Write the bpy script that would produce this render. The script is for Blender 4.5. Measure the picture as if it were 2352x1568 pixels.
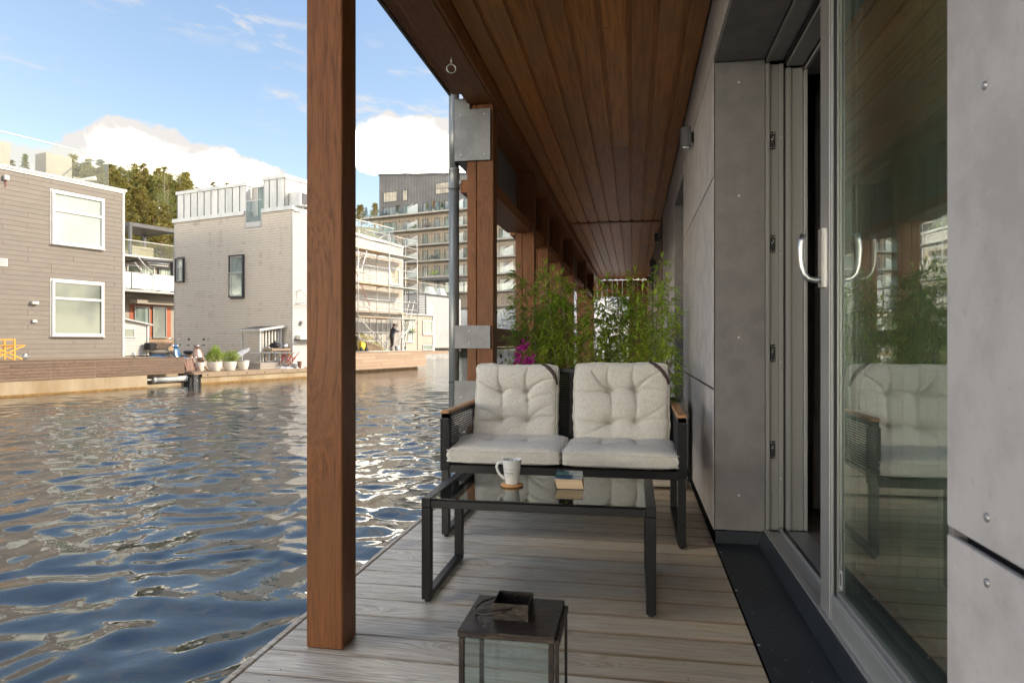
import bpy, bmesh, math, random
import numpy as np
from mathutils import Vector, Matrix, noise as mnoise

for o in list(bpy.data.objects): bpy.data.objects.remove(o, do_unlink=True)
S = bpy.context.scene
COL = S.collection
rnd = random.Random(7)

# ------------------------------------------------------------------ camera, light, exposure
cam_d = bpy.data.cameras.new('camera'); cam = bpy.data.objects.new('camera', cam_d); COL.objects.link(cam)
cam_d.lens = 24.0; cam_d.sensor_width = 36; cam_d.clip_start = .05; cam_d.clip_end = 3000
cam.location = (0, 0, 1.0); cam.rotation_euler = (math.radians(90), 0, math.atan(279.5/1567))
cam_d.dof.use_dof = True; cam_d.dof.focus_distance = 4.5; cam_d.dof.aperture_fstop = 9
S.camera = cam
QR = math.radians(16.5)                       # the quay opposite is turned by this angle
QN = Vector((math.cos(QR), -math.sin(QR), 0)); QT = Vector((math.sin(QR), math.cos(QR), 0))
SUN_EL = math.radians(31)
_a = math.radians(33)
sun_h = QN*math.cos(_a) + QT*math.sin(_a)
sun_dir = Vector((sun_h.x*math.cos(SUN_EL), sun_h.y*math.cos(SUN_EL), math.sin(SUN_EL)))
sd = bpy.data.lights.new('sun', 'SUN'); sd.energy = 2.0; sd.angle = math.radians(.5); sd.color = (1, .86, .66)
so = bpy.data.objects.new('sun', sd); COL.objects.link(so); so.location = (20, 10, 30)
so.rotation_euler = sun_dir.to_track_quat('Z', 'Y').to_euler()
S.view_settings.view_transform = 'Standard'; S.view_settings.look = 'None'
S.view_settings.exposure = 1.62; S.view_settings.gamma = 1; S.view_settings.use_curve_mapping = False

W = bpy.data.worlds.new('World'); S.world = W; W.use_nodes = True
nt = W.node_tree; nt.nodes.clear()
class G:                                      # tiny node graph helper
    def __init__(s, tree): s.t = tree
    def n(s, kind, ins=None, **props):
        d = s.t.nodes.new(kind)
        for k, v in props.items(): setattr(d, k, v)
        for k, v in (ins or {}).items(): s.put(d.inputs[k], v)
        return d
    def put(s, sock, v):
        if hasattr(v, 'is_output') or isinstance(v, bpy.types.NodeSocket): s.t.links.new(v, sock)
        elif isinstance(v, bpy.types.Node): s.t.links.new(v.outputs[0], sock)
        else:
            if isinstance(v, (tuple, list)) and len(v) == 3 and sock.type == 'RGBA': v = (*v, 1)
            sock.default_value = v
    def m(s, op, a, b=0.0, c=0.0, clamp=False):
        d = s.n('ShaderNodeMath', {0: a, 1: b, 2: c}, operation=op); d.use_clamp = clamp; return d.outputs[0]
    def vm(s, op, a, b=(0, 0, 0)):
        return s.n('ShaderNodeVectorMath', {0: a, 1: b}, operation=op).outputs[0]
    def noise(s, vec, scale, detail=3, rough=.5, dist=0.0, out='Fac'):
        return s.n('ShaderNodeTexNoise', {'Vector': vec, 'Scale': scale, 'Detail': detail, 'Roughness': rough, 'Distortion': dist}).outputs[out]
    def ramp(s, f, a, b, lo=0.0, hi=1.0):
        d = s.n('ShaderNodeMapRange', {0: f, 1: a, 2: b, 3: lo, 4: hi}, interpolation_type='SMOOTHSTEP'); return d.outputs[0]
    def mix(s, f, a, b, mode='MIX'):
        d = s.n('ShaderNodeMix', data_type='RGBA', blend_type=mode)
        s.put(d.inputs[0], f); s.put(d.inputs[6], a); s.put(d.inputs[7], b); return d.outputs[2]
    def val(s, f, col):                        # multiply a colour by a factor
        return s.n('ShaderNodeVectorMath', {0: col, 3: f}, operation='SCALE').outputs[0]

g = G(nt)
sky = g.n('ShaderNodeTexSky', sky_type='NISHITA', sun_disc=False)
sky.sun_elevation = SUN_EL; sky.sun_rotation = math.atan2(sun_dir.x, sun_dir.y)
sky.air_density = 1.0; sky.dust_density = 1.2; sky.ozone_density = 1.6
tc = g.n('ShaderNodeTexCoord').outputs['Generated']
sx = g.n('ShaderNodeSeparateXYZ', {0: tc})
X_, Y_, Z_ = sx.outputs
az = g.m('ARCTAN2', X_, Y_)
hl = g.m('SQRT', g.m('ADD', g.m('MULTIPLY', X_, X_), g.m('MULTIPLY', Y_, Y_)))
el = g.m('DIVIDE', Z_, g.m('MAXIMUM', hl, .05))
cv = g.n('ShaderNodeCombineXYZ', {0: az, 1: g.m('MULTIPLY', el, 1.25), 2: .37}).outputs[0]
n_big = g.noise(cv, 7, 2, .5); n_puff = g.noise(cv, 24, 5, .58); n_shade = g.noise(cv, 9, 6, .6, .4)
# the height of the cumulus bank over the whole horizon
fc = g.n('ShaderNodeFloatCurve', {'Value': g.m('DIVIDE', g.m('ADD', az, math.pi), 2*math.pi)})
c = fc.mapping.curves[0]
pts = [(-3.14, .16), (-2.6, .26), (-2.1, .14), (-1.7, .24), (-1.3, .15), (-1.05, .22), (-.90, .20), (-.82, .232), (-.76, .238), (-.735, .262),
       (-.70, .288), (-.66, .285), (-.60, .274), (-.55, .262), (-.51, .243), (-.475, .222), (-.44, .12), (-.40, .03), (-.2, .05), (.1, .17),
       (.5, .24), (.9, .13), (1.4, .20), (2.0, .12), (2.5, .22), (3.14, .16)]
for i, (a, v) in enumerate(pts):
    x = (a+math.pi)/(2*math.pi); y = v*2
    if i == 0: c.points[0].location = (0, y)
    elif i == len(pts)-1: c.points[-1].location = (1, y)
    else: c.points.new(x, y)
fc.mapping.update()
top = g.m('MULTIPLY', fc.outputs[0], .5)
pert = g.m('ADD', g.m('MULTIPLY', g.m('SUBTRACT', n_big, .5), .045), g.m('MULTIPLY', g.m('SUBTRACT', n_puff, .5), .055))
hA = g.m('ADD', g.m('SUBTRACT', top, el), pert)
mA = g.ramp(hA, -.001, .008)
# a second floating cloud
ex = g.m('DIVIDE', g.m('ADD', az, .27), .15); ey = g.m('DIVIDE', g.m('SUBTRACT', el, .285), .047)
eB = g.m('SUBTRACT', 1.0, g.m('ADD', g.m('POWER', g.m('ABSOLUTE', ex), 4.0), g.m('POWER', g.m('ABSOLUTE', ey), 2.0)))
hB = g.m('ADD', eB, g.m('MULTIPLY', g.m('SUBTRACT', n_puff, .5), 2.0)); mB = g.ramp(hB, -.15, .35)
# a cloud high up and thin wisps
ex2 = g.m('DIVIDE', g.m('ADD', az, .33), .13); ey2 = g.m('DIVIDE', g.m('SUBTRACT', el, .53), .045)
eC = g.m('SUBTRACT', 1.0, g.m('ADD', g.m('MULTIPLY', ex2, ex2), g.m('MULTIPLY', ey2, ey2)))
mC = g.ramp(g.m('ADD', eC, g.m('MULTIPLY', g.m('SUBTRACT', n_puff, .5), 2.2)), 0, .6)
cw = g.n('ShaderNodeCombineXYZ', {0: g.m('ADD', az, g.m('MULTIPLY', el, .8)), 1: g.m('MULTIPLY', el, 2.6), 2: 3.1}).outputs[0]
nw = g.noise(cw, 11, 7, .62, .3); nreg = g.noise(cv, 3.2, 1, .5)
mW = g.m('MULTIPLY', g.ramp(nw, .49, .70, 0, .8), g.m('MULTIPLY', g.ramp(nreg, .40, .55), g.m('MULTIPLY', g.ramp(el, .27, .34), g.ramp(el, 1.2, .7))))
# scattered cumulus above the view, all round, added to brighten the shaded deck
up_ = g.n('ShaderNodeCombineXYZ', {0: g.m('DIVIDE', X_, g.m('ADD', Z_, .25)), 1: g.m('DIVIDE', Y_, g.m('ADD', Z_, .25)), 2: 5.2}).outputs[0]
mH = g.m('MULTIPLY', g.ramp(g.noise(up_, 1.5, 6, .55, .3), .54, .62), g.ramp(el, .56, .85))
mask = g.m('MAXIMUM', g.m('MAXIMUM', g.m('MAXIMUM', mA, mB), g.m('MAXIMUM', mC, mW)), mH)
lit = g.ramp(g.m('ADD', g.m('MULTIPLY', hA, 5.5), g.m('MULTIPLY', g.m('SUBTRACT', n_shade, .5), 1.7)), .15, 1.1)
litB = g.ramp(g.m('ADD', g.m('MULTIPLY', ey, -.5), g.m('MULTIPLY', g.m('SUBTRACT', n_shade, .5), 1.7)), -.35, .55)
gr = g.m('MULTIPLY', g.m('MAXIMUM', g.m('MULTIPLY', lit, mA), g.m('MULTIPLY', litB, mB)), 1.0)
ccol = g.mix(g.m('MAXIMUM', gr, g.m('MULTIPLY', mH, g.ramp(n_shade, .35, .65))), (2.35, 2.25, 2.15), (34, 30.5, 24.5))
haze = g.m('ADD', g.ramp(el, .36, 0.0, 0, .20), g.ramp(az, -.55, -1.0, 0, .10))
skyc = g.mix(haze, g.mix(1.0, sky.outputs[0], g.mix(g.ramp(el, .35, .9), (.86, .79, .71), (.84, .93, 1.04)), 'MULTIPLY'), (2.45, 2.5, 2.5))
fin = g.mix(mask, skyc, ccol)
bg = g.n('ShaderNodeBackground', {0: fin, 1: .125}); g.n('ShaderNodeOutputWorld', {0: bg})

# ------------------------------------------------------------------ materials
def newmat(name):
    m = bpy.data.materials.new(name); m.use_nodes = True; m.node_tree.nodes.clear(); return m, G(m.node_tree)
def pbsdf(gg, **k):
    names = dict(color='Base Color', rough='Roughness', metal='Metallic', normal='Normal', ior='IOR', spec='Specular IOR Level',
                 coat='Coat Weight', coatr='Coat Roughness', sss='Subsurface Weight', sheen='Sheen Weight', alpha='Alpha', trans='Transmission Weight')
    d = gg.n('ShaderNodeBsdfPrincipled')
    for kk, v in k.items(): gg.put(d.inputs[names[kk]], v)
    return d
def objco(gg, rand=True):
    o = gg.n('ShaderNodeTexCoord').outputs['Object']
    if rand:
        r = gg.n('ShaderNodeObjectInfo').outputs['Random']
        o = gg.vm('ADD', o, gg.n('ShaderNodeCombineXYZ', {0: gg.m('MULTIPLY', r, 37), 1: gg.m('MULTIPLY', r, 91), 2: gg.m('MULTIPLY', r, 53)}).outputs[0])
    return o
def out(gg, sh): gg.n('ShaderNodeOutputMaterial', {0: sh})
def hexv(*c): return c
def plain(name, c, rough=.5, metal=0., var=.10, scale=6, stretch=(1, 1, 1), bump=0., bscale=40, c2=None, lo=.35, hi=.65, spec=.5, coat=0., rvar=.08, tone=.06):
    m, gg = newmat(name)
    o = objco(gg); v = gg.vm('MULTIPLY', o, stretch)
    n1 = gg.noise(v, scale, 4, .55)
    c2 = c2 or tuple(x*(1-var*2) for x in c)
    f = gg.ramp(n1, lo, hi)
    col = gg.mix(f, c, c2)
    n2 = gg.noise(v, scale*5.3, 3, .6)
    col = gg.val(gg.ramp(n2, .25, .75, 1-var*.6, 1+var*.6), col)
    r = gg.n('ShaderNodeObjectInfo').outputs['Random']
    col = gg.val(gg.m('ADD', 1-tone, gg.m('MULTIPLY', r, 2*tone)), col)
    rr = gg.m('ADD', rough-rvar/2, gg.m('MULTIPLY', n2, rvar), clamp=True)
    k = dict(color=col, rough=rr, metal=metal, spec=spec, coat=coat)
    if bump:
        k['normal'] = gg.n('ShaderNodeBump', {'Height': gg.noise(v, bscale, 4, .6), 'Strength': bump, 'Distance': .01}).outputs[0]
    out(gg, pbsdf(gg, **k)); return m
def woodmat(name, ca, cb, cc, axis='z', rough=.5, ring=14, knot=1.0, bump=.25, tone=.10, coat=0., kd=.45, fine=1.0):
    """sawn wood, grain along the given local axis: ca light, cb dark grain, cc blotches"""
    m, gg = newmat(name)
    o = objco(gg)
    st = {'x': (1, 14, 14), 'y': (14, 1, 14), 'z': (14, 14, 1)}[axis]
    st2 = {'x': (1.3, 6, 6), 'y': (6, 1.3, 6), 'z': (6, 6, 1.3)}[axis]
    kv = gg.vm('MULTIPLY', o, st2)
    vo = gg.n('ShaderNodeTexVoronoi', {'Vector': kv, 'Scale': 1.0*knot, 'Randomness': 1.0}, feature='F1')
    d = vo.outputs['Distance']
    warp = gg.ramp(d, .0, .5, 1, 0)
    v = gg.vm('MULTIPLY', o, st)
    wv = gg.vm('ADD', v, gg.n('ShaderNodeCombineXYZ', {0: gg.m('MULTIPLY', warp, 2.0), 1: gg.m('MULTIPLY', warp, 1.6), 2: gg.m('MULTIPLY', warp, 1.3)}).outputs[0])
    g1 = gg.noise(wv, 1.3, 3, .5, .6)
    rings = gg.m('SINE', gg.m('MULTIPLY', g1, ring*3.2))
    fineg = gg.noise(wv, 9*fine, 4, .65)
    f = gg.m('ADD', gg.m('MULTIPLY', gg.ramp(rings, -.2, 1), .45), gg.m('MULTIPLY', gg.ramp(fineg, .42, .66), .6), clamp=True)
    col = gg.mix(f, ca, cb)
    bl = gg.noise(o, 1.7, 4, .6); col = gg.mix(gg.ramp(bl, .45, .75, 0, .7), col, cc)
    kn = gg.ramp(d, .045, .11, kd, 0)
    kr = gg.m('MULTIPLY', gg.ramp(gg.m('SINE', gg.m('MULTIPLY', d, 95)), .2, 1, 0, .35), gg.ramp(d, .3, .08))
    col = gg.mix(gg.m('MAXIMUM', kn, kr), col, tuple(x*.35 for x in cb))
    r = gg.n('ShaderNodeObjectInfo').outputs['Random']
    col = gg.val(gg.m('ADD', 1-tone, gg.m('MULTIPLY', r, 2*tone)), col)
    bp = gg.n('ShaderNodeBump', {'Height': gg.m('ADD', gg.m('MULTIPLY', f, -1), gg.m('MULTIPLY', kn, -1)), 'Strength': bump, 'Distance': .002}).outputs[0]
    out(gg, pbsdf(gg, color=col, rough=gg.m('ADD', rough-.02, gg.m('MULTIPLY', fineg, .16)), normal=bp, spec=.22, coat=coat*.15)); return m

def deckmat():
    m, gg = newmat('weathered_deck')
    o = objco(gg); o0 = gg.n('ShaderNodeTexCoord').outputs['Object']
    kv = gg.vm('MULTIPLY', o, (1.5, 6.5, .01))
    vo = gg.n('ShaderNodeTexVoronoi', {'Vector': kv, 'Scale': 1.0, 'Randomness': 1.0}, feature='F1'); d = vo.outputs['Distance']
    sel = gg.m('GREATER_THAN', gg.n('ShaderNodeSeparateColor', {0: vo.outputs['Color']}).outputs[0], .45)
    warp = gg.m('MULTIPLY', gg.ramp(d, 0, .5, 1, 0), sel)
    v = gg.vm('MULTIPLY', o, (.9, 16, 8))
    wv = gg.vm('ADD', v, gg.n('ShaderNodeCombineXYZ', {0: 0, 1: gg.m('MULTIPLY', warp, 2.4), 2: 0}).outputs[0])
    g1 = gg.noise(wv, 1.0, 2, .45, .5)
    rings = gg.ramp(gg.m('SINE', gg.m('MULTIPLY', g1, 62)), .1, 1)
    fg = gg.noise(wv, 8, 5, .68); streak = gg.noise(gg.vm('MULTIPLY', o, (.5, 26, 1)), 2.2, 3, .6)
    grey = gg.mix(gg.m('ADD', gg.m('MULTIPLY', rings, .35), gg.m('MULTIPLY', gg.ramp(fg, .42, .66), .75), clamp=True), (.66, .615, .53), (.34, .295, .225))
    pos = gg.n('ShaderNodeNewGeometry').outputs['Position']; px = gg.n('ShaderNodeSeparateXYZ', {0: pos})
    wn = gg.noise(gg.vm('MULTIPLY', o, (1.3, 5, 1)), 1.5, 4, .6)
    warmf = gg.m('MULTIPLY', gg.ramp(gg.m('ADD', px.outputs[0], gg.m('MULTIPLY', wn, .9)), -.25, .65), .62)
    col = gg.mix(warmf, grey, gg.mix(gg.ramp(streak, .4, .65), (.55, .405, .245), (.40, .29, .18)))
    col = gg.mix(gg.ramp(gg.noise(o, 2.6, 4, .6), .5, .8, 0, .45), col, (.26, .255, .25))
    ly = gg.m('ABSOLUTE', gg.n('ShaderNodeSeparateXYZ', {0: o0}).outputs[1])
    edge = gg.m('MULTIPLY', gg.ramp(gg.m('ADD', ly, gg.m('MULTIPLY', wn, .012)), .068, .082), gg.ramp(px.outputs[0], -1.0, .2, .35, .9))
    col = gg.mix(edge, col, (.25, .15, .07))
    kn = gg.m('MULTIPLY', gg.ramp(d, .05, .12, .8, 0), sel)
    kr = gg.m('MULTIPLY', gg.m('MULTIPLY', gg.ramp(gg.m('SINE', gg.m('MULTIPLY', d, 120)), .2, 1, 0, .5), gg.ramp(d, .3, .06)), sel)
    col = gg.mix(gg.m('MAXIMUM', kn, kr), col, (.11, .09, .07))
    ck = gg.ramp(gg.noise(gg.vm('MULTIPLY', o, (1.1, 34, 1)), 1.7, 4, .7, .2), .66, .71)
    col = gg.mix(gg.m('MULTIPLY', ck, .55), col, (.10, .085, .07))
    r = gg.n('ShaderNodeObjectInfo').outputs['Random']; col = gg.val(gg.m('ADD', .87, gg.m('MULTIPLY', r, .24)), col)
    hgt = gg.m('SUBTRACT', gg.m('MULTIPLY', fg, .5), gg.m('ADD', ck, gg.m('MULTIPLY', rings, .3)))
    bp = gg.n('ShaderNodeBump', {'Height': hgt, 'Strength': .35, 'Distance': .003}).outputs[0]
    out(gg, pbsdf(gg, color=col, rough=gg.ramp(fg, .3, .7, .42, .62), normal=bp, spec=.45)); return m

def panelmat(name, a, b, rough=.6):
    m, gg = newmat(name); o = objco(gg)
    n1 = gg.noise(o, 9, 5, .62); n2 = gg.noise(o, 70, 3, .6); n3 = gg.noise(gg.vm('MULTIPLY', o, (3, 3, .7)), 2.0, 3, .5)
    col = gg.mix(gg.ramp(n1, .36, .66), a, b)
    col = gg.mix(gg.ramp(n3, .5, .75, 0, .30), col, tuple(x*.72 for x in b))
    col = gg.mix(gg.ramp(n2, .60, .74, 0, .25), col, tuple(x*.6 for x in b))
    col = gg.mix(gg.ramp(n2, .40, .28, 0, .20), col, tuple(min(1, x*1.3) for x in a))
    r = gg.n('ShaderNodeObjectInfo').outputs['Random']; col = gg.val(gg.m('ADD', .95, gg.m('MULTIPLY', r, .10)), col)
    bp = gg.n('ShaderNodeBump', {'Height': n2, 'Strength': .12, 'Distance': .002}).outputs[0]
    out(gg, pbsdf(gg, color=col, rough=rough, normal=bp, spec=.4)); return m

def ceilmat():
    m, gg = newmat('brown_stained_ceiling'); o = objco(gg)
    f1 = gg.noise(gg.vm('MULTIPLY', o, (4.5, 26, 1)), 1.2, 4, .7, .8)      # dark chatter marks across the board
    f2 = gg.noise(gg.vm('MULTIPLY', o, (40, 1.6, 1)), 1.5, 4, .6)
    f3 = gg.noise(o, .9, 4, .6)
    col = gg.mix(gg.ramp(f2, .35, .7), (.56, .225, .058), (.33, .125, .032))
    col = gg.mix(gg.ramp(f3, .38, .68, 0, .7), col, (.34, .185, .088))
    dark = gg.m('MULTIPLY', gg.ramp(f1, .64, .74, 0, .75), gg.ramp(gg.noise(o, 2.3, 3, .6), .40, .58))
    col = gg.mix(dark, col, (.035, .017, .010))
    r = gg.n('ShaderNodeObjectInfo').outputs['Random']; col = gg.val(gg.m('ADD', .85, gg.m('MULTIPLY', r, .30)), col)
    bp = gg.n('ShaderNodeBump', {'Height': f2, 'Strength': .15, 'Distance': .002}).outputs[0]
    out(gg, pbsdf(gg, color=col, rough=.50, normal=bp, spec=.22)); return m

def glassmat(name, tint=(.9, .96, .93), boost=1.0, rough=0.0, refl=None):
    m, gg = newmat(name)
    fr = gg.n('ShaderNodeFresnel', {'IOR': 1.52}).outputs[0]
    if refl is not None: fr = gg.m('ADD', fr, refl, clamp=True)
    fr = gg.m('MULTIPLY', fr, boost*1.8, clamp=True)
    fr = gg.m('MULTIPLY', fr, gg.m('SUBTRACT', 1.0, gg.n('ShaderNodeNewGeometry').outputs['Backfacing']))
    tint = tuple(q**.5 for q in tint)
    t = gg.n('ShaderNodeBsdfTransparent', {0: tint}); gl = gg.n('ShaderNodeBsdfGlossy', {0: (.95, 1, .98, 1), 'Roughness': rough})
    mx = gg.n('ShaderNodeMixShader', {0: fr, 1: t, 2: gl}); out(gg, mx); return m
def winmat(name, a, b, refl=.0, scale=1.2, curtain=False):
    """window of a far house: colour seen behind or mirrored in the glass, under a reflecting sheet"""
    m, gg = newmat(name); o = objco(gg)
    v = gg.vm('MULTIPLY', o, (1, 1, .6)) if not curtain else gg.vm('MULTIPLY', o, (9, 9, .25))
    col = gg.mix(gg.ramp(gg.noise(v, scale, 2, .5), .38, .62), a, b)
    d = pbsdf(gg, color=col, rough=.6, spec=0.0)
    fr = gg.m('ADD', gg.n('ShaderNodeFresnel', {'IOR': 1.52}).outputs[0], refl, clamp=True)
    gl = gg.n('ShaderNodeBsdfGlossy', {0: (.92, .97, .95, 1), 'Roughness': .01})
    out(gg, gg.n('ShaderNodeMixShader', {0: fr, 1: d, 2: gl})); return m

def fabricmat():
    m, gg = newmat('melange_linen'); o = objco(gg)
    w1 = gg.noise(gg.vm('MULTIPLY', o, (1.0, .10, 1.0)), 430, 1, .5); w2 = gg.noise(gg.vm('MULTIPLY', o, (.10, 1.0, 1.0)), 430, 1, .5)
    f = gg.m('MULTIPLY', gg.m('ADD', w1, w2), .5)
    col = gg.mix(gg.ramp(f, .38, .60), (.67, .645, .59), (.52, .495, .445))
    col = gg.mix(gg.ramp(gg.noise(o, 5, 3, .5), .5, .8, 0, .25), col, (.42, .40, .36))
    bp = gg.n('ShaderNodeBump', {'Height': f, 'Strength': .35, 'Distance': .0015}).outputs[0]
    bp = gg.n('ShaderNodeBump', {'Height': gg.noise(o, 14, 4, .6, .5), 'Strength': .28, 'Distance': .012, 'Normal': bp}).outputs[0]
    out(gg, pbsdf(gg, color=col, rough=.9, normal=bp, spec=.2, sheen=.2)); return m

def leafmat(name, a, b, c, tr=.35):
    m, gg = newmat(name)
    pos = gg.n('ShaderNodeTexCoord').outputs['Object']
    n1 = gg.noise(pos, 3.1, 3, .6); n2 = gg.noise(pos, 31, 2, .6)
    col = gg.mix(gg.ramp(n1, .38, .64), a, b); col = gg.mix(gg.ramp(n2, .55, .72, 0, .8), col, c)
    r = gg.n('ShaderNodeObjectInfo').outputs['Random']; col = gg.val(gg.m('ADD', .78, gg.m('MULTIPLY', r, .44)), col)
    d = pbsdf(gg, color=col, rough=.45, spec=.35)
    t = gg.n('ShaderNodeBsdfTranslucent', {0: gg.val(1.2, col)})
    out(gg, gg.n('ShaderNodeMixShader', {0: tr, 1: d, 2: t})); return m

def watermat():
    m, gg = newmat('canal_water')
    pos = gg.n('ShaderNodeNewGeometry').outputs['Position']
    v = gg.vm('MULTIPLY', pos, (1, 1.15, 1))
    n1 = gg.noise(v, 3.4, 3, .5, .4); n2 = gg.noise(v, 9.0, 2, .5, .3)
    dist = gg.n('ShaderNodeCameraData').outputs['View Distance']
    h = gg.m('ADD', n1, gg.m('MULTIPLY', n2, .12))
    py = gg.n('ShaderNodeSeparateXYZ', {0: pos}).outputs[1]
    bp = gg.n('ShaderNodeBump', {'Height': h, 'Strength': gg.ramp(py, 10, 34, .05, .24), 'Distance': .12}).outputs[0]
    d = pbsdf(gg, color=(.024, .034, .036), rough=.008, normal=bp, ior=1.48, spec=.62)
    out(gg, d); return m

def wallsid(name, a, b, stain, sc=1.0, amount=.6):
    m, gg = newmat(name); o = objco(gg, False)
    n1 = gg.noise(gg.vm('MULTIPLY', o, (.9, .9, 3.2)), 1.1*sc, 5, .65, .3); n2 = gg.noise(gg.vm('MULTIPLY', o, (2.4, 2.4, .45)), 1.6*sc, 5, .65)
    n3 = gg.noise(gg.vm('MULTIPLY', o, (6, 6, 40)), 1.0, 3, .6)
    col = gg.mix(gg.ramp(n3, .35, .65), a, b)
    col = gg.mix(gg.m('MULTIPLY', gg.ramp(n1, .48, .72), gg.ramp(n2, .42, .64, 0, amount)), col, stain)
    out(gg, pbsdf(gg, color=col, rough=.62)); return m

M = {}
M['post'] = woodmat('red_brown_stain', (.215, .080, .026), (.115, .042, .014), (.165, .075, .032), 'z', .42, 16, .55, .30, .07, .12, .5)
M['beam'] = woodmat('red_brown_stain_beam', (.30, .118, .038), (.18, .068, .023), (.24, .12, .056), 'y', .45, 14, .5, .25, .07, .08, .5)
M['ceil'] = ceilmat(); M['deck'] = deckmat()
M['panel'] = panelmat('fibre_cement_panel', (.52, .49, .47), (.42, .39, .375))
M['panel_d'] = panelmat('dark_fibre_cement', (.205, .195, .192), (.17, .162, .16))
M['panel_w'] = woodmat('washed_wood_cladding', (.40, .34, .27), (.29, .24, .19), (.34, .31, .28), 'z', .6, 10, .5, .2, .08, 0, .4)
M['alu'] = plain('grey_lacquered_aluminium', (.28, .28, .268), .36, .25, .05, 3, (1, 1, .1), tone=.02)
M['alu_l'] = plain('light_lacquered_aluminium', (.40, .40, .39), .34, .40, .04, 3, (1, 1, .1), tone=.02)
M['steel'] = plain('brushed_steel', (.60, .60, .60), .32, 1., .04, 8, (1, 1, .1))
M['rubber'] = plain('black_rubber', (.012, .012, .013), .6)
M['dark'] = plain('dark_gap', (.02, .018, .017), .8)
M['flash'] = plain('dark_blue_flashing', (.028, .036, .046), .40, .2, .12, 3, spec=.4, c2=(.020, .026, .034))
M['black'] = plain('black_powder_coat', (.010, .0105, .012), .42, 0., .08, 20, spec=.28)
M['rope'] = plain('charcoal_rope', (.022, .022, .025), .7, bump=.5, bscale=500)
M['teak'] = woodmat('teak_slat', (.50, .27, .13), (.36, .18, .08), (.42, .24, .13), 'y', .45, 8, .3, .2, .05, 0, .2)
M['fabric'] = fabricmat()
M['leather'] = plain('brown_leather', (.06, .028, .024), .5, bump=.3, bscale=300)
M['tglass'] = glassmat('smoked_table_glass', (.06, .06, .062), .62, 0.0, .02)
M['dglass'] = glassmat('door_glass', (.86, .93, .89), 1.05, 0.0, .012)
M['lglass'] = glassmat('lantern_glass', (.80, .88, .87), 1.0, 0.0, .02)
M['rglass'] = glassmat('railing_glass', (.87, .92, .90), .5, 0.0, .0)
M['fglass'] = plain('frosted_glass', (.78, .82, .80), .25, tone=.02, var=.04)
M['iron'] = plain('blackened_iron', (.030, .026, .024), .42, .55, .25, 14, bump=.25, bscale=60, c2=(.052, .040, .032))
M['zinc'] = plain('zinc_sheet', (.175, .18, .185), .45, .35, .12, 9, bump=.05, c2=(.135, .14, .145))
M['pipe'] = plain('grey_downpipe', (.22, .235, .235), .36, .35, .08, 3, (1, 1, .2))
M['ceramic'] = plain('white_glazed_china', (.80, .79, .76), .12, spec=.6, var=.01, tone=0, coat=.4)
M['ink'] = plain('black_print', (.02, .02, .02), .5)
M['cork'] = woodmat('bamboo_coaster', (.60, .33, .14), (.50, .26, .10), (.55, .30, .13), 'x', .5, 6, .3, .1, .02, 0, .1)
M['paper'] = plain('page_edges', (.66, .50, .32), .8, 0, .10, 2, (1, 1, 120), c2=(.56, .40, .24), tone=0)
M['curtain'] = plain('dark_grey_curtain', (.20, .185, .185), .85, var=.1)
M['curtain_g'] = plain('greenish_sheer_curtain', (.23, .215, .165), .85, var=.1)
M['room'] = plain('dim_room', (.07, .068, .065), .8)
M['roomfloor'] = plain('room_parquet', (.20, .16, .13), .5)
M['bamboo'] = leafmat('bamboo_leaf', (.36, .48, .055), (.20, .35, .035), (.60, .52, .10))
M['cane'] = plain('bamboo_cane', (.16, .15, .06), .5, c2=(.22, .14, .07))
M['magenta'] = leafmat('magenta_petal', (.42, .02, .25), (.26, .01, .16), (.55, .07, .36), .3)
M['twig'] = plain('rusty_twig', (.26, .13, .06), .7)
M['planter'] = woodmat('grey_planter_wood', (.38, .34, .29), (.26, .22, .18), (.32, .28, .24), 'x', .7)
M['water'] = watermat()
M['conc'] = plain('quay_concrete', (.33, .26, .165), .75, 0, .12, 1.1, (1, 1, .22), bump=.3, bscale=8, c2=(.235, .155, .075), lo=.4, hi=.7)
M['conc_g'] = plain('grey_concrete', (.36, .35, .33), .8, 0, .12, 2, bump=.3, bscale=12)
M['algae'] = plain('ochre_algae_band', (.24, .13, .03), .8, 0, .2, 6, bump=.6, bscale=20, c2=(.16, .085, .02))
M['bulw'] = woodmat('weathered_brown_bulwark', (.185, .125, .088), (.10, .066, .046), (.15, .105, .08), 'y', .6, 12, .45, .3, .10, 0, .4)
M['bulw2'] = woodmat('pale_wood_bulwark', (.40, .285, .195), (.29, .20, .135), (.34, .24, .165), 'y', .6, 12, .45, .3, .10, 0, .3)
M['qdeck'] = woodmat('pale_quay_deck', (.31, .235, .155), (.22, .16, .10), (.27, .20, .145), 'x', .6, 10, .5, .3, .08, 0, .3)
M['taupe'] = plain('taupe_fibre_siding', (.158, .134, .110), .62, 0, .04, 2, tone=.035)
M['whitep'] = plain('white_lacquer', (.52, .51, .485), .4, 0, .03, 3, tone=.01)
M['whites'] = wallsid('white_siding_paint', (.46, .44, .405), (.41, .395, .365), (.38, .355, .30), 1, .45)
M['greys'] = wallsid('stained_pale_siding', (.64, .565, .465), (.56, .495, .405), (.30, .225, .165), .7, .8)
M['beige'] = wallsid('beige_siding', (.43, .36, .285), (.38, .32, .255), (.31, .25, .19), 1, .4)
M['metalw'] = plain('pale_standing_seam', (.60, .60, .58), .45, .3, .10, 1.5, (1, 1, .3), c2=(.45, .46, .45), lo=.45, hi=.75)
M['metalb'] = plain('seam_line', (.25, .25, .24), .5, .3)
M['olive'] = wallsid('grey_olive_siding', (.33, .29, .23), (.29, .255, .20), (.24, .20, .15), 1, .3)
M['orange'] = plain('orange_red_siding', (.42, .115, .045), .55, 0, .08, 4, (1, 1, 4))
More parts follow.
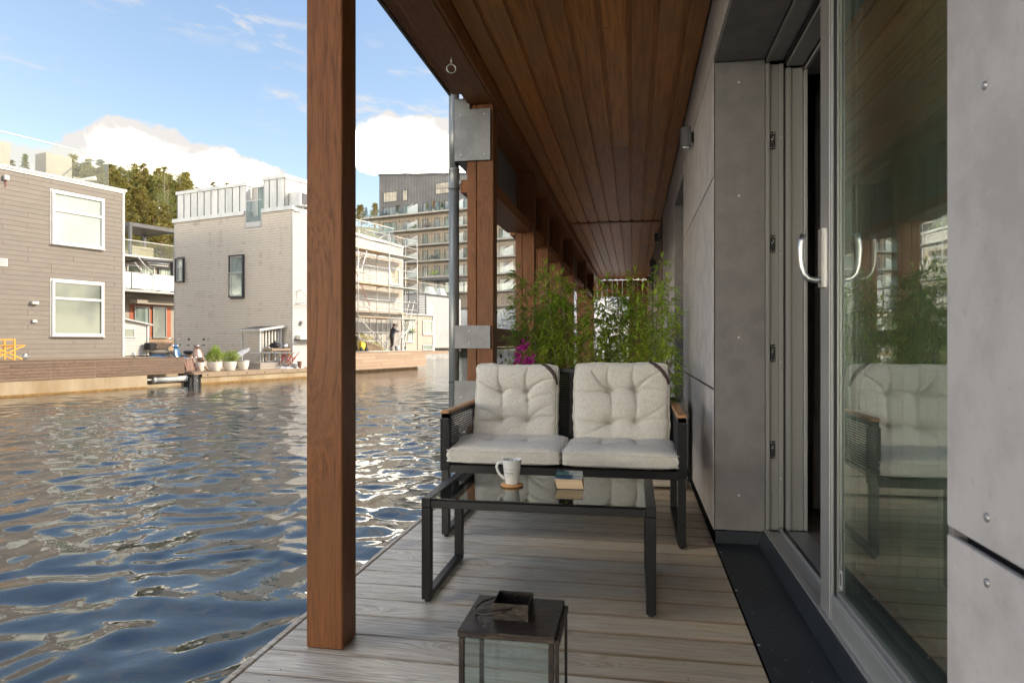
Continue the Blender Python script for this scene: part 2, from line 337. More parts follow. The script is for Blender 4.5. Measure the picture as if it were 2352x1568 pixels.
M['tan'] = plain('tan_plinth', (.36, .235, .14), .6)
M['anth'] = plain('anthracite_metal', (.075, .075, .08), .42, .4)
M['rattan'] = plain('pale_rattan', (.46, .38, .24), .7, 0, .3, 30, bump=.6, bscale=90)
M['wred'] = winmat('window_dark_green', (.05, .06, .05), (.12, .13, .09), .0)
M['wblind'] = winmat('window_white_blind', (.46, .49, .45), (.36, .40, .37), .0, .6)
M['wgreen'] = winmat('window_green_reflection', (.10, .115, .075), (.05, .06, .045), .0, .8)  # reflection of the green wood painted into the pane colour
M['wcurt'] = winmat('window_with_curtain', (.42, .46, .38), (.16, .20, .16), .0, 1, True)
M['wteal'] = winmat('window_teal', (.12, .16, .15), (.24, .29, .26), .0)
M['wapt'] = winmat('window_of_far_flat', (.20, .20, .19), (.34, .33, .30), .04)
M['wcream'] = winmat('window_cream', (.56, .50, .38), (.40, .36, .28), .02)
M['aptgrey'] = plain('grey_timber_cladding', (.205, .205, .205), .7, 0, .15, .4, c2=(.155, .155, .158))
M['aptbat'] = plain('dark_batten', (.135, .135, .138), .7)
M['aptwood'] = plain('beige_timber_cladding', (.42, .365, .31), .7, 0, .12, .4, c2=(.35, .30, .25))
M['aptwbat'] = plain('beige_batten', (.28, .24, .20), .7)
M['slab'] = plain('balcony_slab', (.38, .355, .32), .7, 0, .08, 1)
M['galv'] = plain('galvanised_tube', (.56, .545, .51), .42, .55, .1, 5)
M['plank'] = plain('scaffold_plank', (.52, .38, .24), .7, 0, .15, 3)
M['plank_a'] = plain('aluminium_plank', (.45, .46, .42), .5, .4)
M['leaf_y'] = leafmat('yellow_green_shrub', (.30, .42, .025), (.19, .31, .02), (.46, .50, .06))
M['leaf_w'] = leafmat('flowering_shrub', (.28, .36, .04), (.18, .27, .03), (.75, .70, .45))
M['potw'] = plain('pale_stone_pot', (.66, .61, .53), .6, 0, .05, 4)
M['potg'] = plain('grey_clay_pot', (.24, .25, .25), .6)
M['chairred'] = woodmat('red_brown_folding_chair', (.25, .135, .09), (.16, .08, .055), (.2, .11, .08), 'x', .5)
M['yellowwood'] = woodmat('oiled_yellow_wood', (.62, .32, .06), (.48, .22, .04), (.55, .28, .05), 'z', .45)
M['blue'] = plain('blue_scooter_paint', (.09, .20, .36), .2, .3, .03, coat=.6, tone=0)
M['bronze'] = plain('bronze_scooter_paint', (.24, .155, .11), .28, .4, .03, coat=.5, tone=0)
M['chrome'] = plain('chrome', (.75, .75, .75), .1, 1.)
M['seat'] = plain('beige_saddle', (.40, .34, .27), .6)
M['tarp'] = plain('olive_tarpaulin', (.24, .21, .085), .6, 0, .2, 3, bump=.5, bscale=6)
M['yellow'] = plain('yellow_plastic', (.75, .55, .04), .4)
M['skin'] = plain('skin', (.52, .30, .21), .55, 0, .03, tone=0)
M['hood'] = plain('dark_hooded_top', (.045, .048, .065), .85, 0, .1)
M['trous'] = plain('dark_work_trousers', (.055, .048, .042), .85, 0, .15)
M['hair'] = plain('dark_hair', (.05, .03, .02), .7)
M['redrope'] = plain('red_cable', (.40, .07, .045), .6)
M['soil'] = plain('hill_ground', (.13, .12, .045), .95, 0, .3, .12, c2=(.22, .16, .08))
M['ground'] = plain('quay_ground', (.30, .28, .24), .9, 0, .15, .5)
M['bark'] = plain('pine_bark', (.20, .105, .055), .85, c2=(.26, .13, .07))
M['birch'] = plain('pale_bark', (.30, .25, .19), .85)
M['pine'] = leafmat('pine_needles', (.27, .235, .06), (.16, .15, .042), (.38, .30, .09), .35)
M['pine2'] = leafmat('spruce_needles', (.14, .155, .045), (.09, .105, .033), (.19, .18, .06), .35)
M['spring'] = leafmat('spring_leaf', (.20, .24, .055), (.14, .17, .04), (.28, .29, .09), .35)
M['autumn'] = leafmat('orange_bud_crown', (.36, .20, .06), (.27, .15, .05), (.45, .28, .10), .3)
M['sail'] = plain('white_cloth', (.78, .78, .80), .7, 0, .05, 2)
M['fence'] = plain('white_corrugated_fence', (.66, .66, .64), .5, 0, .08, 1)
M['greywall'] = plain('light_grey_wall', (.36, .37, .37), .6, 0, .03, .8)
M['amber'] = plain('galvanised_fitting', (.45, .45, .45), .35, .8)

# ------------------------------------------------------------------ mesh helpers
BASE = {}
class MB:
    def __init__(s): s.v = []; s.f = []; s.sm = []
    def add(s, vs, fs, smooth=False):
        b = len(s.v); s.v += [tuple(v) for v in vs]; s.f += [tuple(b+i for i in f) for f in fs]; s.sm += [smooth]*len(fs); return s
    def box(s, x0, x1, y0, y1, z0, z1):
        if x0 > x1: x0, x1 = x1, x0
        if y0 > y1: y0, y1 = y1, y0
        if z0 > z1: z0, z1 = z1, z0
        return s.hexa([(x0, y0, z0), (x1, y0, z0), (x1, y1, z0), (x0, y1, z0), (x0, y0, z1), (x1, y0, z1), (x1, y1, z1), (x0, y1, z1)])
    def hexa(s, p): return s.add(p, [(0, 3, 2, 1), (4, 5, 6, 7), (0, 1, 5, 4), (1, 2, 6, 5), (2, 3, 7, 6), (3, 0, 4, 7)])
    def obox(s, c, size, rot=(0, 0, 0)):
        from mathutils import Euler
        R = Euler(rot).to_matrix(); c = Vector(c); a, b, d = [q/2 for q in size]
        return s.hexa([c+R@Vector(p) for p in [(-a, -b, -d), (a, -b, -d), (a, b, -d), (-a, b, -d), (-a, -b, d), (a, -b, d), (a, b, d), (-a, b, d)]])
    def bar(s, p, q, w, h=None, up=(0, 0, 1)):        # rectangular bar from p to q
        h = h or w; p = Vector(p); q = Vector(q); d = (q-p).normalized(); u = Vector(up)
        if abs(d.dot(u)) > .95: u = Vector((1, 0, 0))
        a = d.cross(u).normalized()*w/2; b = a.normalized().cross(d)*h/2
        return s.hexa([p-a-b, p+a-b, p+a+b, p-a+b, q-a-b, q+a-b, q+a+b, q-a+b][0:8])
    def tube(s, pts, r, n=8, closed=False, cap=True):
        pts = [Vector(p) for p in pts]; N = len(pts); rs = r if isinstance(r, (list, tuple)) else [r]*N
        ring = []; up = Vector((0, 0, 1)); prev = None
        for i in range(N):
            a = pts[(i-1) % N] if (closed or i > 0) else pts[i]; b = pts[(i+1) % N] if (closed or i < N-1) else pts[i]
            d = (b-a).normalized() if (b-a).length > 1e-9 else Vector((0, 0, 1))
            if prev is None:
                u = Vector((0, 0, 1)) if abs(d.z) < .9 else Vector((1, 0, 0)); x = d.cross(u).normalized()
            else:
                x = prev-d*prev.dot(d)
                x = x.normalized() if x.length > 1e-6 else d.cross(up).normalized()
            prev = x; y = d.cross(x)
            ring.append([pts[i]+(x*math.cos(2*math.pi*k/n)+y*math.sin(2*math.pi*k/n))*rs[i] for k in range(n)])
        vs = [p for rr in ring for p in rr]; fs = []
        for i in range(N if closed else N-1):
            j = (i+1) % N
            for k in range(n): fs.append((i*n+k, i*n+(k+1) % n, j*n+(k+1) % n, j*n+k))
        if cap and not closed: fs += [tuple(range(n-1, -1, -1)), tuple((N-1)*n+k for k in range(n))]
        return s.add(vs, fs, n > 5)
    def lathe(s, prof, n=24, c=(0, 0, 0), sx=1, sy=1):
        vs = []; fs = []
        for r, z in prof:
            for k in range(n):
                a = 2*math.pi*k/n; vs.append((c[0]+r*math.cos(a)*sx, c[1]+r*math.sin(a)*sy, c[2]+z))
        m = len(prof)
        for i in range(m-1):
            for k in range(n): fs.append((i*n+k, i*n+(k+1) % n, (i+1)*n+(k+1) % n, (i+1)*n+k))
        if prof[0][0] > 1e-5: fs.append(tuple(range(n-1, -1, -1)))
        if prof[-1][0] > 1e-5: fs.append(tuple((m-1)*n+k for k in range(n)))
        return s.add(vs, fs, True)
    def prism(s, poly, axis, a, b):                     # polygon in the two other axes, extruded along axis
        def P(u, v, w): return {'x': (w, u, v), 'y': (u, w, v), 'z': (u, v, w)}[axis]
        n = len(poly); vs = [P(u, v, a) for u, v in poly]+[P(u, v, b) for u, v in poly]
        fs = [tuple(range(n)), tuple(range(2*n-1, n-1, -1))]+[(i, i+n, (i+1) % n+n, (i+1) % n) for i in range(n)]
        return s.add(vs, fs)
    def ball(s, c, r, n=10, sc=(1, 1, 1)):
        m = n//2+1; vs = []; fs = []
        for i in range(m+1):
            t = math.pi*i/m
            for k in range(n):
                a = 2*math.pi*k/n; vs.append((c[0]+r*sc[0]*math.sin(t)*math.cos(a), c[1]+r*sc[1]*math.sin(t)*math.sin(a), c[2]+r*sc[2]*math.cos(t)))
        for i in range(m):
            for k in range(n): fs.append((i*n+k, (i+1)*n+k, (i+1)*n+(k+1) % n, i*n+(k+1) % n))
        return s.add(vs, fs, True)
    def mesh(s, name, base=(0, 0, 0), bevel=0, seg=1, fix=True):
        me = bpy.data.meshes.new(name); b = base
        me.from_pydata([(v[0]-b[0], v[1]-b[1], v[2]-b[2]) for v in s.v], [], s.f)
        if len(s.f) < 20000 and fix:
            bm = bmesh.new(); bm.from_mesh(me)
            for f, sm in zip(bm.faces, s.sm): f.smooth = sm
            bmesh.ops.recalc_face_normals(bm, faces=bm.faces)
            if bevel: bmesh.ops.bevel(bm, geom=list(bm.edges), offset=bevel, segments=seg, affect='EDGES', clamp_overlap=True)
            bm.to_mesh(me); bm.free()
        else:
            me.polygons.foreach_set('use_smooth', s.sm)
        me.update(); return me
    def build(s, name, mat, parent=None, bevel=0, seg=1, kind=None, fix=True, label=None):
        b = BASE.get(parent.name, (0, 0, 0)) if parent else (0, 0, 0)
        me = s.mesh(name, b, bevel, seg, fix); me.materials.append(M[mat] if isinstance(mat, str) else mat)
        o = bpy.data.objects.new(name, me); COL.objects.link(o)
        if parent: o.parent = parent; BASE[o.name] = b
        if kind: o['kind'] = kind
        if label: o['label'] = label
        return o
def place(o, p, frame, rz=0):
    if frame == 'q':
        w = QN*p[0]+QT*p[1]; o.location = (w.x, w.y, p[2]); o.rotation_euler = (0, 0, -QR+rz)
    else: o.location = p; o.rotation_euler = (0, 0, rz)
def tag(o, label, cat, group=None):
    o['label'] = label; o['category'] = cat
    if group: o['group'] = group
    return o
def thing(name, label, cat, p=(0, 0, 0), frame='w', group=None, rz=0, local=False):
    """Empty at p; unless local, its parts are given in frame coordinates (w: world, q: quay n,t,z)"""
    o = bpy.data.objects.new(name, None); COL.objects.link(o); place(o, p, frame, rz); o.empty_display_size = .2
    BASE[o.name] = (0, 0, 0) if local else tuple(p)
    return tag(o, label, cat, group)
def struct_root(name, p=(0, 0, 0), frame='w'):
    o = bpy.data.objects.new(name, None); COL.objects.link(o); place(o, p, frame); BASE[o.name] = tuple(p); o['kind'] = 'structure'; return o
def solo(name, mb, mat, label, cat, p=(0, 0, 0), frame='w', group=None, bevel=0, kind=None, rz=0, local=False, seg=1):
    me = mb.mesh(name, (0, 0, 0) if local else p, bevel, seg); me.materials.append(M[mat] if isinstance(mat, str) else mat)
    o = bpy.data.objects.new(name, me); COL.objects.link(o); place(o, p, frame, rz)
    if kind: o['kind'] = kind
    if label: tag(o, label, cat, group)
    BASE[o.name] = (0, 0, 0) if local else tuple(p)
    return o
_pc = {}
def piece(name, x0, x1, y0, y1, z0, z1, mat, parent, bevel=.002, rot=(0, 0, 0)):
    """a box part with its origin at its centre; equal boxes share one mesh"""
    dx, dy, dz = x1-x0, y1-y0, z1-z0; key = (name, round(dx, 4), round(dy, 4), round(dz, 4), mat, bevel)
    if key not in _pc:
        me = MB().box(-dx/2, dx/2, -dy/2, dy/2, -dz/2, dz/2).mesh(name, bevel=bevel); me.materials.append(M[mat]); _pc[key] = me
    o = bpy.data.objects.new(name, _pc[key]); COL.objects.link(o); b = BASE.get(parent.name, (0, 0, 0)); o.parent = parent
    c = ((x0+x1)/2, (y0+y1)/2, (z0+z1)/2); o.location = (c[0]-b[0], c[1]-b[1], c[2]-b[2]); o.rotation_euler = rot
    BASE[o.name] = c
    return o
def copy_tree(o, parent=None):
    c = o.copy(); COL.objects.link(c); c.parent = parent; BASE[c.name] = BASE.get(o.name, (0, 0, 0))
    for ch in o.children: copy_tree(ch, c)
    return c
def text_mesh(txt, size, shear=0):
    cu = bpy.data.curves.new('txt', 'FONT'); cu.body = txt; cu.size = size; cu.align_x = 'CENTER'; cu.align_y = 'CENTER'; cu.shear = shear; cu.extrude = 0
    cu.resolution_u = 3
    ob = bpy.data.objects.new('txt', cu); COL.objects.link(ob)
    dg = bpy.context.evaluated_depsgraph_get(); me = bpy.data.meshes.new_from_object(ob.evaluated_get(dg))
    v = [tuple(p.co) for p in me.vertices]; f = [tuple(p.vertices) for p in me.polygons]
    bpy.data.objects.remove(ob); bpy.data.meshes.remove(me); bpy.data.curves.remove(cu); return v, f

# ------------------------------------------------------------------ water
def water():
    def axis(a, fine, s0, end, growth, smax):
        p = [a]; s = s0
        while (p[-1]-end)*(1 if end > a else -1) < 0:
            if abs(p[-1]-a) > fine: s = min(s*growth, smax)
            p.append(p[-1]+(s if end > a else -s))
        return p
    xs = np.array(axis(-1.0, 9.0, .032, -95, 1.016, 2.5)[::-1]+[.5, 3, 8, 20, 45])
    ys = np.array([-60, -30, -15, -8, -4, -2, -1, -.3]+axis(.5, 12.0, .036, 190, 1.0125, 2.5))
    X, Y = np.meshgrid(xs, ys, indexing='ij')
    dx = np.gradient(xs)[:, None]; dy = np.gradient(ys)[None, :]; sp = np.maximum(np.abs(dx), np.abs(dy))+0*X
    r = np.random.RandomState(11); Z = np.zeros_like(X)
    WX = X+.10*np.sin(Y*2.9+.9*np.sin(X*1.7))+.05*np.sin(X*5.1+Y*2.9+1.3*np.sin(Y*1.1)); WY = Y+.10*np.sin(X*2.7+.8*np.sin(Y*2.3))+.05*np.sin(Y*5.3-X*2.2)
    for i in range(76):
        lam = .12*(1.0/.12)**(r.rand()**1.05); th = math.radians(112)+r.normal(0, .95); k = 2*math.pi/lam
        slope = .0200*(lam/.8)**.05*(.7 if lam < .25 else 1)
        amp = slope/k*np.clip(lam/(3.2*sp)-1, 0, 1)
        ph = k*(WX*math.cos(th)+WY*math.sin(th))+r.rand()*6.283
        Z += amp*np.sin(ph)
    nx, ny = X.shape
    co = np.empty((nx*ny, 3)); co[:, 0] = X.ravel(); co[:, 1] = Y.ravel(); co[:, 2] = Z.ravel()-.6
    i = np.arange(nx-1)[:, None]*ny+np.arange(ny-1)[None, :]; i = i.ravel()
    fa = np.stack([i, i+ny, i+ny+1, i+1], 1)
    me = bpy.data.meshes.new('water'); me.vertices.add(len(co)); me.vertices.foreach_set('co', co.ravel())
    me.loops.add(fa.size); me.loops.foreach_set('vertex_index', fa.ravel().astype(np.int32))
    me.polygons.add(len(fa)); me.polygons.foreach_set('loop_start', np.arange(0, fa.size, 4, dtype=np.int32)); me.polygons.foreach_set('loop_total', np.full(len(fa), 4, np.int32))
    me.polygons.foreach_set('use_smooth', np.ones(len(fa), bool)); me.update(calc_edges=True); me.validate()
    me.materials.append(M['water']); o = bpy.data.objects.new('water', me); COL.objects.link(o); o['kind'] = 'structure'
water()

# ------------------------------------------------------------------ the terrace we stand on
fl = struct_root('terrace_deck')
y = -2.63
pitch = .1562
i = 0
while y < 24.5:
    w = .1495
    piece('plank', -1.168, .393, y, y+w, -.028+rnd.uniform(-.0015, .0015), 0, 'deck', fl, .003, (0, 0, 0))
    y += pitch
# one strip along the water side, joists below and nail heads
yy = -2.6
for L in (3.3, 2.7, 3.6, 4.2, 5.0, 5.0, 3.2):
    piece('edge_strip', -1.196, -1.172, yy, yy+L-.004, -.13, .002, 'deck', fl, .003); yy += L
MB().box(-1.165, .5, -2.7, 24.4, -.16, -.031).build('joist_layer', 'dark', fl)
mb = MB()
for k in range(-8, 120):
    yc = -2.63+(k+8)*pitch+.075
    for xs_ in (-1.06, -.45, .16):
        for d in (-.045, .045):
            if yc < 7: mb.lathe([(.0026, 0), (.0022, .0008), (0, .001)], 6, (xs_+rnd.uniform(-.012, .012), yc+d+rnd.uniform(-.006, .006), .0))
mb.build('nail_heads', 'dark', fl, kind='stuff')
pon = struct_root('pontoon'); MB().box(-1.10, 9, -2.8, 24.5, -1.4, -.17).build('pontoon_body', 'conc_g', pon)

ce = struct_root('ceiling')
CZ = 2.717
xc = [-.91, -.796, -.647, -.494, -.345, -.188, -.033, .115, .265, .39]
MB().box(-.93, .388, -2.6, 19.2, CZ+.022, CZ+.05).build('ceiling_backing', 'ceil', ce)
for i in range(len(xc)-1):
    a, b = xc[i]+(.018 if i else 0), xc[i+1]-.006
    cuts = [-2.6, 1.7 if i % 3 == 1 else 6.1, 9.9] if i in (3, 4, 5, 1, 7) else [-2.6, 9.9]
    for u, v in zip(cuts[:-1], cuts[1:]): piece('ceiling_board', a, b, u, v-.003, CZ, CZ+.019, 'ceil', ce, .003)
    piece('ceiling_board', a, b, 10.02, 19.2, CZ, CZ+.019, 'ceil', ce, .003)
piece('joint_strip', -.91, .388, 9.905, 10.015, CZ-.014, CZ+.018, 'beam', ce, .003)

# the eaves beam along the posts
eb = thing('eaves_beam', 'brown stained double eaves beam with zinc edge running above the row of posts', 'beam', (-1.05, 8, 2.6))
piece('beam', -1.105, -.932, -2.6, 19.2, 2.60, 2.86, 'beam', eb, .004)
piece('trim_board', -.93, -.912, -2.6, 19.2, 2.606, 2.715, 'beam', eb, .003)
piece('fascia_board', -1.197, -1.108, -2.6, 4.42, 2.645, 2.86, 'beam', eb, .003)
piece('fascia_board', -1.197, -1.108, 4.72, 19.2, 2.645, 2.86, 'beam', eb, .003)
piece('edge_flashing', -1.212, -1.199, -2.6, 4.40, 2.63, 2.95, 'zinc', eb, .002)
piece('edge_flashing', -1.212, -1.199, 4.8, 19.2, 2.63, 2.95, 'zinc', eb, .002)
# eye bolt under the beam
ey_ = thing('eye_bolt', 'small galvanised ring screwed into the underside of the eaves beam', 'hook', (-1.01, 3.72, 2.60))
MB().tube([(-1.01, 3.72, 2.61), (-1.01, 3.72, 2.556)], .0045, 8).build('shank', 'galv', ey_)
MB().tube([(-1.01+.024*math.sin(a), 3.72+.008*math.sin(a), 2.532+.024*math.cos(a)) for a in [k*math.pi/10 for k in range(20)]], .0045, 8, closed=True).build('ring', 'galv', ey_)

# posts
posts = [(2.083, 2.19, 'nearest brown post, standing alone at the deck edge beside the water'),
         (4.50, 4.62, 'second brown post with grey metal plates, left of the bench'),
         (6.42, 6.55, 'third brown post, first one behind the bamboo'),
         (7.47, 7.60, 'fourth brown post, just behind the third one'),
         (8.85, 8.98, 'fifth brown post, half hidden by the bamboo'),
         (10.67, 10.8, 'sixth brown post, in the shade behind the bamboo'),
         (13.5, 13.63, 'seventh brown post, far down the terrace'),
         (16.2, 16.33, 'farthest brown post, beside the opening at the end of the terrace')]
for k, (ya, yb, lab) in enumerate(posts):
    p = thing('wooden_post', lab, 'post', (-1.0, ya, 0), group='posts along the terrace')
    if k == 0: piece("post_timber", -1.053, -.928, ya-.006, yb, .002, 2.645, 'post', p, .004)
    else:
        piece('post_board', -1.112, -1.047, ya, yb, .002, 2.6, 'post', p, .004)
        piece('post_timber', -1.043, -.929, ya-.004, yb+.004, .002, 2.6, 'post', p, .004)
def plate(x0, x1, z0, z1, y, parent, notch=False):
    if notch:
        o = MB().prism([(x0, z0), (x1, z0), (x1, z1-.075), (x0+.105, z1-.075), (x0+.105, z1), (x0, z1)], 'y', y, y+.012).build('metal_plate', 'zinc', parent, .001)
    else: o = piece('metal_plate', x0, x1, y, y+.012, z0, z1, 'zinc', parent, .001)
    bb = BASE[o.name]
    sc = MB()
    for sx_ in (x0+.045, x1-.04):
        for sz in ((z0+.04, z1-.11) if z1-z0 > .3 else ((z0+.04, z1-.04) if z1-z0 < .25 else (z1-.035,))):
            if z1-z0 < .25 and sx_ < (x0+x1)/2+.02 and False: continue
            sc.ball((sx_, y-.001, sz), .0065, 8, (1, .5, 1))
    if z1-z0 < .25:
        sc = MB(); xm = (x0+x1)/2-.02
        for sz in (z0+.035, z1-.04): sc.ball((xm, y-.001, sz), .0065, 8, (1, .5, 1))
    sc.build('screw', 'steel', o, kind='stuff')
bx = thing('beam_box', 'grey metal clad beam end fixed on top of the second post', 'metal box', (-1.06, 4.5, 2.2))
plate(-1.192, -.945, 2.215, 2.635, 4.47, bx, True)
MB().box(-1.192, -1.118, 4.485, 6.4, 2.215, 2.60).build('side_panel', 'zinc', bx, .002)
MB().box(-1.195, -1.192+.0, 4.484, 4.60, 2.2, 2.63).build('edge_return', 'anth', bx)
up = thing('upper_side_panels', 'row of dark grey side panels with brown sill between the posts under the eaves', 'panel', (-1.16, 6, 2.1))
for a, b in ((4.62, 6.42), (6.55, 7.47), (7.6, 8.85), (8.98, 10.67), (10.8, 13.5), (13.63, 16.2)):
    n_ = max(1, round((b-a)/.9))
    for q in range(n_):
        piece('side_panel', -1.112, -1.098, a+(b-a)/n_*q+.004, a+(b-a)/n_*(q+1)-.004, 2.13, 2.595, 'panel_d', up, .001)
    piece('sill_beam', -1.19, -.965, a+.002, b-.006, 2.035, 2.125, 'beam', up, .003)
rail = thing('side_rail', 'brown horizontal rail boards between the posts at waist height', 'railing', (-1.12, 6, 1))
for a, b in ((4.625, 6.41), (6.56, 7.46), (7.61, 8.84), (8.99, 10.66), (10.81, 13.4)):
    piece('rail_beam', -1.19, -1.06, a, b, .958, 1.105, 'beam', rail, .003)
b2 = thing('rail_box', 'grey galvanised plate box on the second post at waist height', 'metal box', (-1.07, 4.48, 1.0))
plate(-1.192, -.945, .953, 1.108, 4.47, b2)
MB().box(-1.185, -1.118, 4.484, 4.60, .958, 1.103).build('box_side', 'anth', b2, .001)
b3 = thing('base_box', 'grey metal plate box low on the second post behind the bench arm', 'metal box', (-1.07, 4.48, .6))
plate(-1.192, -.99, .433, .735, 4.47, b3)
MB().box(-1.185, -1.118, 4.484, 4.60, .44, .73).build('box_side', 'zinc', b3, .001)
# downpipe
dp = thing('downpipe', 'grey round rainwater downpipe beside the second post', 'downpipe', (-1.235, 4.62, .2))
MB().tube([(-1.235, 4.62, .2), (-1.235, 4.62, 2.1)], .036, 24).build('pipe', 'pipe', dp)
MB().tube([(-1.235, 4.62, 2.13), (-1.235, 4.62, 2.8)], .0365, 24).build('upper_pipe', 'pipe', dp)
MB().lathe([(.038, -.07), (.042, -.068), (.042, -.06), (.0395, -.055), (.0395, .055), (.043, .06), (.043, .072), (.037, .075)], 24, (-1.235, 4.62, 2.13)).build('socket', 'pipe', dp)
MB().box(-1.23, -1.18, 4.61, 4.63, 2.095, 2.12).box(-1.23, -1.18, 4.61, 4.63, .5, .52).build('bracket', 'pipe', dp)
MB().lathe([(.0375, 0), (.0375, .006)], 24, (-1.235, 4.62, .715)).build('pipe_joint', 'rubber', dp)

# ------------------------------------------------------------------ our house on the right
hs = thing('houseboat', 'grey panel clad houseboat wall with open sliding door on the right of the deck', 'house', (.39, 3, 0))
WX = .39
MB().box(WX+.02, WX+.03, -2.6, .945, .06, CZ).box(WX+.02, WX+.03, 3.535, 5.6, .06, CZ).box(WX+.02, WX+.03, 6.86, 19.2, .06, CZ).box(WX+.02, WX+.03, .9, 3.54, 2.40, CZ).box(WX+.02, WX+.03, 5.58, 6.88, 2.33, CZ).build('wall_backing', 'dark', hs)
MB().box(.41, 9, -2.6, 19.2, 2.78, 6.3).box(-1.19, .41, -2.6, 19.2, 2.88, 3.0).build('upper_storey', 'panel_d', hs)
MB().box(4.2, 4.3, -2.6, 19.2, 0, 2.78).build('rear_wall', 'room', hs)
rows = [(.065, .757), (.768, 1.812), (1.822, 2.405), (2.415, CZ-.002)]
def riv(o, pts, r=.0052):
    m_ = MB()
    for (yv, zv) in pts: m_.ball((WX-.0005, yv, zv), r, 10, (.55, 1, 1))
    m_.build('rivet', 'amber', o, kind='stuff')
def wallrow(y0, y1, ri, joints, mat='panel', rv=True):
    z0, z1 = rows[ri]; ys = [y0]+joints+[y1]
    for a, b in zip(ys[:-1], ys[1:]):
        a_ = a+(.004 if a != y0 else 0); b_ = b-(.004 if b != y1 else 0)
        o = piece('wall_panel', WX, WX+.009, a_, b_, z0, z1, mat, hs, .0015)
        if rv and b-a > .3:
            L = b_-a_; n_ = max(2, int(L/.6)+1)
            pts = [(a_+.05+(L-.10)*q/(n_-1), zz) for q in range(n_) for zz in ((z0+.035, z1-.035) if z1-z0 > .35 else (z0+.03,))]
            if z1-z0 > .9: pts += [(a_+.05+(L-.10)*q/(n_-1), (z0+z1)/2) for q in range(n_)]
            riv(o, pts)
for ri in range(4):
    # near end: rivets placed as on the nearest panel
    z0, z1 = rows[ri]
    o = piece('wall_panel', WX, WX+.009, -2.6, .947, z0, z1, 'panel', hs, .0015)
    pts = {0: [(.846, .73), (.846, .40), (.846, .10), (.25, .73)], 1: [(.846, .803), (.851, 1.288), (.846, 1.775), (.25, 1.29)], 2: [(.846, 1.86), (.846, 2.36)], 3: [(.846, 2.5)]}[ri]
    riv(o, pts)
wallrow(3.52, 5.60, 0, []); wallrow(3.52, 5.60, 1, []); wallrow(3.52, 5.60, 2, [4.15]); 
wallrow(.955, 9.6, 3, [2.4, 4.15, 6.2, 7.9], rv=False)
for ri in (0, 1, 2): wallrow(6.84, 9.6, ri, [8.2] if ri != 1 else [7.6])
# beyond: the neighbour's brown post strip, pale cladding and dark door posts
MB().box(WX-.012, WX+.012, 9.66, 9.80, .02, CZ-.002).build('corner_board', 'post', hs, .002)
for q in range(30):
    a = 9.84+q*.14
    piece('cladding_board', WX, WX+.018, a, a+.134, .065, 2.70, 'panel_w', hs, .002)
MB().box(WX-.03, WX+.012, 14.1, 14.3, .02, CZ-.01).box(WX-.02, WX+.015, 14.9, 15.1, .02, CZ-.01).build('door_post', 'anth', hs, .002)
for q in range(16):
    a = 15.3+q*.235
    piece('cladding_board', WX, WX+.018, a, a+.228, .065, 2.70, 'post', hs, .002)
# second opening (a recessed door) further on
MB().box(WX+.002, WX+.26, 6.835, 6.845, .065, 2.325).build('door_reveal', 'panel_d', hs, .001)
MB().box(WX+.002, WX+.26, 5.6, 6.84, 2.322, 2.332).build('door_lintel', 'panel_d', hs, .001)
MB().box(WX+.26, WX+.28, 5.4, 6.84, .06, 2.33).build('recessed_door', 'alu', hs, .002)
piece('wall_panel', WX, WX+.009, 5.604, 6.836, 2.34, 2.405, 'panel', hs)
# big opening: reveal, lintel, frame
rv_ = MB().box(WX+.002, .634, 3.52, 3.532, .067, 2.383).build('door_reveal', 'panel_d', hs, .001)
m_ = MB()
for z_ in (2.28, 1.72, 1.02, .24): m_.ball((.512, 3.5195, z_), .0062, 10, (1, .5, 1))
m_.build('rivet', 'steel', rv_, kind='stuff')
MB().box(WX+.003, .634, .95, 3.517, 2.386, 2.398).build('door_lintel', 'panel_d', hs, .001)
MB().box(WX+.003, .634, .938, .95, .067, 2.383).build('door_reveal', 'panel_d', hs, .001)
fr = MB()
# vertical frame profile at the far side: ribs at different depths
fr.box(.637, .655, 3.508, 3.60, .072, 2.36).box(.655, .700, 3.53, 3.60, .072, 2.36).box(.700, .722, 3.524, 3.60, .072, 2.36)
fr.box(.731, .752, 3.500, 3.60, .08, 2.33).box(.752, .809, 3.512, 3.60, .08, 2.33)
fr.build('door_frame', 'alu', hs, .0015)
MB().box(.811, .826, 3.492, 3.60, .085, 2.31).box(.811, .826, .95, 3.49, 2.31, 2.325).build('frame_lip', 'alu_l', hs, .0015)
MB().box(.722, .731, 3.535, 3.60, .072, 2.34).box(.722, .731, .95, 3.5, 2.35, 2.39).build('frame_seal', 'rubber', hs)
MB().box(.637, .655, .95, 3.506, 2.362, 2.384).box(.655, .722, .95, 3.52, 2.372, 2.384).box(.731, .809, .95, 3.498, 2.335, 2.384).build('head_frame', 'alu', hs, .0015)
MB().box(.826, .93, .95, 3.60, 2.325, 2.78).box(.812, .826, 3.60, 3.75, .0, 2.78).build('inner_reveal', 'alu', hs)
for z_ in (1.986, 1.478, .943, .469):
    o = MB().box(.660, .684, 3.524, 3.53, z_-.043, z_+.043).build('lock_plate', 'rubber', hs, .0015)
    m_ = MB()
    for a in (.665, .679):
        for b in (-.035, .035): m_.ball((a, 3.523, z_+b), .0032, 8, (1, .6, 1))
    m_.tube([(.668, 3.5225, z_-.012), (.669, 3.5225, z_+.018), (.676, 3.5225, z_+.018), (.677, 3.5225, z_+.002)], .0018, 6)
    m_.build('keeper_hook', 'chrome', o)
for z_ in (2.0, 1.43, .90, .33): MB().ball((.7105, 3.5235, z_), .006, 10, (1, .3, 1)).build('cap', 'alu_l', hs)
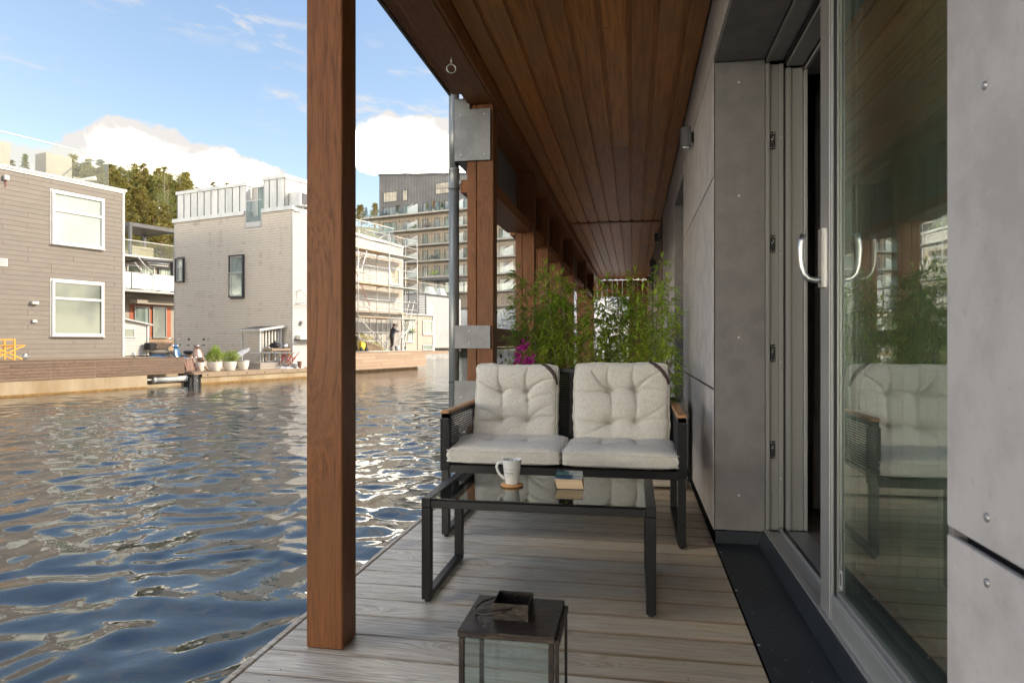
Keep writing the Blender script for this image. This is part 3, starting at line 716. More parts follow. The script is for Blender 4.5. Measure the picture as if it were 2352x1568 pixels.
# threshold
MB().box(.398, .620, .95, 3.517, .001, .004).build('flashing_sheet', 'flash', hs, .001)
MB().box(.400, .634, 3.505, 3.517, .004, .064).build('flashing_upstand', 'flash', hs, .001)
MB().prism([(.602, .004), (.622, .004), (.626, .075), (.620, .075)], 'y', .95, 3.505).build('threshold_upstand', 'flash', hs, .001)
MB().box(.626, .650, .95, 3.505, .068, .083).box(.650, .700, .95, 3.505, .060, .072).box(.700, .706, .95, 3.505, .060, .094).build('door_track', 'alu_l', hs, .001)
MB().box(.706, .732, .95, 3.505, .05, .064).build('track_seal', 'rubber', hs)
MB().box(.732, .826, .95, 3.49, .05, .082).build('threshold_board', 'alu', hs, .001)
m_ = MB()
for q in range(11): m_.ball((.621, 3.36-q*.235, .060), .0032, 8, (.6, 1, 1))
for q in range(6): m_.ball((.405, 3.35-q*.5, .0045), .005, 8, (1, 1, .6))
for q in range(46): m_.ball((.42+rnd.random()*.17, 3.4-rnd.random()*2.2, .0042), rnd.uniform(.0006, .0016), 5)
m_.build('screw_heads', 'steel', hs, kind='stuff')
# room behind
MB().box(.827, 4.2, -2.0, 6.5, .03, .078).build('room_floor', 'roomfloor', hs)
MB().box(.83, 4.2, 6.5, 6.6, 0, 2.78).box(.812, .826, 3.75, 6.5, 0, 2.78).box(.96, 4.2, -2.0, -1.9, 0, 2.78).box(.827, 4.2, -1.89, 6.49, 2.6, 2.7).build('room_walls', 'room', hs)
# sliding leaf
lf = MB().box(.640, .700, 2.392, 2.530, .05, 2.355).box(.640, .700, .92, 2.39, .05, .172).box(.640, .700, .92, 2.39, 2.27, 2.355)
lf.box(.636, .641, 2.405, 2.435, .05, 2.355).box(.636, .641, .92, 2.39, .145, .160).box(.637, .641, .92, 2.39, .075, .085)
lf = lf.build('sliding_door', 'alu_l', hs, .002)
MB().box(.652, .660, 2.376, 2.391, .174, 2.268).box(.652, .660, .93, 2.376, .173, .186).build('glazing_bead', 'alu', lf, .001)
MB().box(.646, .650, 2.376, 2.391, .174, 2.268).build('glazing_seal', 'rubber', lf)
MB().box(.660, .666, .93, 2.389, .174, 2.268).box(.684, .690, .93, 2.389, .174, 2.268).build('door_pane', 'dglass', lf)
MB().box(.628, .640, 2.470, 2.512, 1.185, 1.385).tube([(.634, 2.491, 1.185), (.634, 2.491, 1.1849)], .02, 16).build('handle_plate', 'steel', lf, .003, 2)
hp = [(.630, 2.491, 1.212), (.608, 2.491, 1.211), (.590, 2.491, 1.216), (.577, 2.491, 1.232), (.570, 2.491, 1.258), (.567, 2.491, 1.29), (.5665, 2.491, 1.32), (.569, 2.491, 1.345), (.575, 2.491, 1.368)]
MB().tube(hp, [.0095, .0095, .0100, .0105, .0105, .0098, .0103, .0096, .0098], 16).build('door_handle', 'steel', lf)
MB().box(.6585, .6595, 2.345, 2.372, .20, .262).build('sticker', 'whitep', lf)
MB().box(.658, .6586, 2.353, 2.364, .212, .25).build('sticker_print', 'rubber', lf)
# curtains inside
def curtain(name, lab, x, y0, y1, z0, z1, amp, lam, mat, seed=0):
    r_ = random.Random(seed); n_ = int((y1-y0)/.012); vs = []; fs = []; ph = r_.random()*6; nz = 14
    for i_ in range(n_+1):
        yv = y0+(y1-y0)*i_/n_
        for k_ in range(nz+1):
            t_ = k_/nz; a_ = amp*(.6+.4*t_)
            w_ = math.sin(yv/lam*6.283+ph+.4*math.sin(t_*3+yv*3))+.35*math.sin(yv/lam*6.283*2.3+1+t_)
            vs.append((x+a_*w_, yv+.012*math.sin(t_*5+yv*9)*t_, z1+(z0-z1)*t_))
    for i_ in range(n_):
        for k_ in range(nz): a_ = i_*(nz+1)+k_; fs.append((a_, a_+1, a_+nz+2, a_+nz+1))
    m_ = MB(); m_.add(vs, fs, True); o = solo(name, m_, mat, lab, 'curtain', (x, y0, z0))
    md = o.modifiers.new('thick', 'SOLIDIFY'); md.thickness = .002
curtain('curtain', 'dark grey curtain hanging in the gap of the open sliding door', .985, 3.20, 3.93, .10, 2.45, .022, .16, 'curtain', 3)
curtain('curtain', 'greenish curtain in deep folds behind the pane of the sliding door', .89, 1.55, 3.17, .10, 2.31, .022, .12, 'curtain_g', 5)

# wall lamps
def walllamp(yv, z, lab, r, h, cube=False):
    t = thing('wall_lamp', lab, 'lamp', (WX, yv, z), group='lamps on the grey wall')
    MB().box(WX-.018, WX, yv-.02, yv+.02, z-.03, z+.03).build('wall_plate', 'black', t, .002)
    if cube: MB().box(WX-.12, WX-.018, yv-.06, yv+.06, z-.06, z+.06).build('lamp_body', 'black', t, .003)
    else:
        pr = [(WX-.085+.0*r, 0)]
        poly = [(WX-.018, yv-.045)]+[(WX-.018-.075*math.sin(a), yv-.045*math.cos(a)) for a in [k*math.pi/10 for k in range(1, 10)]]+[(WX-.018, yv+.045)]
        MB().prism(poly, 'z', z-h/2, z+h/2).build('lamp_body', 'anth', t, .002)
        MB().lathe([(.022, 0), (.022, .01)], 16, (WX-.05, yv, z-h/2-.006)).build('lamp_glass', 'fglass', t)
walllamp(4.66, 2.35, 'dark half round wall lamp nearest the camera, high on the grey panels', .05, .125)
walllamp(10.1, 2.50, 'small dark half round wall lamp far along the grey panels', .05, .12)
walllamp(12.2, 2.36, 'black cube wall lamp, the nearer of two far down the terrace', .05, .12, True)
walllamp(14.6, 2.30, 'black cube wall lamp farthest down the terrace', .05, .12, True)
sk = thing('wall_socket', 'small grey outdoor socket box on the pale wall behind the bamboo', 'socket', (WX, 7.4, 1.25))
MB().box(WX-.05, WX, 7.35, 7.45, 1.20, 1.32).build('socket_body', 'alu', sk, .004)
MB().tube([(WX-.02, 7.40, 1.20), (WX-.03, 7.40, 1.16), (WX-.012, 7.41, 1.13)], .006, 6).build('cable', 'rubber', sk)

# far end of the terrace
ew = thing('end_wall', 'brown board wall with an open doorway closing the far end of the terrace', 'wall', (0, 19.3, 0))
for q in range(11):
    a = -1.15+q*.14
    piece('wall_board', a, a+.134, 19.25, 19.28, 2.24, 2.70, 'post', ew, .002)
for q in range(4):
    a = -.13+q*.13
    piece('wall_board', a, a+.125, 19.25, 19.28, .02, 2.23, 'post', ew, .002)
# white cloth beyond
vs, fs = [], []
for i in range(13):
    for k in range(10):
        u = i/12; v = k/9
        vs.append((-3.4+3.35*u-.5*max(0, v-.6)*u, 22+.5*math.sin(u*7+v*2)+v*.6, .25+3.0*v+.12*math.sin(u*9)))
for i in range(12):
    for k in range(9): a = i*10+k; fs.append((a, a+10, a+11, a+1))
o = solo('white_sail', MB().add(vs, fs, True), 'sail', 'white cloth sheet hanging beyond the far end of the terrace', 'sail', (-1.8, 22, 1)); o.modifiers.new('t', 'SOLIDIFY').thickness = .01
# bicycle in front of it
bk = thing('bicycle', 'white city bicycle leaning by the far end of the terrace behind the bamboo', 'bicycle', (-.35, 12.6, 0), rz=math.radians(62), local=True)
for cx_ in (-.52, .52):
    w_ = MB().tube([(cx_+.33*math.cos(a), 0, .34+.33*math.sin(a)) for a in [k*math.pi/14 for k in range(28)]], .016, 8, closed=True).build('wheel', 'rubber', bk)
    sp = MB()
    for k in range(12): sp.tube([(cx_, 0, .34), (cx_+.32*math.cos(k*math.pi/6), 0, .34+.32*math.sin(k*math.pi/6))], .002, 4)
    sp.build('spokes', 'chrome', w_)
MB().tube([(.52, 0, .34), (.40, 0, .92)], .016).tube([(.41, 0, .85), (-.12, 0, .32)], .02).tube([(.42, 0, .72), (-.14, 0, .50)], .014).tube([(-.12, 0, .30), (-.26, 0, .88)], .018).tube([(-.52, 0, .34), (-.12, 0, .30)], .012).tube([(-.52, 0, .34), (-.22, 0, .74)], .010).build('frame', 'whitep', bk)
MB().tube([(.40, 0, .92), (.37, 0, 1.04), (.30, .24, 1.08), (.18, .28, 1.06)], .012).tube([(.37, 0, 1.04), (.30, -.24, 1.08), (.18, -.28, 1.06)], .012).build('handlebar', 'chrome', bk)
MB().ball((-.27, 0, .93), .12, 12, (1.1, .7, .3)).build('saddle', 'rubber', bk)
MB().box(-.86, -.30, -.06, .06, .69, .70).build('carrier', 'chrome', bk)

# ------------------------------------------------------------------ bench
BX0, BX1, BY0, BY1 = -.970, .248, 3.38, 4.12
bn = thing('bench', 'black two seat garden bench with rope sides and wooden armrests on the deck', 'bench', (-.36, 3.75, 0))
def leg(x, y0, y1, z0, z1, lean=0):
    p = MB().hexa([(x, y0, z0), (x+.038, y0, z0), (x+.038, y1, z0), (x, y1, z0), (x, y0+lean, z1), (x+.038, y0+lean, z1), (x+.038, y1+lean, z1), (x, y1+lean, z1)])
    return p.build('leg', 'black', bn, .002)
for x in (BX0, BX1-.038):
    leg(x, BY0, BY0+.04, .012, .63); leg(x, BY1-.04, BY1, .012, .63)
    MB().box(x, x+.038, BY0+.042, BY1-.042, .012, .038).build('foot_bar', 'black', bn, .002)
    MB().box(x, x+.038, BY0-.0, BY1, .607, .6305).build('arm_bar', 'black', bn, .002)
    m_ = MB()
    for yv in (BY0+.02, BY1-.02): m_.lathe([(.012, 0), (.012, .012)], 10, (x+.019, yv, 0))
    m_.build('glide', 'rubber', bn, kind='stuff')
    MB().box(x-.003, x+.041, BY0-.008, BY1-.03, .6315, .6465).build('armrest', 'teak', bn, .003)
    r_ = MB()
    z = .375
    while z < .604:                                   # ropes between front and back leg and coiled round both legs
        for sx_ in (.005, .033): r_.tube([(x+sx_, BY0+.04, z), (x+sx_, (BY0+BY1)/2, z-.0015), (x+sx_, BY1-.04, z)], .0032, 5, cap=False)
        z += .0125
    z = .345
    while z < .606:
        for ya in (BY0, BY1-.04):
            r_.tube([(x-.003, ya-.003, z), (x+.041, ya-.003, z), (x+.041, ya+.043, z), (x-.003, ya+.043, z)], .0036, 5, closed=True)
        z += .0069
    r_.build('rope_side', 'rope', bn, kind='stuff', fix=False)
MB().box(BX0+.038, BX1-.038, BY0+.002, BY0+.03, .330, .371).build('front_rail', 'black', bn, .002)
MB().box(BX0+.038, BX1-.038, BY1-.03, BY1-.002, .330, .371).build('back_rail', 'black', bn, .002)
for xs_ in (-.66, -.36, -.06): MB().box(xs_, xs_+.03, BY0+.03, BY1-.03, .345, .366).build('seat_bar', 'black', bn, .002)
MB().box(BX0+.04, BX1-.04, BY0+.032, BY1-.04, .362, .368).build('seat_sheet', 'rope', bn)
# reclined backrest: frame rails and ropes
def bk_y(z): return 3.96+(z-.371)*.16
for x in (BX0+.05, -.374, BX1-.085):
    w_ = .035
    MB().hexa([(x, bk_y(.36), .36), (x+w_, bk_y(.36), .36), (x+w_, bk_y(.36)+.025, .36), (x, bk_y(.36)+.025, .36), (x, bk_y(.82), .82), (x+w_, bk_y(.82), .82), (x+w_, bk_y(.82)+.025, .82), (x, bk_y(.82)+.025, .82)]).build('back_post', 'black', bn, .002)
MB().box(BX0+.05, BX1-.05, bk_y(.82), bk_y(.82)+.025, .815, .842).build('top_rail', 'black', bn, .003)
r_ = MB(); z = .385
while z < .812:
    yv = bk_y(z); r_.tube([(BX0+.07, yv+.004, z), (BX1-.07, yv+.004, z)], .0034, 5, cap=False); r_.tube([(BX0+.07, yv+.021, z+.004), (BX1-.07, yv+.021, z+.004)], .0034, 5, cap=False)
    r_.tube([(-.382, yv-.004, z), (-.331, yv-.004, z), (-.331, yv+.029, z), (-.382, yv+.029, z)], .0038, 5, closed=True)
    z += .0128
r_.build('rope_back', 'rope', bn, kind='stuff', fix=False)

# ------------------------------------------------------------------ cushions
def cushion(name, label, cat, w, h, t, tufts, creases, origin, tilt, seed, strap=False, strapside=1, group=None, yaw=0, roll=0):
    """local x across, y up the cushion, z towards the sitter; tilt about x"""
    r_ = random.Random(seed); Nn = 120; root = thing(name, label, cat, origin, group=group, local=True)
    root.rotation_euler = (tilt, roll, yaw)
    off = Vector((seed*3.1, seed*1.7, .5))
    def edge(u, v):                                   # uneven outline with rounded corners
        x = u*w/2; y = (v+1)/2*h
        cr = max(0, abs(u)**9*abs(v)**9)
        x *= 1-.035*cr; y = h/2+(y-h/2)*(1-.03*cr)
        x += .008*mnoise.noise(Vector((u*.6+seed, v*2.2, 0)))*abs(u)**2+.004*mnoise.noise(Vector((seed, v*6, 3)))*abs(u)**3
        y += .008*mnoise.noise(Vector((u*2.2, v*.6+seed, 7)))*abs(v)**2+.004*mnoise.noise(Vector((u*6, seed, 3)))*abs(v)**3
        return x, y
    def puff(u, v, side):
        e = (1-abs(u)**5)*(1-abs(v)**5)
        d = .30+.70*max(0, e)**.42
        z = d
        dep = 0
        for (a, b, k) in tufts:
            rr = math.hypot((u-a)*w/2, (v-b)*h/2); dep += k*(math.exp(-(rr/.011)**2)*.20+math.exp(-(rr/.034)**2)*.34+math.exp(-(rr/.075)**2)*.22)
        for (a, b, c_, d_, k, wd) in creases:
            px, py = (u-a)*w/2, (v-b)*h/2; qx, qy = (c_-a)*w/2, (d_-b)*h/2; L2 = qx*qx+qy*qy
            wd_ = wd*.72; tt = max(0, min(1, (px*qx+py*qy)/L2)); bow = .010*math.sin(tt*math.pi)*(1 if k > 0 else -1); ln = math.sqrt(L2)
            ex_, ey_ = px-qx*tt-(-qy/ln)*bow, py-qy*tt-(qx/ln)*bow; rr = math.hypot(ex_, ey_)
            fade = 1-tt*.75
            dep += abs(k)*1.25*fade*(.60*math.exp(-(rr/(wd_*.30))**2)+.40*math.exp(-(rr/wd_)**2))
        z -= dep*max(0, min(1, e*2.2))
        z += .10*mnoise.noise(Vector((u*1.8, v*1.8, side+seed)))*e+.035*mnoise.noise(Vector((u*6, v*6, side+seed*2)))*e
        return z
    mb = MB(); vs = []; fs = []
    n1 = Nn+1
    for side in (1, -1):
        for i in range(n1):
            for k in range(n1):
                u = math.sin((i/Nn-.5)*math.pi*.94)/math.sin(.47*math.pi); v = math.sin((k/Nn-.5)*math.pi*.94)/math.sin(.47*math.pi)
                x, y = edge(u, v); z = puff(u, v, side)*(t/2) if side > 0 else -(.30+.70*max(0, (1-u**6)*(1-v**6))**.5)*t/2*.8
                base_ = t*.30*side
                if side > 0: z = max(z, -.02)
                vs.append((x, y, base_+(z-.30*t/2*side)*1.0 if side > 0 else -t*.30+(z+.30*t/2)))
    for s_ in (0, 1):
        b = s_*n1*n1
        for i in range(Nn):
            for k in range(Nn):
                a = b+i*n1+k; q = (a, a+n1, a+n1+1, a+1); fs.append(q if s_ == 0 else q[::-1])
    rim = [(i, 0) for i in range(Nn)]+[(Nn, k) for k in range(Nn)]+[(i, Nn) for i in range(Nn, 0, -1)]+[(0, k) for k in range(Nn, 0, -1)]
    ri = [i*n1+k for i, k in rim]; nn = len(ri); B2 = n1*n1
    # rounded side band
    m0 = len(vs)
    for q in range(nn):
        a = Vector(vs[ri[q]]); b = Vector(vs[B2+ri[q]]); cpt = (a+b)/2; o_ = Vector((cpt.x, cpt.y-h/2, 0)); o_ = o_.normalized()*.010*(1+.5*mnoise.noise(cpt*14))
        vs.append(tuple(cpt+o_))
    for q in range(nn):
        q2 = (q+1) % nn
        fs.append((ri[q2], ri[q], m0+q, m0+q2)); fs.append((m0+q2, m0+q, B2+ri[q], B2+ri[q2]))
    mb.add(vs, fs, True); o = mb.build('cushion_body', 'fabric', root, fix=False)
    me = o.data; bm = bmesh.new(); bm.from_mesh(me); bmesh.ops.recalc_face_normals(bm, faces=bm.faces); bm.to_mesh(me); bm.free()
    for s_, B_ in ((1, 0), (-1, B2)):
        pts = []
        for q in range(0, nn, 2):
            p = Vector(vs[B_+ri[q]]); o_ = Vector((p.x, p.y-h/2, 0)).normalized()*.0035; pts.append(p+o_+Vector((0, 0, .002*s_)))
        MB().tube(pts, .0042, 7, closed=True).build('piping', 'fabric', root)
    if strap:
        pts = []
        sv = []
        for q in range(9):
            tt = q/8; u = (.60+.395*math.sin(tt*1.5708))*strapside; v = 1.0-.42*(1-math.cos(tt*1.5708))-.06*tt
            x, y = edge(u*.995, v*.995 if q else 1.0); z = t*.30+(puff(u, v, 1)-.30)*t/2+.003
            sv.append(Vector((x, y, z)))
        vv = []; ff = []
        for q, p in enumerate(sv):
            d = (sv[min(8, q+1)]-sv[max(0, q-1)]).normalized(); nrm = d.cross(Vector((0, 0, 1))).normalized()*.0105
            for zz in (0, .0022): vv += [p+nrm+Vector((0, 0, zz)), p-nrm+Vector((0, 0, zz))]
        for q in range(8):
            a = q*4; b = a+4
            ff += [(a+2, a+3, b+3, b+2), (a, b, b+1, a+1), (a, a+2, b+2, b), (a+1, b+1, b+3, a+3)]
        MB().add(vv, ff, True).build('leather_strap', 'leather', root)
    return root
TB = [(-.36, .36, 1), (.26, .37, 1), (-.34, -.34, 1), (.30, -.34, 1)]
CB = [(-.36, .36, .26, .37, .42, .016), (-.34, -.34, .30, -.34, .48, .016), (-.36, .36, -.34, -.34, .26, .020), (.26, .37, .30, -.34, .30, .022),
      (-.36, .36, -.98, .62, .45, .014), (.26, .37, .92, .68, .40, .014), (-.36, .36, -.42, .98, .34, .016), (.26, .37, .30, .98, .38, .016),
      (-.34, -.34, -1.0, -.38, .55, .018), (.30, -.34, 1.0, -.28, .50, .018), (.28, .10, .98, .30, .25, .02), (.30, -.34, .95, .04, .32, .018), (-.34, -.34, -.9, -.12, -.22, .018)]
TB2 = [(-.24, .36, 1), (.30, .38, 1), (-.22, -.36, 1), (.32, -.33, 1)]
CB2 = [(-.24, .36, .30, .38, .42, .016), (-.22, -.36, .32, -.33, .48, .016), (-.24, .36, -.22, -.36, .28, .020), (.30, .38, .32, -.33, .30, .022),
       (-.24, .36, -.98, .34, .40, .016), (-.24, .36, -.62, .80, .40, .014), (.30, .38, .94, .86, .34, .014), (.30, .38, .98, .36, .42, .016), (-.24, .36, -.26, .98, .30, .016), (.30, .38, .28, .98, .34, .016),
       (-.22, -.36, -.98, -.34, .52, .018), (.32, -.33, 1.0, -.36, .46, .018), (.32, -.33, .95, .05, -.26, .02), (-.22, -.36, -.85, -.72, .26, .02)]
tl = math.radians(90-9.5)
cushion('back_cushion', 'pale tufted back cushion with brown leather strap on the left seat of the bench', 'cushion', .475, .465, .105, TB, CB, (-.668, 3.868, .398), tl, 1, True, 1, 'cushions on the bench', yaw=0.0)
cushion('back_cushion', 'pale tufted back cushion with brown leather strap on the right seat, beside the wall', 'cushion', .515, .472, .105, TB2, CB2, (-.070, 3.868, .400), tl, 2, True, 1, 'cushions on the bench', yaw=0.0)
TS = [(-.35, .0, 1.0), (.32, .05, 1.0), (-.3, .6, .8), (.3, .6, .8)]
CS = [(-.35, .1, .32, .1, .16, .02), (-.35, .1, -.9, .0, .16, .02), (.32, .1, .9, .2, .18, .02), (-.35, .1, -.3, .62, .18, .02), (.32, .1, .3, .62, .18, .02), (-.3, .62, -.6, .95, .18, .02), (.3, .62, .2, .95, .18, .02)]
cushion('seat_cushion', 'pale piped seat cushion on the left half of the bench, nearest the water', 'cushion', .585, .50, .088, TS, CS, (-.652, 3.370, .418), math.radians(1), 3, group='cushions on the bench', yaw=.012)
cushion('seat_cushion', 'pale piped seat cushion on the right half of the bench, beside the wall', 'cushion', .565, .50, .088, TS, CS, (-.068, 3.372, .418), math.radians(0), 4, group='cushions on the bench', yaw=-.006)

# ------------------------------------------------------------------ coffee table
tb = thing('coffee_table', 'low black coffee table with smoked glass top in front of the bench', 'table', (-.36, 2.8, 0))
TX0, TX1, TY0, TY1, TZ = -.803, .080, 2.52, 3.045, .400
for x in (TX0, TX1-.036):
    for yv in (TY0, TY1-.036):
        piece('leg', x, x+.036, yv, yv+.036, .01, TZ-.037, 'black', tb, .002)
    piece('foot_bar', x+.002, x+.034, TY0+.037, TY1-.037, .01, .034, 'black', tb, .002)
    piece('side_rail', x, x+.036, TY0, TY1, TZ-.036, TZ, 'black', tb, .002)
    m_ = MB()
    for yv in (TY0+.018, TY1-.018): m_.lathe([(.011, 0), (.011, .01)], 10, (x+.018, yv, 0))
    m_.build('glide', 'rubber', tb, kind='stuff')
for yv in (TY0, TY1-.026): piece('cross_rail', TX0+.037, TX1-.037, yv, yv+.026, TZ-.038, TZ-.008, 'black', tb, .002)
MB().box(TX0+.037, TX1-.037, TY0+.004, TY1-.004, TZ-.006, TZ-.001).build('glass_top', 'tglass', tb, .001)
GT = TZ-.001
# coaster and mug
solo('coaster', MB().lathe([(0, 0), (.044, 0), (.047, .002), (.047, .007), (.045, .009), (0, .009)], 40, (-.500, 2.80, GT+.0005)), 'cork', 'round bamboo coaster under the white mug on the table', 'coaster', (-.500, 2.80, GT))
mz = GT+.010; mx, my = -.500, 2.80
mg = thing('mug', 'white tapered mug with small black script and spotted inside on the coffee table', 'mug', (mx, my, mz))
prof = [(0, .001), (.024, .001), (.0265, 0), (.0280, .003), (.0405, .098), (.0408, .1005), (.0395, .1012), (.0382, .0995), (.0262, .007), (.023, .005), (0, .005)]
MB().lathe(prof, 48, (mx, my, mz)).build('cup', 'ceramic', mg)
hd_ = [(mx-.0385, my-.002, mz+.086), (mx-.050, my-.003, mz+.088), (mx-.060, my-.004, mz+.082), (mx-.064, my-.004, mz+.068), (mx-.060, my-.004, mz+.052), (mx-.050, my-.003, mz+.036), (mx-.038, my-.002, mz+.025), (mx-.030, my-.001, mz+.020)]
MB().tube(hd_, [.0062, .0062, .0060, .0058, .0056, .0056, .0058, .0062], 12).build('handle', 'ceramic', mg)
def onmug(txt, size, zc, shear=0, a0=-1.78):
    v, f = text_mesh(txt, size, shear); vs = []
    for x, y_, _ in v:
        z = zc+y_; r = .0280+(.0405-.0280)*(z-.003)/.095+.0004; a = a0+x/r
        vs.append((mx+r*math.cos(a), my+r*math.sin(a), mz+z))
    return vs, f
tm = MB()
for txt, s_, zc, sh, a0 in (('TRA IN DITT HUS OM', .0052, .063, 0, -1.83), ('Aminne', .0125, .048, .35, -1.83), ('VEM DU', .0050, .036, 0, -1.83)):
    vs, f = onmug(txt, s_, zc, sh, a0); tm.add(vs, f)
tm.build('print', 'ink', mg, fix=False)
dt = MB()
for k in range(26):
    a = k*2*math.pi/26; z = .093 if k % 2 else .084; r = .0262+(.0382-.0262)*(z-.007)/.0925-.0004
    c_ = Vector((mx+r*math.cos(a), my+r*math.sin(a), mz+z)); nrm = Vector((-math.cos(a), -math.sin(a), 0)); t1 = Vector((-math.sin(a), math.cos(a), 0))
    dt.add([c_+t1*.0021*math.cos(q*math.pi/5)+Vector((0, 0, 1))*.0021*math.sin(q*math.pi/5) for q in range(10)], [tuple(range(10))])
dt.build('spots', 'ink', mg, fix=False)
# book
bkz = GT+.0008
bo = thing('book', 'thick paperback book with blue cover and yellow lettering on the coffee table', 'book', (-.262, 2.865, bkz), rz=math.radians(3), local=True)
bw, bh, bt = .112, .178, .040
pb = MB().hexa([(-bw/2+.006, -bh/2, .001), (bw/2+.002, -bh/2, .001), (bw/2, bh/2, .001), (-bw/2+.002, bh/2, .001), (-bw/2-.004, -bh/2, bt-.001), (bw/2-.006, -bh/2, bt-.001), (bw/2-.008, bh/2, bt-.001), (-bw/2-.004, bh/2, bt-.001)])
pb.build('page_block', 'paper', bo, .001)
mcov, gg = newmat('blue_book_cover'); oo = objco(gg, False); sp_ = gg.n('ShaderNodeSeparateXYZ', {0: oo}).outputs
fv = gg.ramp(gg.m('ADD', sp_[1], gg.m('MULTIPLY', gg.noise(oo, 28, 3, .6), .035)), -.075, .03)
fv2 = gg.ramp(gg.m('ADD', sp_[1], gg.m('MULTIPLY', gg.noise(oo, 40, 3, .6), .03)), .055, .085)
cc_ = gg.mix(fv2, gg.mix(fv, (.025, .06, .19), (.09, .24, .27)), (.035, .04, .075))
cc_ = gg.mix(gg.ramp(gg.noise(oo, 22, 2, .5), .62, .7), cc_, (.25, .42, .50))
out(gg, pbsdf(gg, color=cc_, rough=.22, coat=.4))
cz = bt
o = MB().hexa([(-bw/2-.004, -bh/2+.003, cz), (bw/2-.004, -bh/2, cz), (bw/2-.007, bh/2, cz), (-bw/2-.004, bh/2, cz+.006), (-bw/2-.004, -bh/2+.003, cz+.0008), (bw/2-.004, -bh/2, cz+.0008), (bw/2-.007, bh/2, cz+.0008), (-bw/2-.004, bh/2, cz+.0068)]).build('cover', mcov, bo)
MB().box(-bw/2+.004, bw/2+.001, -bh/2, bh/2, 0, .0008).build('back_cover', mcov, bo)
def cov(x, y_):                                       # height of the cover at x, y
    u = (x+bw/2+.004)/(bw-.002); v = (y_+bh/2)/bh; return cz+.0011+.006*(1-u)*v
def flat(txt, size, cx_, cy_, shear=0, rot=0):
    v, f = text_mesh(txt, size, shear); ca, sa = math.cos(rot), math.sin(rot)
    vs = [(cx_+x*ca-y_*sa, cy_+x*sa+y_*ca) for x, y_, _ in v]; return [(x, y_, cov(x, y_)) for x, y_ in vs], f
v, f = flat('KATHERINE WEBB', .0125, -.003, .004, 0, math.pi); m_ = MB(); m_.add(v, f)
M['yel'] = plain('yellow_lettering', (.50, .55, .08), .3, tone=0, var=.01)
m_.build('yellow_lettering', 'yel', bo, fix=False)
m_ = MB()
v, f = flat('Die Schuld', .022, -.002, -.026, .35, math.pi); m_.add(v, f); v, f = flat('jenes Sommers', .016, -.002, .032, .35, math.pi); m_.add(v, f)
m_.build('black_script', 'ink', bo, fix=False)

# ------------------------------------------------------------------ lantern
lt = thing('lantern', 'square black iron lantern with clear glass sides at the bottom edge of the view', 'lantern', (-.259, 1.480, 0))
LX0, LX1, LY0, LY1, LZ = -.359, -.160, 1.380, 1.580, .400
cp = MB().box(LX0-.002, LX1+.002, LY0-.002, LY1+.002, LZ-.004, LZ)
cp.box(LX0-.002, LX1+.002, LY0-.002, LY0, LZ-.014, LZ-.004).box(LX1, LX1+.002, LY0, LY1, LZ-.014, LZ-.004).box(LX0-.002, LX0, LY0, LY1, LZ-.014, LZ-.004).box(LX0, LX1, LY1, LY1+.002, LZ-.014, LZ-.004)
cp.build('roof_plate', 'iron', lt, .0008)
for x in (LX0, LX1-.011):
    for yv in (LY0, LY1-.011): piece('corner_post', x, x+.011, yv, yv+.011, .022, LZ-.015, 'iron', lt, .001)
MB().box(LX0, LX1, LY0, LY1, 0, .02).build('base_plate', 'iron', lt, .001)
MB().box(LX1+.002, LX1+.012, LY0+.0, LY1-.012, LZ-.018, LZ-.006).box(LX1+.002, LX1+.010, LY0, LY0+.010, .02, LZ-.018).box(LX1+.002, LX1+.010, LY1-.022, LY1-.012, .02, LZ-.018).build('door_frame', 'iron', lt, .001)
for (a, b, c_, d_) in ((LX0+.012, LX1-.012, LY0+.004, LY0+.006), (LX0+.012, LX1-.012, LY1-.006, LY1-.004), (LX0+.004, LX0+.006, LY0+.012, LY1-.012), (LX1+.005, LX1+.007, LY0+.012, LY1-.024)):
    MB().box(a, b, c_, d_, .022, LZ-.018).build('glass_pane', 'lglass', lt)
# chimney: open square tube with ring handle
q0, q1, r0, r1, h_ = -.300, -.222, 1.444, 1.522, .036
MB().box(q0, q1, r0, r0+.0016, LZ, LZ+h_).box(q0, q1, r1-.0016, r1, LZ, LZ+h_).box(q0, q0+.0016, r0+.0016, r1-.0016, LZ, LZ+h_).box(q1-.0016, q1, r0+.0016, r1-.0016, LZ, LZ+h_).box(q0+.002, q1-.002, r0+.002, r1-.002, LZ+.0005, LZ+.0015).build('chimney', 'iron', lt, .0006)
xm = (q0+q1)/2
pts = [(xm, r0-.006, LZ+.027), (xm-.02, r0-.013, LZ+.023), (xm-.055, r0-.012, LZ+.014), (xm-.078, r0+.004, LZ+.009), (xm-.088, (r0+r1)/2, LZ+.007), (xm-.078, r1-.004, LZ+.009), (xm-.055, r1+.012, LZ+.014), (xm-.02, r1+.013, LZ+.023), (xm, r1+.006, LZ+.027)]
MB().tube(pts, .0024, 8).tube([(xm, r0-.007, LZ+.027), (xm, r0+.006, LZ+.027)], .003, 8).tube([(xm, r1-.006, LZ+.027), (xm, r1+.007, LZ+.027)], .003, 8).build('ring_handle', 'iron', lt)
pt = MB(); 
for k in range(3): pt.add([(.372+rnd.uniform(-.01, .01), 3.50+rnd.uniform(-.012, .012), .004+.006*rnd.random()) for _ in range(4)], [(0, 1, 2, 3)])
solo('fallen_petal', pt, 'magenta', 'magenta petals fallen on the deck at the corner of the wall', 'petal', (.372, 3.50, 0))

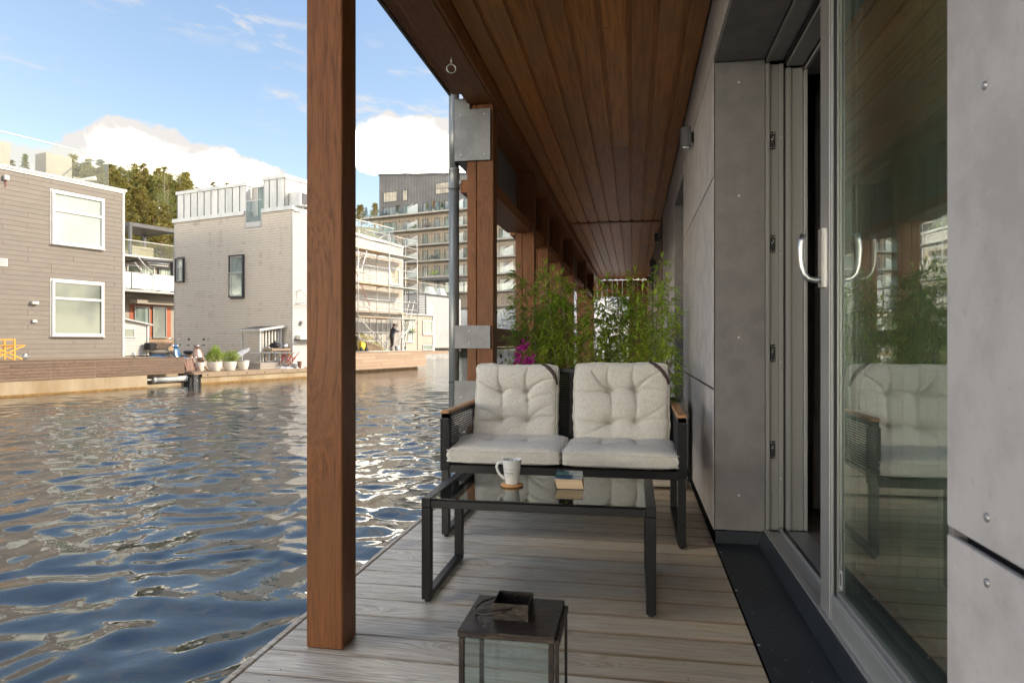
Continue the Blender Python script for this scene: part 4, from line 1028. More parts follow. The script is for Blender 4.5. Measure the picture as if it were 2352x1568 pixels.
# ------------------------------------------------------------------ bamboo
pl = thing('planter_box', 'long grey wooden planter behind the bench holding the bamboo', 'planter', (-.2, 4.95, 0))
for q in range(5):
    for yv in (4.72, 5.16): piece('planter_board', -.86, .33, yv, yv+.02, .02+q*.115, .02+q*.115+.108, 'planter', pl, .002)
    for xv in (-.88, .332): piece('planter_end_board', xv, xv+.018, 4.72, 5.18, .02+q*.115, .02+q*.115+.108, 'planter', pl, .002)
MB().box(-.86, .33, 4.742, 5.158, .02, .52).build('soil', 'dark', pl)
def leafquad(mb, p, d, L, w, droop, r_):
    d = d.normalized(); side = d.cross(Vector((0, 0, 1)))
    side = side.normalized() if side.length > .05 else Vector((1, 0, 0))
    side = (side+Vector((0, 0, r_.uniform(-.5, .5)))).normalized()
    m1 = p+d*L*.30+Vector((0, 0, -.05*L*droop)); m2 = p+d*L*.65+Vector((0, 0, -.25*L*droop)); e = p+d*L*.95+Vector((0, 0, -.6*L*droop))
    n_ = side.cross(d)*w*.25
    mb.add([p, m1-side*w/2+n_, m1, m1+side*w/2+n_, m2-side*w*.38+n_, m2, m2+side*w*.38+n_, e], [(0, 2, 1), (0, 3, 2), (1, 2, 5, 4), (2, 3, 6, 5), (4, 5, 7), (5, 6, 7)], True)
def bamboo(x0, x1, hs_, label, seed):
    r_ = random.Random(seed); root = thing('bamboo_plant', label, 'plant', ((x0+x1)/2, 4.95, .5), group='bamboo plants in the long planter')
    st = MB(); lv = MB()
    for h in hs_:
        x = r_.uniform(x0, x1); yv = r_.uniform(4.80, 5.10); top_ = h; lean = Vector((r_.uniform(-.10, .10), r_.uniform(-.06, .06), 0))
        pts = []; n_ = 11; ph = r_.random()*6
        for k in range(n_+1):
            t_ = k/n_; pts.append(Vector((x, yv, .5+(top_-.5)*t_))+lean*(t_**1.6)+Vector((math.sin(t_*5+ph), math.cos(t_*4+ph), 0))*.008*t_)
        st.tube(pts, [.0036*(1-.62*k/n_) for k in range(n_+1)], 5)
        nn = int((top_-.5)/.046)
        for k in range(nn):
            t_ = .05+.95*k/nn; fi = t_*n_; i0 = min(n_-1, int(fi)); p = pts[i0].lerp(pts[i0+1], fi-i0)
            for b_ in range(r_.choice((2, 2, 3))):
                a = r_.random()*6.283; ln = r_.uniform(.04, .15)*(1.15-.6*t_)
                bd = Vector((math.cos(a), math.sin(a)*.8, r_.uniform(.55, 1.3))).normalized(); q = p+bd*ln
                st.tube([p, q], .0011, 3, cap=False)
                for c_ in range(r_.choice((5, 6, 7, 8))):
                    aa = a+r_.uniform(-1.5, 1.5); ld = Vector((math.cos(aa), math.sin(aa), r_.uniform(-.45, .9)))
                    leafquad(lv, p.lerp(q, r_.uniform(.35, 1)), ld, r_.uniform(.05, .098), r_.uniform(.009, .014), r_.uniform(.2, 1.0), r_)
        for c_ in range(4):
            a = r_.random()*6.283; leafquad(lv, pts[-1], Vector((math.cos(a)*.4, math.sin(a)*.4, 1)), r_.uniform(.06, .10), .010, .3, r_)
    st.build('stem', 'cane', root, fix=False); o = lv.build('leaves', 'bamboo', root, kind='stuff', fix=False)
U = random.Random(5).uniform
random.seed(4)
bamboo(-.80, -.55, [1.52, 1.40, 1.30, 1.18, 1.25, 1.42, 1.05, 1.15], 'leftmost bamboo clump, thin and airy beside the magenta flowers', 31)
bamboo(-.62, -.34, [1.55, 1.48, 1.38, 1.45, 1.22, 1.32, 1.50, 1.18, 1.28, 1.05], 'dense tall bamboo clump left of the gap between the two cushions', 32)
bamboo(-.38, -.16, [1.45, 1.30, 1.38, 1.20, 1.12, 1.40, 1.26, 1.16], 'middle bamboo clump above the gap between the two back cushions', 33)
bamboo(-.18, .06, [1.50, 1.34, 1.42, 1.28, 1.20, 1.14, 1.36], 'bamboo clump in front of the bright opening behind the right cushion', 34)
bamboo(.0, .27, [1.60, 1.40, 1.32, 1.26, 1.20, 1.36, 1.12, 1.24, 1.30, 1.08], 'tallest bamboo clump, rightmost, close to the grey wall', 35)
ex = thing('bamboo_plant', 'single stray bamboo stem hanging out beside the second post', 'plant', (-.88, 4.95, .5), group='bamboo plants in the long planter')
r_ = random.Random(9); st = MB(); lv = MB()
for px, top_ in ((-.96, 1.22), (-.86, 1.46)):
    pts = [Vector((-.80+(px+.80)*(k/8)**.8, 4.9, .5+(top_-.5)*k/8)) for k in range(9)]
    st.tube(pts, [.003*(1-.08*k) for k in range(9)], 5)
    for k in range(2, 9):
        for c_ in range(7): aa = r_.random()*6.28; leafquad(lv, pts[k]+Vector((r_.uniform(-.03, .03), 0, r_.uniform(-.03, .03))), Vector((math.cos(aa), math.sin(aa), r_.uniform(-.8, .4))), r_.uniform(.045, .085), .010, .8, r_)
st.build('stem', 'cane', ex, fix=False); lv.build('leaves', 'bamboo', ex, kind='stuff', fix=False)
# magenta flowers
bg_ = thing('bougainvillea', 'magenta flowering plant low at the left end of the bamboo', 'plant', (-.86, 4.78, .45))
fl_ = MB(); tw = MB()
for c0 in ((-.76, 4.76, .97), (-.80, 4.75, .90), (-.72, 4.77, .86), (-.74, 4.80, .80), (-.79, 4.76, .83)):
    n_ = 18 if c0[0] < -.5 else 4
    tw.tube([(-.7, 4.85, .5), tuple(c0)], .002, 4)
    for k in range(n_):
        p = Vector(c0)+Vector((r_.gauss(0, .022), r_.gauss(0, .02), r_.gauss(0, .022)))
        for b_ in range(3):
            a = b_*2.1+r_.random(); d = Vector((math.cos(a), r_.uniform(-.8, .3), math.sin(a))).normalized(); s_ = d.cross(Vector((.3, .9, .1))).normalized()
            L = r_.uniform(.014, .024); fl_.add([p, p+d*L*.5-s_*L*.42, p+d*L, p+d*L*.5+s_*L*.42], [(0, 1, 2, 3)], True)
for k in range(6):
    a = Vector((-.80, 4.8, .78)); b = a+Vector((-.18+.05*k*r_.random(), 0, r_.uniform(-.08, .12))); tw.tube([(-.75, 4.82, .6), tuple(a), tuple(b)], .0015, 4)
    for c_ in range(4): leafquad(tw, b+Vector((r_.uniform(-.02, .02), 0, r_.uniform(-.02, .02))), Vector((r_.uniform(-1, 1), 0, r_.uniform(-1, .3))), .03, .02, .4, r_)
fl_.build('petals', 'magenta', bg_, kind='stuff', fix=False); tw.build('twigs', 'twig', bg_, fix=False)

# ================================================================== the quay opposite (frame q: n towards us, t along the canal, z)
def window(root, n, t0, t1, z0, z1, fmat, panes, transoms=(), mull=(), fw=.07, dep=.07, face='n', outer=None, sill=True, name='window'):
    """frame with rails as a part, each pane a sub-part; face n: looks towards +n at n, face t: looks towards -t at t=n"""
    def B(m, a0, a1, c0, c1, u0, u1):     # along, up, out (out=distance in front of the face)
        return m.box(n+c0, n+c1, a0, a1, u0, u1) if face == 'n' else m.box(a0, a1, n-c1, n-c0, u0, u1)
    m = MB()
    B(m, t0, t1, .0, dep, z0, z0+fw); B(m, t0, t1, .0, dep, z1-fw, z1); B(m, t0, t0+fw, .0, dep, z0+fw, z1-fw); B(m, t1-fw, t1, .0, dep, z0+fw, z1-fw)
    zs = [z0+fw]+[q for tr in transoms for q in (tr-fw*.5, tr+fw*.5)]+[z1-fw]; ts = [t0+fw]+[q for mu in mull for q in (mu-fw*.4, mu+fw*.4)]+[t1-fw]
    for tr in transoms: B(m, t0+fw, t1-fw, 0, dep*.85, tr-fw*.5, tr+fw*.5)
    for mu in mull:
        for k in range(0, len(zs), 2): B(m, mu-fw*.4, mu+fw*.4, 0, dep*.85, zs[k], zs[k+1])
    if outer:
        e = .05; B(m, t0-e, t1+e, 0, dep*.45, z1+.001, z1+e); B(m, t0-e, t1+e, 0, dep*.45, z0-e, z0-.001); B(m, t0-e, t0-.001, 0, dep*.45, z0-.001, z1+.001); B(m, t1+.001, t1+e, 0, dep*.45, z0-.001, z1+.001)
    if sill: B(m, t0-.03, t1+.03, dep*.5, dep+.05, z0-.03, z0-.002)
    w = m.build(name, fmat, root)
    k_ = 0
    for zi in range(0, len(zs), 2):
        for ti in range(0, len(ts), 2):
            p = MB(); B(p, ts[ti]+.001, ts[ti+1]-.001, .005, dep*.35, zs[zi]+.001, zs[zi+1]-.001)
            p.build('pane', panes[k_ % len(panes)], w); k_ += 1
    return w
def siding_parts(root, n, t0, t1, z0, z1, pitch, mat, holes=(), joints=(3.2, 4.6), thick=.02, lap=.010, seed=0):
    """lapped boards on a face at n, each board an object of its own, open behind the windows"""
    r_ = random.Random(seed); z = z0; row = 0
    while z < z1-.03:
        zt = min(z+pitch, z1); segs = [(t0, t1)]
        for (a, b, c, d) in holes:
            if z < d and zt > c:
                ns = []
                for (u, v) in segs:
                    if a > u and b < v: ns += [(u, a), (b, v)]
                    elif a <= u < b: ns.append((b, v))
                    elif a < v <= b: ns.append((u, a))
                    else: ns.append((u, v))
                segs = ns
        out_ = []
        for (u, v) in segs:
            off = t0-r_.choice((0, .75, 1.5, 2.25))*1.0
            x = off
            cuts = [u]
            while x < v:
                if u+.2 < x < v-.2: cuts.append(x)
                x += 3.0
            cuts.append(v); out_ += [(cuts[i], cuts[i+1]) for i in range(len(cuts)-1)]
        for (u, v) in out_:
            if v-u < .03: continue
            m = MB().hexa([(n, u+.003, z+.004), (n+thick+lap, u+.003, z+.004), (n+thick+lap, v-.003, z+.004), (n, v-.003, z+.004), (n, u+.003, zt), (n+thick, u+.003, zt), (n+thick, v-.003, zt), (n, v-.003, zt)])
            m.build('siding_board', mat, root)
        z += pitch; row += 1
def siding(root, name, face, c, a0, a1, z0, z1, pitch, mat, holes=(), lap=.012):
    """many narrow lapped boards joined in one part; face 'n' at n=c along t, face 't' at t=c along n"""
    m = MB(); z = z0
    while z < z1-.02:
        zt = min(z+pitch, z1); segs = [(a0, a1)]
        for (a, b, c0, d0) in holes:
            if z < d0 and zt > c0:
                ns = []
                for (u, v) in segs:
                    if b <= u or a >= v: ns.append((u, v)); continue
                    if a > u: ns.append((u, a))
                    if b < v: ns.append((b, v))
                segs = ns
        for (u, v) in segs:
            if v-u < .02: continue
            lo, hi = lap+.014, .012
            if face == 'n': p = [(c-.01, u, z), (c+lo, u, z), (c+lo, v, z), (c-.01, v, z), (c-.01, u, zt-.012), (c+hi, u, zt-.012), (c+hi, v, zt-.012), (c-.01, v, zt-.012)]
            else: p = [(u, c-lo, z), (v, c-lo, z), (v, c+.01, z), (u, c+.01, z), (u, c-hi, zt-.012), (v, c-hi, zt-.012), (v, c+.01, zt-.012), (u, c+.01, zt-.012)]
            m.hexa(p)
        z += pitch
    return m.build(name, mat, root, kind='stuff')

# pontoons and decks
qp = struct_root('quay_pontoon', (-25, 12, 0), 'q')
MB().box(-40, -21.95, -12, 15.38, -1.5, .26).box(-40, -22.30, 15.38, 17.0, -1.5, .26).build('pontoon_wall', 'conc', qp)
MB().box(-22.30, -21.72, -12, 15.36, -1.5, -.16).build('pontoon_front', 'conc', qp)
MB().box(-21.715, -21.70, -12, 15.36, -1.5, -.545).box(-21.715, -21.60, 17.46, 26.2, -1.5, -.53).build('algae_band', 'algae', qp)
MB().box(-22.4, -22.0, 15.38, 17.02, -1.5, -.50).build('ledge', 'conc', qp)
MB().box(-40, -22.0, -12, 17.05, .262, .42).build('quay_floor', 'qdeck', qp)
MB().box(-40, -21.62, 17.45, 26.2, -1.5, -.31).build('low_pontoon', 'conc', qp)
MB().box(-22.6, -21.75, 17.06, 17.45, -1.5, -.32).build('dark_gap_wall', 'dark', qp)
for q in range(14):
    piece('deck_board', -23.6+q*.145, -23.6+q*.145+.138, 17.12, 26.2, -.215, -.17, 'qdeck', qp, .002)
MB().box(-40, -23.61, 17.12, 26.2, -.30, -.172).build('quay_low_floor', 'qdeck', qp)
yy = 17.45
for L in (2.6, 3.1, 3.0):
    piece('edge_beam', -21.60, -21.57, yy, yy+L-.005, -.325, -.172, 'qdeck', qp, .003)
    yy += L
for q in range(10): MB().lathe([(.03, 0), (.03, .02)], 10, (0, 0, 0)).tube([(0, 0, 0), (0, 0, 0)], .001, 3)
m_ = MB()
for q in range(9): m_.ball((-21.57, 17.7+q*.92, -.25), .028, 8, (.5, 1, 1))
m_.build('bolts', 'dark', qp, kind='stuff')
# bulwark of horizontal boards
bw_ = thing('timber_bulwark', 'long weathered brown board bulwark along the quay in front of the taupe house', 'bulwark', (-21.8, 12, 0), 'q')
zz = -.150
for r0 in range(6):
    x = -8+[0, 1.6, .5, 2.3, 1.1, 2.9][r0]
    a = -9.0
    while a < 16.80:
        b = min(x if x > a else a+3.6, 16.82); 
        piece('board', -21.735+rnd.uniform(-.004, .004), -21.70, a, b-.004, zz, zz+.088, 'bulw', bw_, .004); a = b; x = a+3.6
    zz += .094
MB().box(-21.85, -21.745, -9, 16.80, -.155, .42).build('backing', 'dark', bw_)
piece('cap_board', -22.0, -21.74, -9, 16.82, .421, .443, 'bulw', bw_, .003)
m_ = MB()
for a in range(16):
    for r0 in range(6):
        for e_ in (.025, .065): m_.ball((-21.702, -4.0+a*1.35, -.150+r0*.094+e_), .006, 5)
m_.build('screws', 'steel', bw_, kind='stuff')
# mooring cylinder
cy = thing('mooring_cylinder', 'shiny grey mooring damper cylinder lying just above the water beside the bulwark end', 'damper', (-21.95, 16.3, -.34), 'q')
MB().tube([(-21.95, 15.78, -.345), (-21.95, 17.05, -.355)], .10, 24).build('cylinder', 'metalw', cy)
MB().tube([(-21.95, 15.72, -.345), (-21.95, 15.80, -.345)], .112, 24).build('end_collar', 'metalw', cy); MB().tube([(-21.95, 17.0, -.355), (-21.95, 17.09, -.355)], .112, 24).build('end_collar', 'metalw', cy)
MB().tube([(-21.95, 15.40, -.335), (-21.95, 15.74, -.343)], .038, 12).tube([(-21.95, 17.08, -.35), (-21.92, 17.3, -.34)], .05, 12).build('rod', 'galv', cy)
MB().box(-21.90, -21.70, 17.20, 17.44, -.63, -.20).build('bracket_plate', 'anth', cy, .01)
MB().tube([(-21.69, 17.32+.05*math.cos(a), -.28+.05*math.sin(a)) for a in [k*.5-.8 for k in range(9)]], .012, 6).ball((-21.68, 17.3, -.45), .03).build('shackle', 'steel', cy)
for t_, lab in ((11.75, 'galvanised mooring bollard beside the folding chair'), (15.22, 'galvanised mooring bollard beside the small white shed')):
    c_ = thing('mooring_bollard', lab, 'bollard', (-22.2, t_, .42), 'q', 'mooring bollards')
    MB().lathe([(.055, 0), (.055, .20), (.05, .205)], 16, (-22.2, t_, .42)).build('bollard_pipe', 'amber', c_)
    MB().tube([(-22.2, t_-.15, .545), (-22.2, t_+.15, .545)], .014, 8).build('cross_pin', 'steel', c_)

# ---- the taupe house on the left
LN = -24.9
lh = thing('taupe_house', 'taupe boarded flat roofed house on the left with white framed windows and glass roof railing', 'house', (LN, 12, .42), 'q')
LT0, LT1 = 3.0, 16.62
wins = [(14.01, 15.83, 4.40, 6.24), (14.01, 15.82, 1.20, 3.14)]
MB().box(-33, LN-.004, LT0, LT1-.03, .42, 6.60).build('wall_core', 'taupe', lh)
siding_parts(lh, LN, LT0+5.0, LT1-.05, .42, 6.62, .1635, 'taupe', [(a+.0, b-.0, c, d) for a, b, c, d in wins], seed=3)
MB().box(LN-.002, LN+.045, LT1-.05, LT1+.03, .43, 6.62).box(LN-1.5, LN-.01, LT1-.028, LT1+.02, .43, 6.62).build('corner_board', 'whitep', lh)
MB().box(LN-.05, LN+.09, LT0, LT1+.10, 6.70, 6.78).build('roof_edge', 'whitep', lh); MB().box(LN-.05, LN+.05, LT0, LT1+.05, 6.63, 6.695).build('edge_profile', 'galv', lh)
MB().box(-33, LN-.05, LT0, LT1, 6.60, 6.74).build('roof_slab', 'anth', lh)
window(lh, LN+.001, *wins[0], 'whitep', ['wblind'], transoms=(5.58,), fw=.085, dep=.085, outer=True)
window(lh, LN+.001, *wins[1], 'whitep', ['wgreen'], transoms=(2.51,), fw=.085, dep=.085, outer=True)
o = MB().box(LN+.03, LN+.06, 12.2, 12.62, 3.46, 3.71).build('air_vent', 'whitep', lh)
m_ = MB()
for q in range(4): m_.box(LN+.061, LN+.066, 12.25, 12.57, 3.50+q*.05, 3.515+q*.05)
m_.build('louvres', 'anth', o)
# roof railing of glass panes
gr_ = thing('roof_railing', 'frameless glass railing along the roof edge of the taupe house', 'railing', (LN, 12, 6.78), 'q')
for a, b in ((8.0, 10.0), (10.02, 12.0), (12.02, 14.0), (14.02, 16.07)): piece('glass_pane', LN-.02, LN-.005, a, b, 6.79, 7.84, 'rglass', gr_, 0)
piece('glass_pane', -27.5, LN-.03, 16.055, 16.07, 6.79, 7.84, 'rglass', gr_, 0)
MB().box(LN-.035, LN+.01, 8, 16.10, 7.842, 7.875).build('handrail', 'whitep', gr_); MB().box(-27.5, LN-.036, 16.04, 16.085, 7.842, 7.87).build('handrail', 'galv', gr_)
MB().box(LN-.03, LN+.0, 8, 16.08, 6.78, 6.789).build('base_rail', 'whitep', gr_)
for (a, b, c_, d_, e_, lab) in ((-27.6, -26.9, 14.95, 15.9, 8.05, 'large grey beige box with a taller end standing on the roof behind the glass railing'), (-27.5, -26.9, 15.95, 16.55, 7.35, 'lower grey beige box on the roof beside the large box'), (-27.6, -26.9, 12.3, 13.75, 8.05, 'grey beige box at the left picture edge on the roof')):
    solo('roof_box', MB().box(a, b, c_, d_, 6.74, e_), 'olive', lab, 'box', ((a+b)/2, (c_+d_)/2, 6.74), 'q', 'boxes on the roof', bevel=.01)
pr = thing('parasol', 'folded pale parasol lying behind the roof railing corner', 'parasol', (-26.3, 15.8, 6.74), 'q'); MB().tube([(-26.6, 15.4, 6.95), (-25.6, 16.0, 7.15)], [.05, .09], 8).build('canopy', 'potw', pr)
# little wall fittings
for (t0, t1, z0, z1, d_, nm, lab, ct) in ((13.33, 13.54, 2.26, 2.355, .12, 'wall_lamp', 'white box lamp on the taupe wall left of the lower window', 'lamp'), (13.37, 13.51, 1.64, 1.73, .07, 'junction_box', 'small white junction box under the box lamp on the taupe wall', 'box'), (12.50, 12.64, 6.28, 6.44, .1, 'antenna_box', 'white box high under the roof edge of the taupe house', 'box')):
    w_ = thing(nm, lab, ct, (LN, t0, z0), 'q'); MB().box(LN+.03, LN+.03+d_, t0, t1, z0, z1).build('casing', 'whitep', w_, .008)
    if nm == 'antenna_box': MB().tube([(LN+.06, 12.57, 6.28), (LN+.06, 12.57, 6.05)], .012, 6).build('cable', 'redrope', w_)
# folding chair
fc_ = thing('folding_chair', 'yellow wooden director chair standing on the quay at the left picture edge', 'chair', (-23.5, 11.7, .42), 'q')
Y0, Y1 = 11.05, 11.98
for n_ in (-23.2, -23.75):
    MB().bar((n_, 11.30, .43), (n_, 12.25, .87), .03, .045).bar((n_, 12.24, .43), (n_, 11.35, .87), .03, .045).build('cross_legs', 'yellowwood', fc_)
    MB().box(n_-.02, n_+.02, 11.95, 12.0, .43, 1.08).build('leg', 'yellowwood', fc_)
    MB().box(n_-.025, n_+.025, 11.3, 12.28, .872, .90).build('armrest', 'yellowwood', fc_)
MB().box(-23.74, -23.21, 11.3, 11.97, .845, .868).build('seat', 'yellowwood', fc_); MB().box(-23.22, -23.18, 10.9, 11.94, 1.03, 1.075).build('back_rail', 'yellowwood', fc_)

# ---- the olive house between
MN = -40.0
mh = thing('olive_house', 'grey green house with balconies between the taupe and the pale house', 'house', (MN, 28, 0), 'q')
MB().box(-50, MN-.03, 22, 31.5, -.2, 4.0).box(-50, MN-.6, 22, 31.5, 4.1, 6.2).box(-50, MN+.0, 22, 31.5, -.4, .42).build('wall_core', 'olive', mh)
siding(mh, 'siding', 'n', MN-.02, 22, 31.5, .42, 4.0, .16, 'olive', [(27.1, 29.95, 1.25, 3.27)])
siding(mh, 'siding', 'n', MN-.59, 22, 31.5, 4.12, 6.2, .16, 'olive', [(27.3, 31.5, 4.2, 5.8)])
for q in range(13): piece('red_board', MN-.02, MN+.01, 27.10, 29.95, 1.26+q*.155, 1.26+q*.155+.148, 'orange', mh, .003)
window(mh, MN+.012, 27.40, 28.41, 1.25, 3.18, 'alu', ['wteal'], fw=.06)
window(mh, MN+.012, 28.64, 29.60, 1.25, 3.22, 'alu', ['wred'], fw=.06)
window(mh, MN-.57, 27.31, 29.18, 4.2, 5.80, 'whitep', ['wred', 'wcurt'], mull=(28.22,), fw=.07)
window(mh, MN-.57, 29.45, 31.3, 4.2, 5.80, 'anth', ['wcurt'], fw=.06)
MB().box(MN+.0, MN+.02, 27.1, 30.3, .44, 1.18).build('plinth', 'tan', mh); MB().box(MN, MN+.05, 27.0, 30.4, 1.18, 1.255).build('sill_band', 'olive', mh)
MB().box(MN, MN+.75, 27.10, 27.80, 3.34, 3.56).box(MN, MN+.45, 27.81, 30.4, 3.34, 3.58).build('canopy', 'olive', mh)
MB().box(MN-.6, MN+1.2, 24, 31.5, 3.98, 4.12).build('balcony_slab', 'olive', mh); MB().box(MN+1.2, MN+1.24, 24, 31.5, 4.0, 4.13).build('slab_edge', 'whitep', mh)
MB().box(-50, MN+.2, 24, 31.5, 6.2, 6.33).build('roof_terrace', 'olive', mh); MB().box(MN+.2, MN+.24, 24, 31.5, 6.22, 6.34).build('slab_edge', 'whitep', mh)
m_ = MB()
for t_ in (26.75, 26.95, 27.15): m_.ball((MN, t_, 3.85), .05, 10, (.6, 1, 1))
m_.build('pipe_end', 'whitep', mh)
br = thing('balcony_railing', 'white frosted balcony railing of the olive house', 'railing', (MN+1.2, 28, 4.13), 'q')
for a, b in ((24, 26.4), (26.44, 27.75), (27.79, 29.45)): piece('frosted_pane', MN+1.21, MN+1.225, a, b-.03, 4.2, 5.13, 'fglass', br, 0)
MB().box(MN+1.2, MN+1.24, 24, 31.4, 5.135, 5.17).box(MN+1.2, MN+1.24, 29.44, 29.48, 4.13, 5.13).box(MN+1.2, MN+1.24, 27.75, 27.79, 4.13, 5.13).box(MN+1.2, MN+1.23, 29.5, 31.4, 4.62, 4.64).build('rails', 'whitep', br)
rr_ = thing('roof_terrace_railing', 'glass railing with a thin white handrail on the roof terrace of the olive house', 'railing', (MN+.2, 28, 6.34), 'q')
for a, b in ((24, 26), (26.03, 28.3), (28.33, 31.3)): piece('glass_pane', MN+.21, MN+.222, a, b, 6.38, 7.2, 'rglass', rr_, 0)
MB().box(MN+.2, MN+.235, 24, 31.4, 7.21, 7.25).build('handrail', 'whitep', rr_)
pg = thing('pergola', 'anthracite flat roofed pergola on the roof terrace of the olive house', 'pergola', (MN, 28.5, 6.33), 'q')
for (n_, t_) in ((MN-.1, 27.22), (MN-.1, 30.35), (MN-3.2, 27.22), (MN-3.2, 30.35)): piece('post', n_-.08, n_+.08, t_-.08, t_+.08, 6.335, 8.15, 'anth', pg)
MB().box(MN-3.3, MN+.0, 27.12, 27.26, 8.15, 8.38).box(MN-.12, MN+.0, 27.27, 30.5, 8.15, 8.38).box(MN-3.3, MN-3.18, 27.27, 30.5, 8.15, 8.38).box(MN-3.17, MN-.13, 30.36, 30.5, 8.15, 8.38).build('frame', 'anth', pg)
for q in range(15): piece('louvre', MN-3.15, MN-.14, 27.30+q*.2, 27.30+q*.2+.19, 8.19, 8.21, 'anth', pg)
sf = thing('rattan_sofa', 'pale rattan sofa back seen through the roof terrace railing', 'sofa', (MN-.6, 28, 6.33), 'q')
MB().box(MN-.5, MN-.35, 27.35, 29.0, 6.34, 7.0).box(MN-1.3, MN-.5, 27.35, 29.0, 6.34, 6.7).build('sofa_body', 'rattan', sf, .04, 2)
st_ = thing('side_table', 'small dark side table beside the rattan sofa', 'table', (MN-.5, 29.3, 6.33), 'q'); MB().box(MN-.7, MN-.3, 29.1, 29.6, 6.80, 6.83).box(MN-.33, MN-.3, 29.1, 29.13, 6.34, 6.8).box(MN-.33, MN-.3, 29.57, 29.6, 6.34, 6.8).build('table_frame', 'anth', st_)
aw = thing('awning', 'rolled up white awning on dark arms over the balcony', 'awning', (MN, 28.5, 5.9), 'q')
MB().bar((MN+1.1, 27.2, 6.02), (MN+1.1, 29.25, 6.12), .07, .12).bar((MN-.5, 27.2, 5.95), (MN+1.1, 27.2, 6.0), .06, .1).box(MN+.9, MN+1.15, 29.25, 29.42, 4.14, 6.2).build('arm', 'anth', aw)
MB().tube([(MN+.9, 27.7, 5.9), (MN+.9, 29.2, 5.93)], .06, 10).tube([(MN+.8, 29.5, 5.80), (MN+.8, 31.2, 5.84)], .06, 10).tube([(MN+.9, 27.8, 5.75), (MN+.9, 29.2, 5.78)], .04, 10).build('roll', 'whitep', aw)
for a, b, lab in (((MN+1.3, 26.55, 6.33), (MN+1.3, 27.75, 5.1), 'upper white pole slanting down to the frosted railing'), ((MN+1.3, 26.55, 5.75), (MN+1.3, 27.1, 5.15), 'short lower white pole slanting beside the frosted railing')):
    solo('stay_pole', MB().tube([a, b], .035, 8), 'whitep', lab, 'pole', a, 'q', 'slanting poles on the balcony')
bc = thing('balcony_chair', 'pale rattan lounge chair on the balcony of the olive house', 'chair', (MN+.7, 29.9, 4.13), 'q')
MB().box(MN+.5, MN+1.0, 29.6, 30.4, 4.45, 4.55).box(MN+.5, MN+1.0, 29.6, 29.7, 4.55, 4.85).build('seat', 'rattan', bc, .03); MB().box(MN+.95, MN+.99, 29.65, 29.7, 4.13, 4.45).box(MN+.95, MN+.99, 30.3, 30.35, 4.13, 4.45).build('legs', 'anth', bc)
# white shed
sh = thing('white_shed', 'small white boarded shed with a sloping roof beside the taupe house', 'shed', (-26.5, 17.5, .42), 'q')
MB().prism([(16.66, .42), (18.77, .42), (18.77, 1.70), (16.66, 2.09)], 'x', -29, -26.51).build('wall_core', 'whites', sh)
siding(sh, 'siding', 'n', -26.5, 16.70, 18.75, .42, 1.72, .10, 'whites', [(16.7, 18.18, 1.20, 1.50)])
m_ = MB().box(-26.51, -26.45, 16.66, 18.20, 1.50, 1.55).box(-26.51, -26.45, 16.66, 18.20, 1.15, 1.20).box(-26.51, -26.45, 18.13, 18.20, 1.20, 1.50)
w_ = m_.build('window', 'whitep', sh); MB().box(-26.50, -26.47, 16.66, 18.13, 1.201, 1.499).build('pane', 'wred', w_)
MB().hexa([(-29, 16.60, 2.09), (-26.35, 16.60, 2.09), (-26.35, 18.90, 1.67), (-29, 18.90, 1.67), (-29, 16.60, 2.14), (-26.35, 16.60, 2.14), (-26.35, 18.90, 1.72), (-29, 18.90, 1.72)]).build('roof', 'whitep', sh)
MB().box(-26.50, -26.44, 18.71, 18.78, .42, 1.70).build('corner_board', 'whitep', sh)

# ---- the pale house with metal top
WN, WTT = -22.79, 23.25
ph_ = thing('pale_house', 'tall pale boarded house with a standing seam metal top floor', 'house', (WN, WTT, -.17), 'q')
holes = [(-30.59, -29.97, 3.97, 5.18), (-26.76, -25.80, 3.09, 5.11), (-25.80, -24.65, 6.36, 7.3)]
MB().box(-30.70, WN-.02, WTT+.03, 26.9, -.17, 6.9).build('wall_core', 'metalb', ph_)  # dark core shows through the board gaps, standing in for lap shadow
siding(ph_, 'end_siding', 't', WTT, -30.72, WN-.03, -.17, 6.98, .118, 'greys', holes)
siding(ph_, 'canal_siding', 'n', WN, WTT+.04, 26.9, -.17, 6.90, .118, 'whites')
MB().box(WN-.06, WN+.035, WTT-.035, WTT+.03, -.17, 6.93).box(-30.76, -30.70, WTT-.035, WTT+.03, -.17, 7.0).build('corner_board', 'whites', ph_)
MB().box(-30.85, -25.80, WTT-.08, WTT+.02, 6.985, 7.17).box(-24.66, WN+.08, WTT-.08, WTT+.02, 6.985, 7.17).box(WN+.0, WN+.08, WTT+.02, 27.0, 6.93, 7.10).build('cornice', 'metalw', ph_)
MB().box(-30.65, -25.83, WTT+.10, 26.9, 7.0, 8.40).box(-25.83, -24.64, WTT+1.6, 26.9, 7.0, 8.40).box(-24.64, -23.35, WTT+.10, 25.2, 7.0, 8.50).build('metal_core', 'metalw', ph_)
MB().box(-30.72, -25.78, WTT+.02, 27.0, 8.40, 8.56).box(-25.78, -24.70, WTT+1.5, 27.0, 8.40, 8.56).box(-24.69, -23.29, WTT+.02, 25.3, 8.50, 8.67).build('parapet_cap', 'metalw', ph_)
x = -30.65
k = 0
while x < -25.9:
    w_ = .49
    piece('metal_panel', x+.012, min(x+w_, -25.84)-.012, WTT+.082, WTT+.098, 7.18, 8.39, 'metalw', ph_, .003); MB().box(x-.006, x+.006, WTT+.05, WTT+.098, 7.18, 8.39).build('seam', 'metalb', ph_); x += w_
